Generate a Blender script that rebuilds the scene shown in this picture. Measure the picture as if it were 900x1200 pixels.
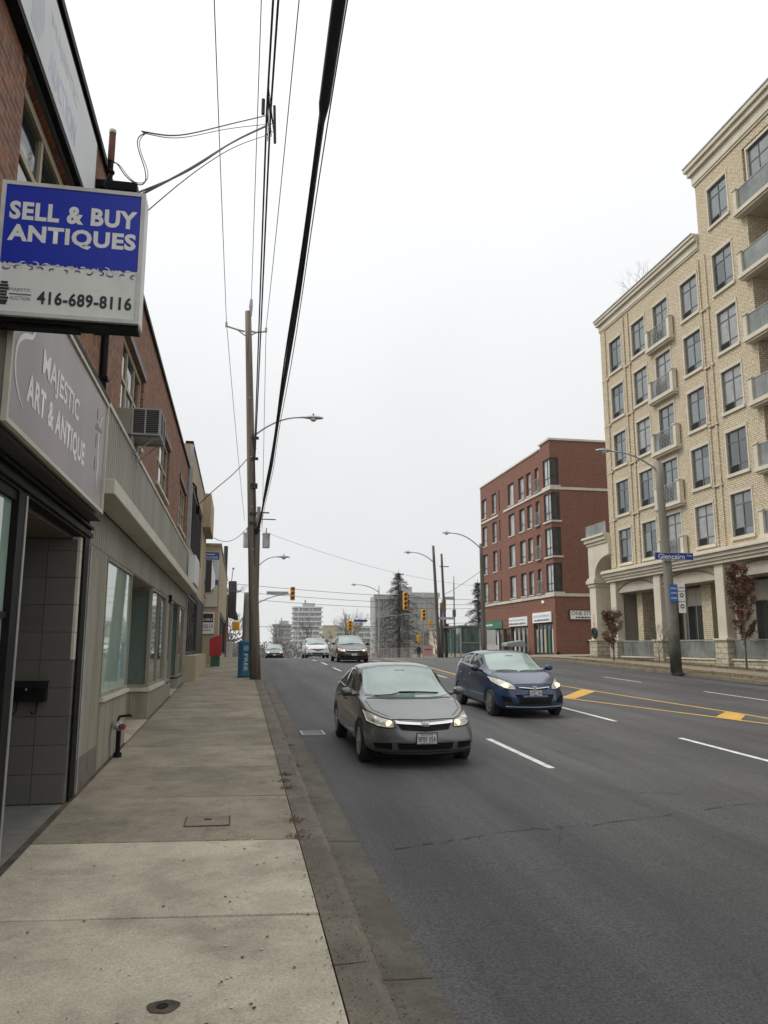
import bpy, bmesh, math, random
from mathutils import Vector, Matrix
from mathutils.bvhtree import BVHTree
random.seed(7)
PI = math.pi
scene = bpy.context.scene
COL = scene.collection
for o in list(bpy.data.objects):
    bpy.data.objects.remove(o)

# ---------------------------------------------------------------- camera
cam_d = bpy.data.cameras.new("camera")
cam = bpy.data.objects.new("camera", cam_d)
COL.objects.link(cam)
scene.camera = cam
cam_d.sensor_fit = 'HORIZONTAL'
cam_d.sensor_width = 36.0
cam_d.lens = 36.0 * 910 / 900
cam_d.clip_start = 0.05
cam_d.clip_end = 5000
cam.location = (0, 0, 2.1)
cam.rotation_euler = (math.radians(90 + 9.79), 0, math.radians(-10.43))

# ---------------------------------------------------------------- world: overcast deck over a Nishita sky
SUN_EL, SUN_AZ = 52, -70          # azimuth measured from +Y towards +X
w = bpy.data.worlds.new("World")
scene.world = w
w.use_nodes = True
nt = w.node_tree
nt.nodes.clear()
wo = nt.nodes.new('ShaderNodeOutputWorld')
bg = nt.nodes.new('ShaderNodeBackground')
bg2 = nt.nodes.new('ShaderNodeBackground')
sky = nt.nodes.new('ShaderNodeTexSky')
sky.sky_type = 'NISHITA'
sky.sun_disc = False
sky.sun_elevation = math.radians(SUN_EL)
sky.sun_rotation = math.radians(SUN_AZ)
nt.links.new(sky.outputs[0], bg.inputs[0])
bg.inputs[1].default_value = 0.08
tc = nt.nodes.new('ShaderNodeTexCoord')
sp = nt.nodes.new('ShaderNodeSeparateXYZ')
nt.links.new(tc.outputs['Generated'], sp.inputs[0])
sq = nt.nodes.new('ShaderNodeMath'); sq.operation = 'POWER'; sq.inputs[1].default_value = 2.0; sq.use_clamp = True
nt.links.new(sp.outputs[2], sq.inputs[0])
mr = nt.nodes.new('ShaderNodeMapRange')
mr.inputs[1].default_value = 0.0
mr.inputs[2].default_value = 1.0
mr.inputs[3].default_value = 0.68
mr.inputs[4].default_value = 1.25
nt.links.new(sq.outputs[0], mr.inputs[0])
nz = nt.nodes.new('ShaderNodeTexNoise')
nz.inputs['Scale'].default_value = 1.6
nz.inputs['Detail'].default_value = 3
nt.links.new(tc.outputs['Generated'], nz.inputs['Vector'])
mr2 = nt.nodes.new('ShaderNodeMapRange')
mr2.inputs[1].default_value = 0.3
mr2.inputs[2].default_value = 0.7
mr2.inputs[3].default_value = 0.93
mr2.inputs[4].default_value = 1.05
nt.links.new(nz.outputs[0], mr2.inputs[0])
mu = nt.nodes.new('ShaderNodeMath')
mu.operation = 'MULTIPLY'
nt.links.new(mr.outputs[0], mu.inputs[0])
nt.links.new(mr2.outputs[0], mu.inputs[1])
bg2.inputs[0].default_value = (0.985, 0.995, 1.0, 1)
nt.links.new(mu.outputs[0], bg2.inputs[1])
mixs = nt.nodes.new('ShaderNodeMixShader')
mixs.inputs[0].default_value = 0.95      # thickness of the cloud deck
nt.links.new(bg.outputs[0], mixs.inputs[1])
nt.links.new(bg2.outputs[0], mixs.inputs[2])
nt.links.new(mixs.outputs[0], wo.inputs[0])

sd = bpy.data.lights.new("sun", 'SUN')
sd.energy = 1.5
sd.angle = math.radians(22)
sd.color = (1.0, 0.97, 0.92)
sun = bpy.data.objects.new("sun", sd)
COL.objects.link(sun)
el, az = math.radians(SUN_EL), math.radians(SUN_AZ)
dv = Vector((math.sin(az) * math.cos(el), math.cos(az) * math.cos(el), math.sin(el)))
sun.rotation_euler = dv.to_track_quat('Z', 'Y').to_euler()
sun.location = (-20, 20, 60)

scene.view_settings.view_transform = 'Standard'
scene.view_settings.look = 'None'
scene.view_settings.exposure = 0.33
scene.view_settings.gamma = 1.0
scene.render.film_transparent = False
try:
    scene.cycles.max_bounces = 6
    scene.cycles.transparent_max_bounces = 12
    scene.cycles.caustics_reflective = False
    scene.cycles.caustics_refractive = False
except Exception:
    pass

# ---------------------------------------------------------------- materials
MATS = {}
def _new(name):
    m = bpy.data.materials.new(name)
    m.use_nodes = True
    n = m.node_tree
    b = n.nodes['Principled BSDF']
    return m, n, b
def _obj(n, scale=(1, 1, 1)):
    t = n.nodes.new('ShaderNodeTexCoord')
    mp = n.nodes.new('ShaderNodeMapping')
    mp.inputs['Scale'].default_value = scale
    n.links.new(t.outputs['Object'], mp.inputs[0])
    return mp.outputs[0]
def _noise(n, vec, scale, detail=4, rough=0.6):
    x = n.nodes.new('ShaderNodeTexNoise')
    x.inputs['Scale'].default_value = scale
    x.inputs['Detail'].default_value = detail
    x.inputs['Roughness'].default_value = rough
    n.links.new(vec, x.inputs['Vector'])
    return x.outputs[0]
def _ramp(n, fac, a, b, ca, cb):
    r = n.nodes.new('ShaderNodeValToRGB')
    r.color_ramp.elements[0].position = a
    r.color_ramp.elements[1].position = b
    r.color_ramp.elements[0].color = (*ca, 1)
    r.color_ramp.elements[1].color = (*cb, 1)
    n.links.new(fac, r.inputs[0])
    return r.outputs[0]
def _mix(n, f, a, b, mode='MIX'):
    x = n.nodes.new('ShaderNodeMix')
    x.data_type = 'RGBA'
    x.blend_type = mode
    for s, v in ((x.inputs[0], f), (x.inputs[6], a), (x.inputs[7], b)):
        if isinstance(v, (int, float)):
            s.default_value = v
        elif isinstance(v, tuple):
            s.default_value = (*v, 1)
        else:
            n.links.new(v, s)
    return x.outputs[2]
def _bump(n, b, h, strength=0.3, dist=0.01):
    x = n.nodes.new('ShaderNodeBump')
    x.inputs['Strength'].default_value = strength
    x.inputs['Distance'].default_value = dist
    n.links.new(h, x.inputs['Height'])
    n.links.new(x.outputs[0], b.inputs['Normal'])
def sc(c, k):
    return tuple(max(0, min(1, v * k)) for v in c)
def M(name, col, rough=0.7, var=0.12, vs=1.2, bump=0.0, bs=40, metal=0.0, ior=None, emit=0, stretch=(1, 1, 1), coat=0, dirt=0, dirtcol=(.08, .07, .055), alpha=1, objrand=0):
    if name in MATS:
        return MATS[name]
    m, n, b = _new(name)
    v = _obj(n, stretch)
    f = _noise(n, v, vs, 6)
    c = _ramp(n, f, 0.38, 0.62, sc(col, 1 - var), sc(col, 1 + var))
    if dirt:
        f2 = _noise(n, v, vs * 3.1, 8, 0.7)
        fr = _ramp(n, f2, 0.5, 0.72, (0, 0, 0), (dirt, dirt, dirt))
        c = _mix(n, fr, c, dirtcol)
    if objrand:
        oi = n.nodes.new('ShaderNodeObjectInfo')
        k = _ramp(n, oi.outputs['Random'], 0, 1, (1 - objrand,) * 3, (1 + objrand * 0.0,) * 3)
        c = _mix(n, 1.0, c, k, 'MULTIPLY')
    n.links.new(c, b.inputs['Base Color'])
    b.inputs['Roughness'].default_value = rough
    b.inputs['Metallic'].default_value = metal
    if ior:
        b.inputs['IOR'].default_value = ior
    if coat:
        b.inputs['Coat Weight'].default_value = coat
        b.inputs['Coat Roughness'].default_value = 0.05
    if emit:
        b.inputs['Emission Color'].default_value = (*col, 1)
        b.inputs['Emission Strength'].default_value = emit
    if bump:
        _bump(n, b, _noise(n, v, bs, 5), bump, 0.01)
    MATS[name] = m
    return m
def brick(name, c1, c2, mortar, bw=0.22, bh=0.075, ms=0.010, rough=0.85, bump=0.5, grime=0.25, gcol=(.06, .05, .045)):
    m, n, b = _new(name)
    t = n.nodes.new('ShaderNodeTexCoord')
    s = n.nodes.new('ShaderNodeSeparateXYZ')
    n.links.new(t.outputs['Object'], s.inputs[0])
    a = n.nodes.new('ShaderNodeMath'); a.operation = 'ADD'
    n.links.new(s.outputs[0], a.inputs[0]); n.links.new(s.outputs[1], a.inputs[1])
    c = n.nodes.new('ShaderNodeCombineXYZ')
    n.links.new(a.outputs[0], c.inputs[0]); n.links.new(s.outputs[2], c.inputs[1])
    k = n.nodes.new('ShaderNodeTexBrick')
    k.inputs['Scale'].default_value = 1.0
    k.inputs['Brick Width'].default_value = bw
    k.inputs['Row Height'].default_value = bh
    k.inputs['Mortar Size'].default_value = ms
    k.inputs['Mortar Smooth'].default_value = 0.2
    k.inputs['Bias'].default_value = -0.1
    k.inputs['Color1'].default_value = (*c1, 1)
    k.inputs['Color2'].default_value = (*c2, 1)
    k.inputs['Mortar'].default_value = (*mortar, 1)
    n.links.new(c.outputs[0], k.inputs['Vector'])
    f = _noise(n, t.outputs['Object'], 0.7, 8, 0.65)
    fr = _ramp(n, f, 0.4, 0.75, (0, 0, 0), (grime,) * 3)
    col = _mix(n, fr, k.outputs['Color'], gcol)
    f3 = _noise(n, t.outputs['Object'], 9.0, 4, 0.7)
    k3 = _ramp(n, f3, 0.36, 0.64, (.74, .74, .74), (1.2, 1.2, 1.2))
    col = _mix(n, 1.0, col, k3, 'MULTIPLY')
    n.links.new(col, b.inputs['Base Color'])
    b.inputs['Roughness'].default_value = rough
    inv = n.nodes.new('ShaderNodeMath'); inv.operation = 'SUBTRACT'; inv.inputs[0].default_value = 1
    n.links.new(k.outputs['Fac'], inv.inputs[1])
    _bump(n, b, inv.outputs[0], bump, 0.008)
    MATS[name] = m
    return m
def glass_reflect(name, col=(.03, .04, .04), ior=2.2, rough=0.03, wav=0.05):
    m, n, b = _new(name)
    v = _obj(n)
    f = _noise(n, v, 0.9, 3)
    n.links.new(_ramp(n, f, 0.3, 0.7, sc(col, .6), sc(col, 1.5)), b.inputs['Base Color'])
    b.inputs['Roughness'].default_value = rough
    b.inputs['IOR'].default_value = ior
    _bump(n, b, _noise(n, v, 1.2, 1), wav, 0.05)
    MATS[name] = m
    return m
def glass_clear(name, tint=(.75, .86, .82), refl=(1, 1, 1), thru=0.75, ior=1.9, film=.12):
    m, n, b = _new(name)
    n.nodes.remove(b)
    o = n.nodes['Material Output']
    tr = n.nodes.new('ShaderNodeBsdfTransparent'); tr.inputs[0].default_value = (*sc(tint, thru), 1)
    df = n.nodes.new('ShaderNodeBsdfDiffuse'); df.inputs[0].default_value = (*tint, 1)
    v = _obj(n); n.links.new(_ramp(n, _noise(n, v, .8, 4), .3, .7, sc(tint, .8), sc(tint, 1.1)), df.inputs[0])
    gl = n.nodes.new('ShaderNodeBsdfGlossy'); gl.inputs['Roughness'].default_value = 0.02
    gl.inputs[0].default_value = (*refl, 1)
    fr = n.nodes.new('ShaderNodeFresnel'); fr.inputs[0].default_value = ior
    a = n.nodes.new('ShaderNodeMixShader'); a.inputs[0].default_value = film
    n.links.new(tr.outputs[0], a.inputs[1]); n.links.new(df.outputs[0], a.inputs[2])
    c = n.nodes.new('ShaderNodeMixShader')
    n.links.new(fr.outputs[0], c.inputs[0])
    n.links.new(a.outputs[0], c.inputs[1]); n.links.new(gl.outputs[0], c.inputs[2])
    n.links.new(c.outputs[0], o.inputs[0])
    MATS[name] = m
    return m

# ---------------------------------------------------------------- mesh builder
class MB:
    def __init__(s):
        s.v = []; s.f = []; s.m = []
    def quad(s, pts, m=0):
        i = len(s.v)
        s.v += [tuple(p) for p in pts]
        s.f.append(tuple(range(i, i + len(pts)))); s.m.append(m)
        return s
    def box(s, x0, x1, y0, y1, z0, z1, m=0):
        if x0 > x1: x0, x1 = x1, x0
        if y0 > y1: y0, y1 = y1, y0
        if z0 > z1: z0, z1 = z1, z0
        i = len(s.v)
        s.v += [(x0, y0, z0), (x1, y0, z0), (x1, y1, z0), (x0, y1, z0), (x0, y0, z1), (x1, y0, z1), (x1, y1, z1), (x0, y1, z1)]
        for f in ((3, 2, 1, 0), (4, 5, 6, 7), (0, 1, 5, 4), (1, 2, 6, 5), (2, 3, 7, 6), (3, 0, 4, 7)):
            s.f.append(tuple(i + k for k in f)); s.m.append(m)
        return s
    def hexa(s, p, m=0):      # 8 points: bottom ring then top ring
        i = len(s.v); s.v += [tuple(q) for q in p]
        for f in ((3, 2, 1, 0), (4, 5, 6, 7), (0, 1, 5, 4), (1, 2, 6, 5), (2, 3, 7, 6), (3, 0, 4, 7)):
            s.f.append(tuple(i + k for k in f)); s.m.append(m)
        return s
    def tube(s, path, r, n=8, m=0, r2=None, caps=True):
        P = [Vector(p) for p in path]
        L = len(P)
        up = Vector((0, 0, 1))
        base = len(s.v)
        prev = None
        for k, p in enumerate(P):
            d = (P[min(k + 1, L - 1)] - P[max(k - 1, 0)])
            if d.length < 1e-9: d = Vector((0, 0, 1))
            d.normalize()
            if prev is None:
                a = d.cross(up if abs(d.z) < 0.95 else Vector((1, 0, 0))).normalized()
            else:
                a = (prev - d * prev.dot(d)).normalized()
            prev = a
            b = d.cross(a)
            rr = r if r2 is None else r + (r2 - r) * k / max(1, L - 1)
            if isinstance(r, (list, tuple)): rr = r[k]
            for j in range(n):
                t = 2 * PI * j / n
                s.v.append(tuple(p + a * math.cos(t) * rr + b * math.sin(t) * rr))
        for k in range(L - 1):
            for j in range(n):
                q = base + k * n
                s.f.append((q + j, q + (j + 1) % n, q + n + (j + 1) % n, q + n + j)); s.m.append(m)
        if caps:
            s.f.append(tuple(base + j for j in reversed(range(n)))); s.m.append(m)
            s.f.append(tuple(base + (L - 1) * n + j for j in range(n))); s.m.append(m)
        return s
    def prism(s, poly, axis, a, b, m=0):
        """poly: 2D points; axis 'x','y','z' extruded from a to b"""
        def P(u, v, t):
            return {'x': (t, u, v), 'y': (u, t, v), 'z': (u, v, t)}[axis]
        i = len(s.v); n = len(poly)
        s.v += [P(u, v, a) for u, v in poly] + [P(u, v, b) for u, v in poly]
        s.f.append(tuple(i + k for k in reversed(range(n)))); s.m.append(m)
        s.f.append(tuple(i + n + k for k in range(n))); s.m.append(m)
        for k in range(n):
            s.f.append((i + k, i + (k + 1) % n, i + n + (k + 1) % n, i + n + k)); s.m.append(m)
        return s
    def ball(s, c, r, n=8, m=0, sx=1, sy=1, sz=1):
        i = len(s.v)
        k = n // 2
        for a in range(k + 1):
            ph = PI * a / k
            for b in range(n):
                t = 2 * PI * b / n
                s.v.append((c[0] + r * sx * math.sin(ph) * math.cos(t), c[1] + r * sy * math.sin(ph) * math.sin(t), c[2] + r * sz * math.cos(ph)))
        for a in range(k):
            for b in range(n):
                s.f.append((i + a * n + b, i + a * n + (b + 1) % n, i + (a + 1) * n + (b + 1) % n, i + (a + 1) * n + b)); s.m.append(m)
        return s
    def mesh(s, name, mats, off=(0, 0, 0), smooth=False):
        me = bpy.data.meshes.new(name)
        ox, oy, oz = off
        me.from_pydata([(a - ox, b - oy, c - oz) for a, b, c in s.v], [], s.f)
        if not isinstance(mats, (list, tuple)): mats = [mats]
        for q in mats: me.materials.append(q)
        me.polygons.foreach_set('material_index', s.m)
        if smooth:
            me.polygons.foreach_set('use_smooth', [True] * len(s.f))
        me.update()
        return me
def root_of(o):
    while o.parent: o = o.parent
    return o
def put(name, me, parent=None, loc=(0, 0, 0), rz=0):
    o = bpy.data.objects.new(name, me)
    COL.objects.link(o)
    o.location = loc
    if rz: o.rotation_euler = (0, 0, rz)
    if parent: o.parent = parent
    return o
def bevel(o, wd=0.01, seg=1):
    b = o.modifiers.new('bevel', 'BEVEL'); b.width = wd; b.segments = seg; b.limit_method = 'ANGLE'; b.angle_limit = math.radians(40)
    return o
def build(name, mb, mats, parent=None, smooth=False, bev=0, kind=None, auto=False):
    """world-coordinate builder: vertices are given in world space"""
    off = (0, 0, 0)
    if parent is not None:
        r = root_of(parent)
        off = tuple(r.location)
        p = parent
        while p.parent is not None:
            off = tuple(a + b for a, b in zip(off, p.location)); p = p.parent
    o = put(name, mb.mesh(name, mats, off, smooth), parent)
    if bev: bevel(o, bev)
    if kind: o['kind'] = kind
    return o
def thing(name, label, cat, loc=(0, 0, 0), group=None):
    o = bpy.data.objects.new(name, None)
    o.empty_display_size = 0.3
    COL.objects.link(o)
    o.location = loc
    o['label'] = label; o['category'] = cat
    if group: o['group'] = group
    return o
def tag(o, label, cat, group=None):
    o['label'] = label; o['category'] = cat
    if group: o['group'] = group
    return o
def solo(name, mb, mats, label, cat, base=(0, 0, 0), group=None, smooth=False, bev=0):
    o = put(name, mb.mesh(name, mats, base, smooth), None, base)
    if bev: bevel(o, bev)
    return tag(o, label, cat, group)
def struct(name, mb, mats, smooth=False, kind='structure'):
    o = put(name, mb.mesh(name, mats, (0, 0, 0), smooth))
    o['kind'] = kind
    return o
def copy_tree(o, parent=None):
    c = o.copy(); COL.objects.link(c); c.parent = parent
    for ch in list(o.children): copy_tree(ch, c)
    return c
def text(name, body, parent, center, right, up, wd, ht, mat, bold=0.0, depth=0.004, thing_name=None):
    cu = bpy.data.curves.new(name, 'FONT')
    cu.body = body; cu.size = 1.0; cu.offset = bold; cu.extrude = 0.0; cu.fill_mode = 'FRONT'
    cu.resolution_u = 3
    if bold > .025: cu.space_character = 1.09
    t = bpy.data.objects.new(name, cu)
    COL.objects.link(t)
    dg = bpy.context.evaluated_depsgraph_get()
    me = bpy.data.meshes.new_from_object(t.evaluated_get(dg)); me.materials.clear(); me.materials.append(mat)
    bpy.data.objects.remove(t); bpy.data.curves.remove(cu)
    xs = [v.co.x for v in me.vertices]; ys = [v.co.y for v in me.vertices]
    x0, x1, y0, y1 = min(xs), max(xs), min(ys), max(ys)
    R = Vector(right).normalized(); U = Vector(up).normalized()
    R = R * 1.0
    C = Vector(center)
    rt = root_of(parent) if parent else None
    off = Vector((0, 0, 0))
    p = parent
    while p is not None:
        off = off + Vector(p.location); p = p.parent
    for v in me.vertices:
        a = ((v.co.x - x0) / (x1 - x0) - 0.5) * wd
        b = ((v.co.y - y0) / (y1 - y0) - 0.5) * ht
        v.co = C + R * a + U * b - off
    if 'MAJ' not in body:
        me.update(); return put(name, me, parent)
    N_ = R.cross(U); V_, F_ = [], []
    for i, p in enumerate(me.polygons):          # glyph outlines overlap in places: keep each facet a hair apart
        F_.append(tuple(range(len(V_), len(V_) + len(p.vertices))))
        V_ += [tuple(me.vertices[k].co + N_ * (.00025 * (i % 7))) for k in p.vertices]
    me2 = bpy.data.meshes.new(name); me2.from_pydata(V_, [], F_); me2.materials.append(mat); me2.update()
    bpy.data.meshes.remove(me)
    return put(name, me2, parent)

KN = [(-60, -1.2), (-20, -.5), (0, 0), (12, .33), (28, .77), (44, 1.17), (52, 1.24), (62, 1.16), (80, .66), (120, -.6), (250, -3), (800, -6), (2500, -8)]
def prof(y):
    for (a, za), (b, zb) in zip(KN, KN[1:]):
        if y <= b:
            return za + (zb - za) * (y - a) / (b - a)
    return KN[-1][1]
def ysteps(a, b, step=1.0):
    n = max(1, int(math.ceil((b - a) / step)))
    s = set(a + (b - a) * i / n for i in range(n + 1))
    s |= set(k for k, _ in KN if a < k < b)
    return sorted(s)
def strip(mb, cross, y0, y1, step=1.0, m=0):
    """cross: list of (x, dz) swept along the road profile"""
    ys = ysteps(y0, y1, step)
    base = len(mb.v); n = len(cross)
    for y in ys:
        z = prof(y)
        mb.v += [(x, y, z + dz) for x, dz in cross]
    for i in range(len(ys) - 1):
        for j in range(n - 1):
            q = base + i * n + j
            mb.f.append((q, q + 1, q + n + 1, q + n)); mb.m.append(m)
    return mb
# ---------------------------------------------------------------- shared materials
def ground_mats():
    # asphalt with tyre lanes, speckle and patches
    m, n, b = _new('asphalt')
    t = n.nodes.new('ShaderNodeTexCoord')
    O = t.outputs['Object']
    fine = _noise(n, O, 48, 6, 0.85)
    c = _ramp(n, fine, 0.40, 0.60, (.022, .022, .023), (.104, .103, .102))
    mp = n.nodes.new('ShaderNodeMapping'); mp.inputs['Scale'].default_value = (1.0, 0.05, 1)
    n.links.new(O, mp.inputs[0])
    st = _noise(n, mp.outputs[0], 1.3, 5, 0.6)
    c = _mix(n, 1.0, c, _ramp(n, st, 0.36, 0.64, (.66, .66, .67), (1.32, 1.32, 1.31)), 'MULTIPLY')
    pt = _noise(n, O, 0.28, 7, 0.6)
    c = _mix(n, 1.0, c, _ramp(n, pt, 0.35, 0.65, (.82, .82, .82), (1.14, 1.14, 1.13)), 'MULTIPLY')
    vo = n.nodes.new('ShaderNodeTexVoronoi'); vo.inputs['Scale'].default_value = 38; n.links.new(O, vo.inputs['Vector'])
    c = _mix(n, _ramp(n, vo.outputs['Distance'], .0, .16, (.55,) * 3, (0, 0, 0)), c, (.13, .13, .125))
    blot = _noise(n, O, 1.1, 8, .7)
    c = _mix(n, _ramp(n, blot, .58, .72, (0, 0, 0), (.45,) * 3), c, (.028, .028, .029))
    n.links.new(c, b.inputs['Base Color'])
    b.inputs['Roughness'].default_value = 0.72
    _bump(n, b, _noise(n, O, 160, 3, 0.7), 0.7, 0.004)
    MATS['asphalt'] = m
    # concrete slabs
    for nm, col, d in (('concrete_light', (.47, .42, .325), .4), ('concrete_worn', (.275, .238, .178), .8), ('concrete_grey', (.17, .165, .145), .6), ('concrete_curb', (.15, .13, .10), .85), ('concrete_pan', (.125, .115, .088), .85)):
        m, n, b = _new(nm)
        t = n.nodes.new('ShaderNodeTexCoord'); O = t.outputs['Object']
        oi = n.nodes.new('ShaderNodeObjectInfo')
        f = _noise(n, O, 1.3, 8, 0.65)
        c = _ramp(n, f, 0.38, 0.62, sc(col, .76), sc(col, 1.18))
        sp_ = _noise(n, O, 60, 6, 0.85)
        c = _mix(n, 1.0, c, _ramp(n, sp_, 0.40, 0.60, (.74, .74, .74), (1.2, 1.2, 1.2)), 'MULTIPLY')
        dk = _noise(n, O, 2.2, 10, 0.8)
        c = _mix(n, _ramp(n, dk, 0.53, 0.66, (0, 0, 0), (d, d, d)), c, sc(col, .5))
        mp = n.nodes.new('ShaderNodeMapping'); mp.inputs['Scale'].default_value = (0.9, 1.5, 1)
        n.links.new(O, mp.inputs[0])
        wt = _noise(n, mp.outputs[0], 2.1, 7, 0.75)
        c = _mix(n, _ramp(n, wt, 0.55, 0.68, (0, 0, 0), (.45,) * 3), c, sc(col, 1.45))
        c = _mix(n, 1.0, c, _ramp(n, oi.outputs['Random'], 0, 1, (.9, .9, .9), (1.08, 1.08, 1.08)), 'MULTIPLY')
        n.links.new(c, b.inputs['Base Color'])
        b.inputs['Roughness'].default_value = 0.88
        _bump(n, b, _noise(n, O, 110, 4, 0.75), 0.45, 0.003)
        MATS[nm] = m
ground_mats()
MT = MATS
brick('brick_brown', (.36, .125, .062), (.17, .062, .038), (.28, .21, .15), ms=.012, bump=.9, grime=.3)
brick('brick_tan', (.67, .575, .41), (.56, .465, .315), (.31, .25, .175), bw=.30, bh=.105, ms=.016, grime=.10, gcol=(.30, .24, .16), bump=.8)
brick('brick_red', (.265, .105, .064), (.185, .072, .047), (.17, .09, .065), bw=.24, bh=.08, ms=.010, grime=.15)
brick('stone_block', (.52, .47, .36), (.40, .36, .27), (.24, .21, .16), bw=.55, bh=.26, ms=.02, bump=1.0, grime=.2, gcol=(.25, .22, .16))
brick('apartment_brick', (.52, .44, .27), (.45, .38, .24), (.4, .35, .25), bw=.9, bh=.3, ms=.03)
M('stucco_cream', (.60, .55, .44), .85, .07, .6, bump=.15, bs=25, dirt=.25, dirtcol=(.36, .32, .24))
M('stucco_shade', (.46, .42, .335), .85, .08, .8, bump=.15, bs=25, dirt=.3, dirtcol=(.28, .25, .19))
M('arch_groove', (.19, .165, .12), .85, .15, 1)
M('stucco_beige', (.46, .375, .25), .85, .12, .5, bump=.2, bs=30, dirt=.4, dirtcol=(.22, .18, .12), stretch=(1, 1, .3))
M('metal_greygreen', (.29, .28, .225), .55, .12, .8, dirt=.3, dirtcol=(.11, .10, .08), stretch=(1, 1, .3))
M('wood_greygreen', (.29, .27, .215), .7, .14, 1.4, bump=.25, bs=30, dirt=.45, dirtcol=(.10, .085, .06), stretch=(2, 2, .25))
M('trim_offwhite', (.60, .57, .48), .6, .08, 1, dirt=.3, dirtcol=(.26, .23, .18), stretch=(1, .4, 1))
M('sign_white', (.86, .86, .82), .45, .05, .8, dirt=.25, dirtcol=(.38, .36, .31))
M('sign_edge', (.66, .66, .62), .45, .1, 1.5, dirt=.35, dirtcol=(.25, .24, .2))
M('banner_white', (.66, .68, .70), .5, .07, .6, dirt=.15, dirtcol=(.42, .44, .47))
M('ink_blue', (.006, .03, .46), .4, .06, .8)
M('ink_dark', (.035, .033, .04), .5, .1)
M('ink_grey', (.16, .16, .18), .5, .1)
M('ink_pale_blue', (.42, .47, .66), .5, .1)
M('ink_white', (.86, .86, .84), .5, .04)
M('black_metal', (.010, .010, .010), .55, .2, 2, ior=1.2, dirt=.3, dirtcol=(.03, .028, .025))
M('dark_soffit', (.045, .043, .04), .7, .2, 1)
M('steel', (.42, .43, .44), .45, .1, 2, metal=.6)
M('aluminium', (.55, .55, .55), .35, .08, 2, metal=.8)
M('galvanised', (.36, .37, .38), .55, .15, 3, metal=.4)
M('window_frame_beige', (.42, .36, .26), .6, .1, 2)
M('window_frame_white', (.55, .55, .5), .6, .1, 2)
M('frame_charcoal', (.14, .145, .14), .5, .1)
M('frame_black', (.03, .03, .03), .45, .15)
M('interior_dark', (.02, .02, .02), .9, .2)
M('wood_pole', (.17, .148, .112), .85, .3, 1.5, bump=.6, bs=12, stretch=(4, 4, .15), dirt=.5, dirtcol=(.05, .042, .034))
M('pole_dark_wood', (.12, .10, .085), .85, .2, 2, bump=.4, bs=20, stretch=(4, 4, .2))
M('pole_concrete', (.225, .205, .17), .85, .12, 1.2, bump=.2, bs=60, stretch=(3, 3, .3), dirt=.35, dirtcol=(.14, .13, .11))
M('cable_black', (.018, .016, .022), .6, .2, 4)
M('cable_grey', (.10, .10, .11), .6, .2, 4)
M('signal_yellow', (.82, .40, .01), .4, .06, 3)
M('signal_black', (.02, .02, .02), .5, .1)
M('lens_dark', (.05, .02, .01), .2, .1)
M('road_white', (.62, .62, .60), .7, .15, 5, dirt=.5, dirtcol=(.16, .16, .16))
M('road_yellow', (.58, .34, .06), .7, .15, 5, dirt=.45, dirtcol=(.16, .13, .09))
M('dirt', (.085, .065, .048), .95, .35, 4, bump=.8, bs=60)
M('dry_grass', (.17, .125, .07), .95, .3, 3, bump=.8, bs=90, dirt=.4, dirtcol=(.13, .12, .05))
M('lawn', (.15, .135, .06), .95, .3, 3, bump=.8, bs=90)
M('terrain_soil', (.13, .125, .09), .95, .25, .05)
M('bark', (.09, .075, .062), .9, .25, 6, bump=.5, bs=30)
M('leaf_russet', (.19, .065, .038), .8, .45, 8)
M('leaf_brown', (.13, .07, .04), .8, .4, 8)
M('needle_green', (.035, .043, .031), .85, .4, 4)
M('twig_grey', (.13, .115, .105), .9, .25, 3)
M('tile_grey', (.15, .145, .128), .35, .10, 1.2, dirt=.2, objrand=.12)
M('wood_soffit', (.15, .12, .08), .6, .2, 1.5, stretch=(.3, 6, 1))
M('blind_white', (.55, .56, .52), .8, .05)
M('cloth_curtain', (.66, .78, .70), .9, .06, 2, stretch=(1, 6, .2))
M('red_paint', (.42, .02, .03), .5, .15, 2)
M('green_paint', (.03, .10, .05), .5, .15, 2)
M('blue_paint', (.01, .17, .30), .45, .15, 2, dirt=.2)
M('street_sign_blue', (.012, .035, .25), .4, .05)
M('pink_sign', (.75, .42, .42), .5, .1)
M('shop_green', (.03, .17, .09), .5, .1)
M('shop_yellowgreen', (.35, .5, .08), .5, .3, 3)
M('white_panel', (.62, .63, .62), .6, .08)
M('concrete_far', (.36, .36, .345), .85, .08, .1)
M('concrete_mid', (.36, .355, .33), .85, .1, .2)
M('slab_white', (.60, .60, .59), .8, .05, .3)
M('steel_rail', (.30, .31, .31), .5, .1)
glass_reflect('glass_far', (.21, .22, .225), 1.5, .3, 0)
glass_reflect('glass_tan', (.085, .11, .115), 2.5, .04, .12)
glass_reflect('glass_blind', (.24, .25, .24), 2.2, .06, .12)
glass_reflect('glass_curtained', (.15, .165, .165), 2.3, .05, .12)
glass_reflect('glass_deep', (.03, .04, .045), 2.2, .04, .12)
glass_reflect('glass_red', (.32, .34, .33), 2.0, .06, .1)
glass_reflect('glass_dark', (.018, .022, .022), 1.8, .05, .1)
glass_reflect('glass_rail', (.16, .175, .16), 1.6, .08, .1)
glass_clear('glass_shop', (.55, .72, .66), (1, 1, 1), 1.3, 2.3, .22)
glass_clear('glass_film_sky', (.50, .68, .58), (1, 1, 1), 1.1, 2.2, .78)  # frosted pale green film, brightened in colour to stand in for reflected sky
glass_clear('glass_shelter', (.45, .65, .62), (1, 1, 1), .9, 1.6)

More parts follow.
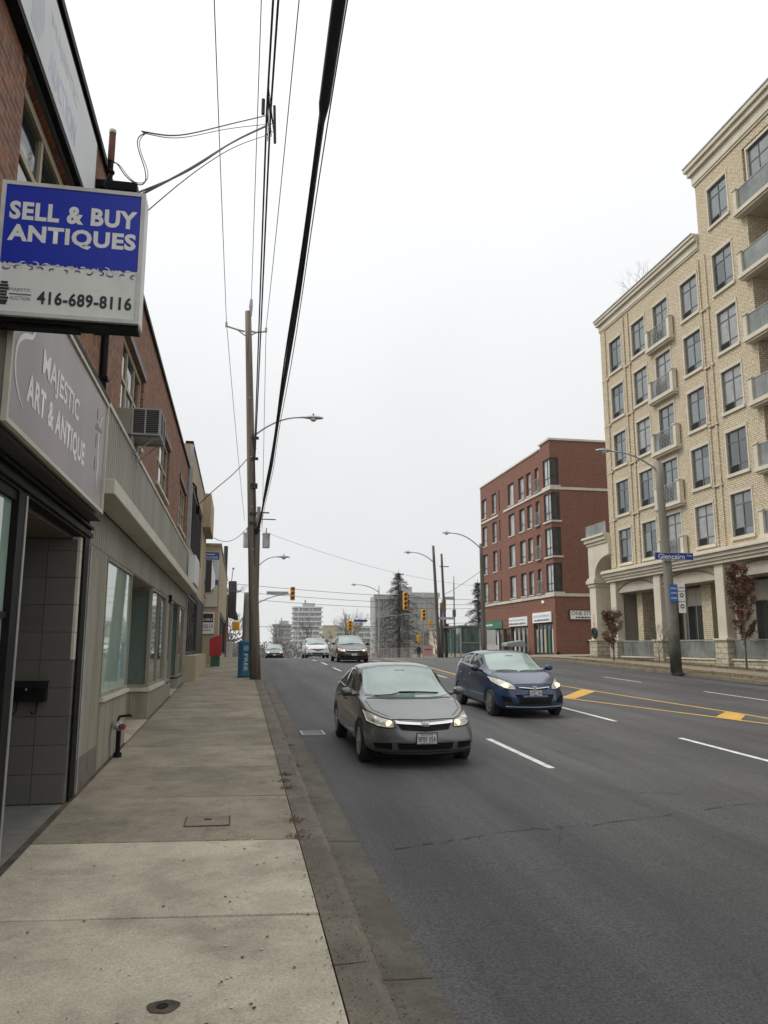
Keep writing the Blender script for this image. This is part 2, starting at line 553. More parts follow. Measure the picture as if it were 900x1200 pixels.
# ---------------------------------------------------------------- ground
mb = MB()
strip(mb, [(-900, -.6), (-60, -.35), (-1.0, -.35), (25, -.35), (80, -.35), (900, -.6)], -60, 2400, 12)
struct('ground', mb, MT['terrain_soil'])
mb = MB(); strip(mb, [(1.195, 0), (4, .015), (9.9, .03), (15.5, .015), (18.62, 0)], -12, 420, 1.0)
struct('road', mb, MT['asphalt'])
mb = MB()
strip(mb, [(-60, .0), (-2.0, .0), (1.19, .0)], 73, 84, 1); strip(mb, [(18.63, .0), (30, .0), (90, .0)], 73, 84, 1)
struct('cross_street', mb, MT['asphalt'])

# sidewalk slabs: every slab is a piece of its own
swr = bpy.data.objects.new('sidewalk', None); COL.objects.link(swr); swr['kind'] = 'structure'
y = -3.63 - .0
y = 5.87 - 1.9 * 5
rs = random.Random(3)
while y < 71:
    y1 = y + 1.9
    mb = MB()
    g = .012
    sk = lambda px: -.10 * (px + .6)
    tilt = rs.uniform(-.006, .006)
    x0, x1 = -1.80, .60
    ya, yb = y + g, y1 - g
    pts = []
    for zz in (-.10, 0):
        for (px, py) in ((x0, ya), (x1, ya), (x1, yb), (x0, yb)):
            z = prof(py) + .12 + zz + (tilt if px == x0 else -tilt * .5) + rs.uniform(-.002, .002) * (zz == 0)
            pts.append((px, py + sk(px), z))
    mb.hexa(pts)
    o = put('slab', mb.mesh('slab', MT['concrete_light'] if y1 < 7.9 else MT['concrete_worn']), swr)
    bevel(o, .012, 2)
    y = y1
mb = MB(); strip(mb, [(-1.86, .095), (.60, .095)], -4, 71, 1)
o = build('joint_bed', mb, MT['dirt'], swr)
mb = MB(); strip(mb, [(-1.88, .112), (-1.80, .112)], -4, 71, .5)
build('edge_strip', mb, MT['dirt'], swr)
# kerb and gutter
mb = MB(); strip(mb, [(.604, .0), (.606, .122), (.80, .124), (.835, .115), (.86, .035), (.90, .022)], -6, 71, 1)
struct('kerb', mb, MT['concrete_curb'])
mb = MB(); strip(mb, [(.895, .022), (1.05, .012), (1.20, .008)], -6, 71, 1)
struct('gutter', mb, MT['concrete_pan'])
# dirt and debris lying along the kerb: one heap nobody can count
mb = MB()
rd = random.Random(11)
for i in range(6500):
    yy = 3.5 + 26 * rd.random() ** 1.4
    xx = rd.choice([.60, .875, .9, .92, 1.2, .7]) + rd.gauss(0, .05)
    dz = .124 if xx < .82 else (.02 if xx > .88 else .08)
    if i % 9 == 0: (cx_, cy_) = rd.choice([(.61, 8.35), (.64, 9.95), (.66, 10.8), (.62, 10.4), (.60, 7.75), (.88, 12), (.9, 14)]); xx = cx_ + rd.gauss(0, .05); yy = cy_ + rd.gauss(0, .07); dz = .126 if xx < .82 else .02
    s_ = rd.uniform(.003, .012) * (1 + .03 * yy) * (1.6 if i % 9 == 0 else 1)
    a = rd.random() * PI
    dx, dy = math.cos(a) * s_, math.sin(a) * s_
    z = prof(yy) + dz + .002
    mb.quad([(xx - dx, yy - dy, z), (xx + dy * .6, yy - dx * .6, z), (xx + dx, yy + dy, z + s_ * .5)])
mb.m = [rd.choice((0, 0, 1)) for _ in mb.m]
struct('gutter_debris', mb, [MT['dirt'], MT['leaf_brown']], kind='stuff')
for (xx, yy, rr) in ((.60, 8.35, .07), (.63, 9.9, .06), (.66, 10.8, .05), (.62, 10.35, .05)):
    pass
# left far corner block beyond the cross street and right hand boulevard
mb = MB()
strip(mb, [(18.60, .01), (18.62, .13), (18.82, .135)], -12, 71, 1)
strip(mb, [(18.60, .01), (18.62, .13), (18.82, .135)], 86, 300, 3)
strip(mb, [(1.20, .01), (1.18, .13), (1.0, .135)], 86, 300, 3)
struct('far_kerb', mb, MT['concrete_curb'])
mb = MB()
strip(mb, [(18.815, .13), (19.4, .145), (20.3, .15)], -12, 50, 1)
strip(mb, [(21.9, .165), (22.6, .19), (23.35, .20)], -12, 49.5, 1)
struct('dry_verge', mb, MT['dry_grass'])
mb = MB()
strip(mb, [(20.3, .152), (21.9, .168)], -12, 50, 1)
strip(mb, [(18.82, .135), (21, .16), (26, .26), (60, .5)], 50, 71, 1)
strip(mb, [(23.35, .20), (24, .22), (60, .5)], 49.5, 50, .5)
strip(mb, [(18.82, .135), (24, .18), (60, .2)], 86, 300, 3)
strip(mb, [(1.0, .135), (-4, .18), (-60, .2)], 86, 300, 3)
struct('far_pavement', mb, MT['concrete_worn'])

mb = MB()
for i in range(520):
    yy = 3.6 + 22 * rd.random() ** 1.5; xx = rd.uniform(-1.75, .55)
    if rd.random() < .45: xx = rd.gauss(.05, .12)
    s_ = rd.choice((.004, .006, .010)) * (1 + .05 * yy); z = prof(yy) + .1275; q = []
    for k in range(6):
        a = k * PI / 3; q.append((xx + s_ * math.cos(a) * rd.uniform(.6, 1.2), yy + s_ * math.sin(a) * rd.uniform(.6, 1.2), z))
    mb.quad(q, 1 if abs(xx - .05) < .3 and rd.random() < .7 else 0)
struct('pavement_specks', mb, [MT['dirt'], MT['trim_offwhite']], kind='stuff')
# tufts of dry grass on the verge
mb = MB()
for i in range(9000):
    yy = rd.uniform(24, 50); xx = rd.choice([rd.uniform(18.9, 20.3), rd.uniform(21.95, 23.3)])
    z = prof(yy) + .14 + (.05 if xx > 21 else 0)
    h = rd.uniform(.02, .07); a = rd.random() * PI; dx, dy = math.cos(a) * .015, math.sin(a) * .015
    mb.quad([(xx - dx, yy - dy, z), (xx + dx, yy + dy, z), (xx + rd.gauss(0, .03), yy + rd.gauss(0, .03), z + h)], 0 if rd.random() < .6 else 1)
struct('dry_grass_tufts', mb, [MT['dry_grass'], MT['lawn']], kind='stuff')

# painted markings
def mark(mb, pts, m=0):
    q = []
    for x, y in pts:
        q.append((x, y, prof(y) + crown(x) + .005))
    mb.quad(q, m)
def crown(x):
    ks = [(1.195, 0), (4, .015), (9.9, .03), (15.5, .015), (18.62, 0)]
    for (a, za), (b, zb) in zip(ks, ks[1:]):
        if x <= b: return za + (zb - za) * (x - a) / (b - a)
    return 0
def dashes(mb, x, starts, ln, wd=.11):
    for s0 in starts:
        k = 3
        for i in range(k):
            a = s0 + ln * i / k; b = s0 + ln * (i + 1) / k
            mark(mb, [(x - wd / 2, a), (x + wd / 2, a), (x + wd / 2, b), (x - wd / 2, b)])
mk = bpy.data.objects.new('lane_markings', None); COL.objects.link(mk); mk['kind'] = 'structure'
def one_dash(x, s0, ln=3.0, wd=.11):
    mb = MB(); dashes(mb, x, [s0], ln, wd)
    build('dash', mb, MT['road_white'], mk)
for s0 in (11.25, 20.4, 29.5, 35.6, 41.4, 47.2, 2.2, 53):
    one_dash(4.58, s0, 3.0)
for s0 in (10.7, 16.3, 23.5, 30.5, 38.5, 45.5, 1.6):
    one_dash(8.15, s0, 3.05)
for s0 in (20.2, 27.3, 36.3, 44):
    one_dash(14.75, s0, 3.1, .09)
def line(nm, pts, wd, mat):
    mb = MB()
    for (xa, ya), (xb, yb) in zip(pts, pts[1:]):
        n_ = max(1, int(abs(yb - ya)))
        for i in range(n_):
            t0, t1 = i / n_, (i + 1) / n_
            a0, b0 = xa + (xb - xa) * t0, ya + (yb - ya) * t0
            a1, b1 = xa + (xb - xa) * t1, ya + (yb - ya) * t1
            mark(mb, [(a0 - wd / 2, b0), (a0 + wd / 2, b0), (a1 + wd / 2, b1), (a1 - wd / 2, b1)])
    build(nm, mb, mat, mk)
line('yellow_line', [(8.7, 24.6), (9.29, 21.54), (10.8, 16.75), (11.35, 15.0), (11.75, 12.5)], .13, MT['road_yellow'])
line('yellow_line', [(10.3, 36), (11.0, 26.05), (11.55, 20), (11.85, 17.4), (12.0, 12.5)], .12, MT['road_yellow'])
line('yellow_line', [(8.7, 24.6), (9.4, 40), (9.6, 52)], .12, MT['road_yellow'])
for q in ([(9.30, 21.85), (9.46, 21.35), (11.3, 23.8), (11.05, 24.4)], [(10.82, 16.72), (11.08, 16.15), (11.84, 17.05), (11.80, 17.75)]):
    mb = MB(); mark(mb, q); build('yellow_bar', mb, MT['road_yellow'], mk)
mb = MB()
for k in range(8):
    a = 1.6 + k * 2.1
    mark(mb, [(a, 55.5), (a + 1.9, 55.5), (a + 1.9, 56.0), (a, 56.0)])
build('stop_line', mb, MT['road_white'], mk)
# cracks in the asphalt
def crack(pts, wd):
    mb = MB(); rr = random.Random(int(pts[0][0] * 10))
    P = []
    for (xa, ya), (xb, yb) in zip(pts, pts[1:]):
        for i in range(14):
            t = i / 14
            P.append((xa + (xb - xa) * t, ya + (yb - ya) * t + rr.gauss(0, .018)))
    for (a, b), (c, d) in zip(P, P[1:]):
        w_ = wd * rr.uniform(-.1, 1.3)
        if w_ < .08 * wd: continue
        z0 = prof(b) + crown(a) + .0045; z1 = prof(d) + crown(c) + .0045
        mb.quad([(a, b - w_, z0), (c, d - w_, z1), (c, d + w_, z1), (a, b + w_, z0)])
    return mb
cr = MB()
for pts, wd in (([(7.3, 10.2), (7.9, 10.35), (8.6, 10.0), (9.2, 10.1)], .010), ([(3.4, 8.12), (3.0, 7.3), (3.2, 6.5)], .006), ([(9.6, 9.2), (10.4, 9.5), (11.6, 9.3)], .009), ([(5.2, 12.6), (6.4, 12.75), (7.4, 12.6)], .007), ([(6.1, 6.3), (7.6, 6.5), (8.8, 6.2)], .006), ([(1.5, 7.6), (2.3, 7.85), (2.8, 8.04), (3.8, 8.11), (5.9, 8.69), (6.5, 8.6)], .007), ([(5.4, 14.9), (7, 15.05), (8.9, 14.95)], .007), ([(4.4, 10.2), (5.0, 9.5), (5.6, 9.3)], .008)):
    c_ = crack(pts, wd); k_ = len(cr.v)
    cr.v += c_.v; cr.f += [tuple(i + k_ for i in f) for f in c_.f]; cr.m += c_.m
struct('road_cracks', cr, M('crack_fill', (.026, .026, .026), .9, .3, 9), kind='stuff')
mb = MB()
for k in range(14):
    yy = 4.9 + k * 3.0
    for x0_, x1_, dz in ((.606, .80, .1255), (.90, 1.20, .0245)):
        mb.quad([(x0_, yy, prof(yy) + dz), (x1_, yy + .01, prof(yy) + dz - (.014 if x0_ > .8 else 0)), (x1_, yy + .022, prof(yy) + dz - (.014 if x0_ > .8 else 0)), (x0_, yy + .012, prof(yy) + dz)])
struct('kerb_joints', mb, MT['dirt'], kind='stuff')

# catch basin grate by the kerb
t = thing('storm_drain', 'rusty rectangular drain grate set in the road beside the kerb', 'drain', (1.45, 15.55, prof(15.55)))
mb = MB(); z = prof(15.55) + .006
for a in (1.22, 1.64):
    mb.hexa([(a, 15.23, prof(15.23)), (a + .04, 15.23, prof(15.23)), (a + .04, 15.87, prof(15.87)), (a, 15.87, prof(15.87)), (a, 15.23, prof(15.23) + .02), (a + .04, 15.23, prof(15.23) + .02), (a + .04, 15.87, prof(15.87) + .02), (a, 15.87, prof(15.87) + .02)])
for k in (15.23, 15.83):
    mb.box(1.26, 1.64, k, k + .04, prof(k) - .02, prof(k) + .019)
build('frame', mb, MT['galvanised'], t)
for k in range(6):
    yy = 15.32 + k * .085
    mb = MB(); mb.box(1.262, 1.638, yy, yy + .04, prof(yy) - .02, prof(yy) + .014)
    build('bar', mb, MT['galvanised'], t)
mb = MB(); mb.quad([(1.24, 15.25, prof(15.25) + .006), (1.66, 15.25, prof(15.25) + .006), (1.66, 15.85, prof(15.85) + .006), (1.24, 15.85, prof(15.85) + .006)])
build('pit', mb, MT['interior_dark'], t)

# utility cover in the sidewalk
t = thing('utility_cover', 'square concrete utility cover flush with the worn sidewalk slab', 'utility cover', (-.25, 8.45, prof(8.45) + .12))
mb = MB()
def fl(x, y, dz): return (x, y, prof(y) + .12 + dz)
mb.hexa([fl(-.48, 8.25, -.03), fl(-.03, 8.23, -.03), fl(-.03, 8.63, -.03), fl(-.48, 8.65, -.03), fl(-.48, 8.25, .009), fl(-.03, 8.23, .009), fl(-.03, 8.63, .009), fl(-.48, 8.65, .009)])
build('rim', mb, MT['dirt'], t)
mb = MB()
mb.hexa([fl(-.472, 8.262, -.02), fl(-.047, 8.25, -.02), fl(-.047, 8.61, -.02), fl(-.463, 8.63, -.02), fl(-.472, 8.262, .013), fl(-.047, 8.25, .013), fl(-.047, 8.61, .013), fl(-.463, 8.63, .013)])
build('lid', mb, MT['concrete_worn'], t)
mb = MB(); mb.box(-.29, -.22, 8.46, 8.5, prof(8.48) + .13, prof(8.48) + .1375)
build('lifting_hole', mb, MT['interior_dark'], t)
# small curb valve cover near the camera
t = thing('valve_cover', 'small rusty round valve cover in the pale slab nearest the camera', 'valve cover', (-.33, 4.56, prof(4.56) + .12))
mb = MB(); mb.prism([(-.33 + .085 * math.cos(a) * (1 + .08 * math.sin(3 * a)), 4.56 + .075 * math.sin(a) * (1 + .07 * math.cos(5 * a))) for a in [2 * PI * q / 18 for q in range(18)]], 'z', prof(4.56) + .10, prof(4.56) + .1255); build('ring', mb, MT['dirt'], t)
mb = MB(); mb.tube([fl(-.335, 4.56, 0), fl(-.335, 4.56, .009)], .032, 9); build('cap', mb, MT['black_metal'], t)
# ---------------------------------------------------------------- wall helpers
def F_left(X0):   # wall facing +X (street), u = Y, n outward
    return lambda u, n, z: (X0 + n, u, z)
def F_right(X0):  # wall facing -X, u = Y
    return lambda u, n, z: (X0 - n, u, z)
def F_cam(Y0):    # wall facing the camera (-Y), u = X
    return lambda u, n, z: (u, Y0 - n, z)
def fbox(mb, F, u0, u1, z0, z1, n0, n1, m=0):
    a = F(u0, n0, z0); b = F(u1, n1, z1)
    mb.box(a[0], b[0], a[1], b[1], a[2], b[2], m)
def wall(mb, F, u0, u1, z0, z1, holes=(), depth=.15, m=0, mr=None):
    if mr is None: mr = m
    us = sorted({u0, u1} | {h[0] for h in holes} | {h[1] for h in holes})
    zs = sorted({z0, z1} | {h[2] for h in holes} | {h[3] for h in holes})
    us = [u for u in us if u0 <= u <= u1]; zs = [z for z in zs if z0 <= z <= z1]
    for i in range(len(us) - 1):
        for j in range(len(zs) - 1):
            cu, cz = (us[i] + us[i + 1]) / 2, (zs[j] + zs[j + 1]) / 2
            if any(h[0] < cu < h[1] and h[2] < cz < h[3] for h in holes): continue
            mb.quad([F(us[i], 0, zs[j]), F(us[i + 1], 0, zs[j]), F(us[i + 1], 0, zs[j + 1]), F(us[i], 0, zs[j + 1])], m)
    for a, b, c, d in holes:
        if a > u0: mb.quad([F(a, 0, c), F(a, 0, d), F(a, -depth, d), F(a, -depth, c)], mr)
        if b < u1: mb.quad([F(b, 0, c), F(b, 0, d), F(b, -depth, d), F(b, -depth, c)], mr)
        mb.quad([F(a, 0, c), F(b, 0, c), F(b, -depth, c), F(a, -depth, c)], mr)
        mb.quad([F(a, 0, d), F(b, 0, d), F(b, -depth, d), F(a, -depth, d)], mr)
def frame_rect(mb, F, u0, u1, z0, z1, t, n0, n1, m=0):
    fbox(mb, F, u0, u0 + t, z0, z1, n0, n1, m); fbox(mb, F, u1 - t, u1, z0, z1, n0, n1, m)
    fbox(mb, F, u0 + t, u1 - t, z0, z0 + t, n0, n1, m); fbox(mb, F, u0 + t, u1 - t, z1 - t, z1, n0, n1, m)
def glazing(parent, F, u0, u1, z0, z1, cols, rows, fm, pm, t=.05, n=-.10, fd=.05, name='window', sill=None, smat=None):
    """a window part with its panes (and sill) as sub-parts; cols/rows are cut fractions"""
    mb = MB()
    frame_rect(mb, F, u0, u1, z0, z1, t, n - fd / 2, n + fd / 2)
    cu = [u0 + t] + [u0 + (u1 - u0) * c for c in cols] + [u1 - t]
    cz = [z0 + t] + [z0 + (z1 - z0) * c for c in rows] + [z1 - t]
    for c in cu[1:-1]: fbox(mb, F, c - t * .35, c + t * .35, z0 + t, z1 - t, n - fd * .4, n + fd * .4)
    for c in cz[1:-1]: fbox(mb, F, u0 + t, u1 - t, c - t * .35, c + t * .35, n - fd * .35, n + fd * .35)
    f = build(name, mb, fm, parent)
    for i in range(len(cu) - 1):
        for j in range(len(cz) - 1):
            mb = MB(); fbox(mb, F, cu[i] - .003, cu[i + 1] + .003, cz[j] - .003, cz[j + 1] + .003, n - .006, n)
            build('pane', mb, pm, f)
    if sill:
        mb = MB(); fbox(mb, F, u0 - .04, u1 + .04, z0 - sill, z0 - .002, -.1, .05)
        build('sill', mb, smat or fm, f)
    return f

# ================================================================ brick block on the left with two shopfronts
BR = thing('brick_shop_building', 'two storey dark brown brick shop building with a greygreen canopy at the left edge', 'building', (-1.85, 10, prof(10)))
FU = F_left(-1.95); FG = F_left(-1.85)
W4 = [(1.2, 3.9, 5.75, 7.0), (6.4, 8.95, 5.75, 7.0), (12.25, 14.9, 5.75, 7.12), (17.75, 20.6, 5.75, 7.15), (24.15, 27.1, 5.75, 7.2)]
mb = MB()
wall(mb, FU, -4, 27.75, 3.62, 8.36, W4, .16)
mb.quad([(-1.95, 27.75, 0), (-14, 27.75, 0), (-14, 27.75, 8.36), (-1.95, 27.75, 8.36)])
mb.quad([(-1.95, -4, 0), (-14, -4, 0), (-14, -4, 8.36), (-1.95, -4, 8.36)])
mb.quad([(-14, -4, 0), (-14, 27.75, 0), (-14, 27.75, 8.36), (-14, -4, 8.36)])
mb.quad([(-1.96, -4, 8.2), (-14, -4, 8.2), (-14, 27.75, 8.2), (-1.96, 27.75, 8.2)])
build('brick_wall', mb, MT['brick_brown'], BR)
mb = MB(); mb.box(-2.2, -1.91, -4, 27.78, 8.363, 8.42); mb.box(-1.912, -1.90, -4, 27.78, 8.33, 8.42)
build('coping', mb, MT['black_metal'], BR)
for (a, b, c, d) in W4:
    w_ = glazing(BR, FU, a + .02, b - .02, c + .02, d - .02, (.34, .68), (.5,), MT['window_frame_beige'], MT['glass_dark'], .09, -.09, .07, sill=.07, smat=MT['trim_offwhite'])
    mb = MB(); fbox(mb, FU, a - .12, b + .12, d + .002, d + .13, -.02, .035); build('lintel', mb, MT['frame_black'], w_)
mb = MB(); mb.tube([(-1.90, 10.45, 5.1), (-1.90, 10.45, 8.3)], .05, 10)
build('downpipe', mb, MT['black_metal'], BR)
mb = MB()
for zz in (5.6, 6.6, 7.6):
    mb = MB(); mb.box(-1.96, -1.83, 10.38, 10.52, zz, zz + .04); build('pipe_clamp', mb, MT['black_metal'], BR)
mb = MB(); mb.box(-1.95, -1.84, 9.9, 10.0, 6.05, 6.12); mb.tube([(-1.85, 9.95, 6.08), (-1.78, 9.9, 6.02)], .03, 8)
build('wall_bracket', mb, MT['black_metal'], BR)
# --- antique shopfront
mb = MB(); mb.box(-2.0, -1.83, -4, 9.93, 3.37, 3.56); mb.box(-1.83, -1.80, -4, 9.93, 3.40, 3.45); mb.box(-1.83, -1.79, -4, 9.93, 3.50, 3.53)
build('lintel_beam', mb, MT['black_metal'], BR)
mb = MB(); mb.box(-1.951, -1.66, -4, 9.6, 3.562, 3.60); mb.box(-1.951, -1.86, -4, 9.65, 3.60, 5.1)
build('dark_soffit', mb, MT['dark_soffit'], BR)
mb = MB()
for (a, b) in ((6.78, 7.02), (3.2, 3.3), (-.3, -.2)): mb.box(-1.95, -1.83, a, b, prof(a) + .1, 3.37)
mb.box(-1.93, -1.85, -4, 6.78, .75, .83); mb.box(-1.93, -1.85, -4, 6.78, 2.32, 2.37); mb.box(-1.93, -1.85, -4, 6.78, 3.29, 3.37)
build('shopfront_frame', mb, MT['black_metal'], BR)
mb = MB(); mb.box(-1.845, -1.822, 6.985, 7.03, prof(7) + .1, 3.37); build('frame_edge', mb, MT['steel'], BR)
mb = MB(); mb.box(-1.95, -1.86, -4, 6.78, -.3, .75); build('stall_riser', mb, MT['tile_grey'], BR)
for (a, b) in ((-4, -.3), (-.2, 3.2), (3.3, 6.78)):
    mb = MB(); mb.box(-1.90, -1.89, a, b, .83, 3.29); build('shop_pane', mb, MT['glass_film_sky'], BR)
mb = MB(); mb.quad([(-2.6, -4, .3), (-2.6, 6.9, .3), (-2.6, 6.9, 3.3), (-2.6, -4, 3.3)]); mb.quad([(-2.6, -4, .8), (-1.95, -4, .8), (-1.95, 6.9, .8), (-2.6, 6.9, .8)])
build('window_display_back', mb, MT['cloth_curtain'], BR)
# recess
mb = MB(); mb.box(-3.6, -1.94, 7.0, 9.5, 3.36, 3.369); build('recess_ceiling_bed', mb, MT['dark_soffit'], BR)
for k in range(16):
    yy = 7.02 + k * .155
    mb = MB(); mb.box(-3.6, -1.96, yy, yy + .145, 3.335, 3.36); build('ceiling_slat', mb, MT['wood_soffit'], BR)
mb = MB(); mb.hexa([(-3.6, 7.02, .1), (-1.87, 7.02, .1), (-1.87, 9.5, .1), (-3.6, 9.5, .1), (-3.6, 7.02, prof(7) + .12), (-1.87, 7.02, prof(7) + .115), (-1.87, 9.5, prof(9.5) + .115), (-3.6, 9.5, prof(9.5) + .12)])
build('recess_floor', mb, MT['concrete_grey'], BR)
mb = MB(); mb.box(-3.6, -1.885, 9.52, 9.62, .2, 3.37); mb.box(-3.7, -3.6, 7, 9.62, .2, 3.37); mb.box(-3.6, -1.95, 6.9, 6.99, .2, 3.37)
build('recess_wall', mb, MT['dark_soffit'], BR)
tw, th_ = .325, .312
tile_me = {}
def tile(x0, x1, z0, z1):
    k = (round(x1 - x0, 3), round(z1 - z0, 3))
    if k not in tile_me:
        q = MB(); q.box(0, x1 - x0, 0, .012, 0, z1 - z0); tile_me[k] = q.mesh('tile', MT['tile_grey'])
    r = BR.location
    put('tile', tile_me[k], BR, (x0 - r.x, 9.505 - r.y, z0 - r.z))
z = .385
while z < 3.3:
    x = -1.885
    zt = min(z + th_, 3.33)
    while x > -3.55:
        tile(x - tw + .003, x - .003, z + .003, zt - .003); x -= tw
    z += th_
for k in range(10):
    zz = .385 + k * th_
    mb = MB(); mb.box(-1.95, -1.858, 9.508, 9.63, zz + .003, min(zz + th_ - .003, 3.36)); build('edge_tile', mb, MT['trim_offwhite'] if k > 4 else MT['tile_grey'], BR)  # upper tiles paler: daylight on the street-facing edge put into the colour
mb = MB(); mb.box(-1.97, -1.83, 9.64, 9.9, prof(9.7) + .05, 3.37); build('black_post', mb, MT['black_metal'], BR)
mb = MB(); mb.tube([(-1.80, 9.86, .42), (-1.80, 9.86, 3.3)], .014, 6); build('conduit', mb, MT['galvanised'], BR)
mb = MB(); mb.box(-3.598, -3.57, 7.5, 8.5, .36, 2.5); d_ = build('door', mb, MT['frame_black'], BR)
mb = MB(); mb.tube([(-3.54, 7.6, 1.3), (-3.54, 7.6, 1.6)], .015, 6); build('handle', mb, MT['steel'], d_)
# --- canopy: ribbed metal fascia panels, pale lip, soffit
def ribbed(F, u0, u1, z0, z1, n, pitch=.15, dep=.03):
    mb = MB(); u = u0; pts = []
    while u < u1 - 1e-6:
        for du, dn in ((0, 0), (pitch * .62, 0), (pitch * .70, -dep), (pitch * .92, -dep)):
            if u + du <= u1: pts.append((u + du, n + dn))
        u += pitch
    pts.append((u1, n))
    for (a, na), (b, nb) in zip(pts, pts[1:]):
        mb.quad([F(a, na, z0), F(b, nb, z0), F(b, nb, z1), F(a, na, z1)])
    return mb
y = 9.66
while y < 28.0:
    y1 = min(y + 1.2, 28.05)
    build('canopy_panel', ribbed(FG, y, y1 - .004, 4.06, 5.06, .15), MT['metal_greygreen'], BR)
    y = y1
y = 9.93
while y < 28.0:
    y1 = min(y + 1.2, 28.05)
    build('fascia_panel', ribbed(FG, y, y1 - .004, 3.36, 3.868, .0), MT['metal_greygreen'], BR)
    y = y1
mb = MB(); mb.box(-1.95, -1.735, 9.64, 28.07, 4.0, 5.05); mb.box(-1.95, -1.885, 9.92, 28.07, 3.36, 3.87); build('canopy_core', mb, MT['metal_greygreen'], BR)
mb = MB(); mb.box(-1.95, -1.68, 9.6, 28.1, 5.062, 5.12); build('canopy_cap', mb, MT['trim_offwhite'], BR)
mb = MB(); mb.box(-1.84, -1.5, 9.45, 28.3, 3.872, 4.058); build('canopy_lip', mb, MT['trim_offwhite'], BR, bev=.01)
# --- greygreen timber shopfront
def boards(parent, F, u0, u1, z0, z1, wd, n=0.0, d=.03, mat='wood_greygreen', name='board'):
    k = max(1, round((u1 - u0) / wd)); s = (u1 - u0) / k
    for i in range(k):
        mb = MB(); fbox(mb, F, u0 + i * s + .004, u0 + (i + 1) * s - .004, z0, z1, n - d, n)
        build(name, mb, MT[mat], parent)
mb = MB(); mb.box(-2.0, -1.90, 9.93, 14.06, .3, 1.36); mb.box(-2.0, -1.90, 9.93, 11.42, 1.36, 3.37); mb.box(-2.0, -1.90, 17.41, 21.4, .5, 1.2)
mb.box(-2.0, -1.9, 20.7, 21.45, 1.2, 3.37); mb.box(-2.0, -1.9, 21.45, 22.8, .6, 1.15); mb.box(-2.0, -1.9, 25.28, 28.3, .7, 1.15); mb.box(-2.0, -1.9, 27.3, 28.3, 1.15, 3.37)
build('timber_backing', mb, MT['interior_dark'], BR)
mb = MB(); mb.box(-1.90, -1.845, 9.95, 11.40, .3, .78); build('block_plinth', mb, MT['concrete_curb'], BR)
boards(BR, FG, 9.93, 11.38, .78, 3.35, .48)
boards(BR, FG, 11.44, 14.06, .42, 1.34, .30)
boards(BR, FG, 17.36, 20.7, .5, 1.16, .42)
boards(BR, FG, 20.7, 21.45, .55, 3.35, .37)
boards(BR, FG, 21.45, 22.8, .6, 1.1, .45)
boards(BR, FG, 25.22, 27.3, .7, 1.1, .5)
boards(BR, FG, 27.3, 28.3, .8, 3.35, .5)
boards(BR, F_cam(17.34), -2.95, -1.852, .5, 1.16, .36, n=.0)
boards(BR, F_cam(25.2), -2.95, -1.852, .7, 1.1, .36)
for q_ in ((-2.95, -1.861, 17.30, 17.36, .46, .56), (-1.86, -1.83, 17.30, 20.7, .46, .56), (-2.95, -1.881, 17.29, 17.36, 1.16, 1.24), (-1.88, -1.81, 17.29, 20.7, 1.16, 1.24), (-1.88, -1.81, 11.44, 14.06, 1.34, 1.40)):
    mb = MB(); mb.box(*q_); build('sill_rail', mb, MT['trim_offwhite'], BR)
def shop_window(F, u0, u1, z0, z1, mull=()):
    return glazing(BR, F, u0, u1, z0, z1, mull, (), MT['wood_greygreen'], MT['glass_shop'], .06, -.05, .08, name='shop_window')
glazing(BR, FG, 11.44, 14.06, 1.40, 3.35, (), (), MT['wood_greygreen'], MT['glass_film_sky'], .05, -.03, .06, name='shop_window')
shop_window(FG, 17.42, 20.7, 1.24, 3.35, (.5,))
shop_window(F_cam(17.36), -2.9, -1.87, 1.24, 3.35)
shop_window(FG, 21.45, 22.8, 1.15, 3.33)
shop_window(F_cam(25.24), -2.6, -1.87, 1.15, 3.33)
shop_window(FG, 25.3, 27.3, 1.15, 3.33)
for (a, b) in ((14.06, 17.3), (22.8, 25.2)):
    mb = MB(); mb.box(-3.1, -1.87, a, b, 3.34, 3.40); build('porch_ceiling', mb, MT['wood_greygreen'], BR)
    mb = MB(); mb.box(-3.2, -2.95, a, b, .4, 3.4); mb.box(-2.95, -1.95, a - .05, a, .4, 3.34); build('porch_wall', mb, MT['wood_greygreen'], BR)
    mb = MB(); mb.box(-2.95, -2.92, a + .9, a + 1.9, prof(a) + .12, 2.6); d_ = build('door', mb, MT['stucco_cream'], BR)
    mb = MB(); mb.box(-2.92, -2.90, a + 1.05, a + 1.75, 1.5, 2.4); build('pane', mb, MT['glass_dark'], d_)
    mb = MB(); mb.hexa([(-2.95, a, .1), (-1.86, a, .1), (-1.86, b, .1), (-2.95, b, .1), (-2.95, a, prof(a) + .14), (-1.82, a, prof(a) + .115), (-1.82, b, prof(b) + .115), (-2.95, b, prof(b) + .14)]); build('porch_floor', mb, MT['concrete_light'], BR)
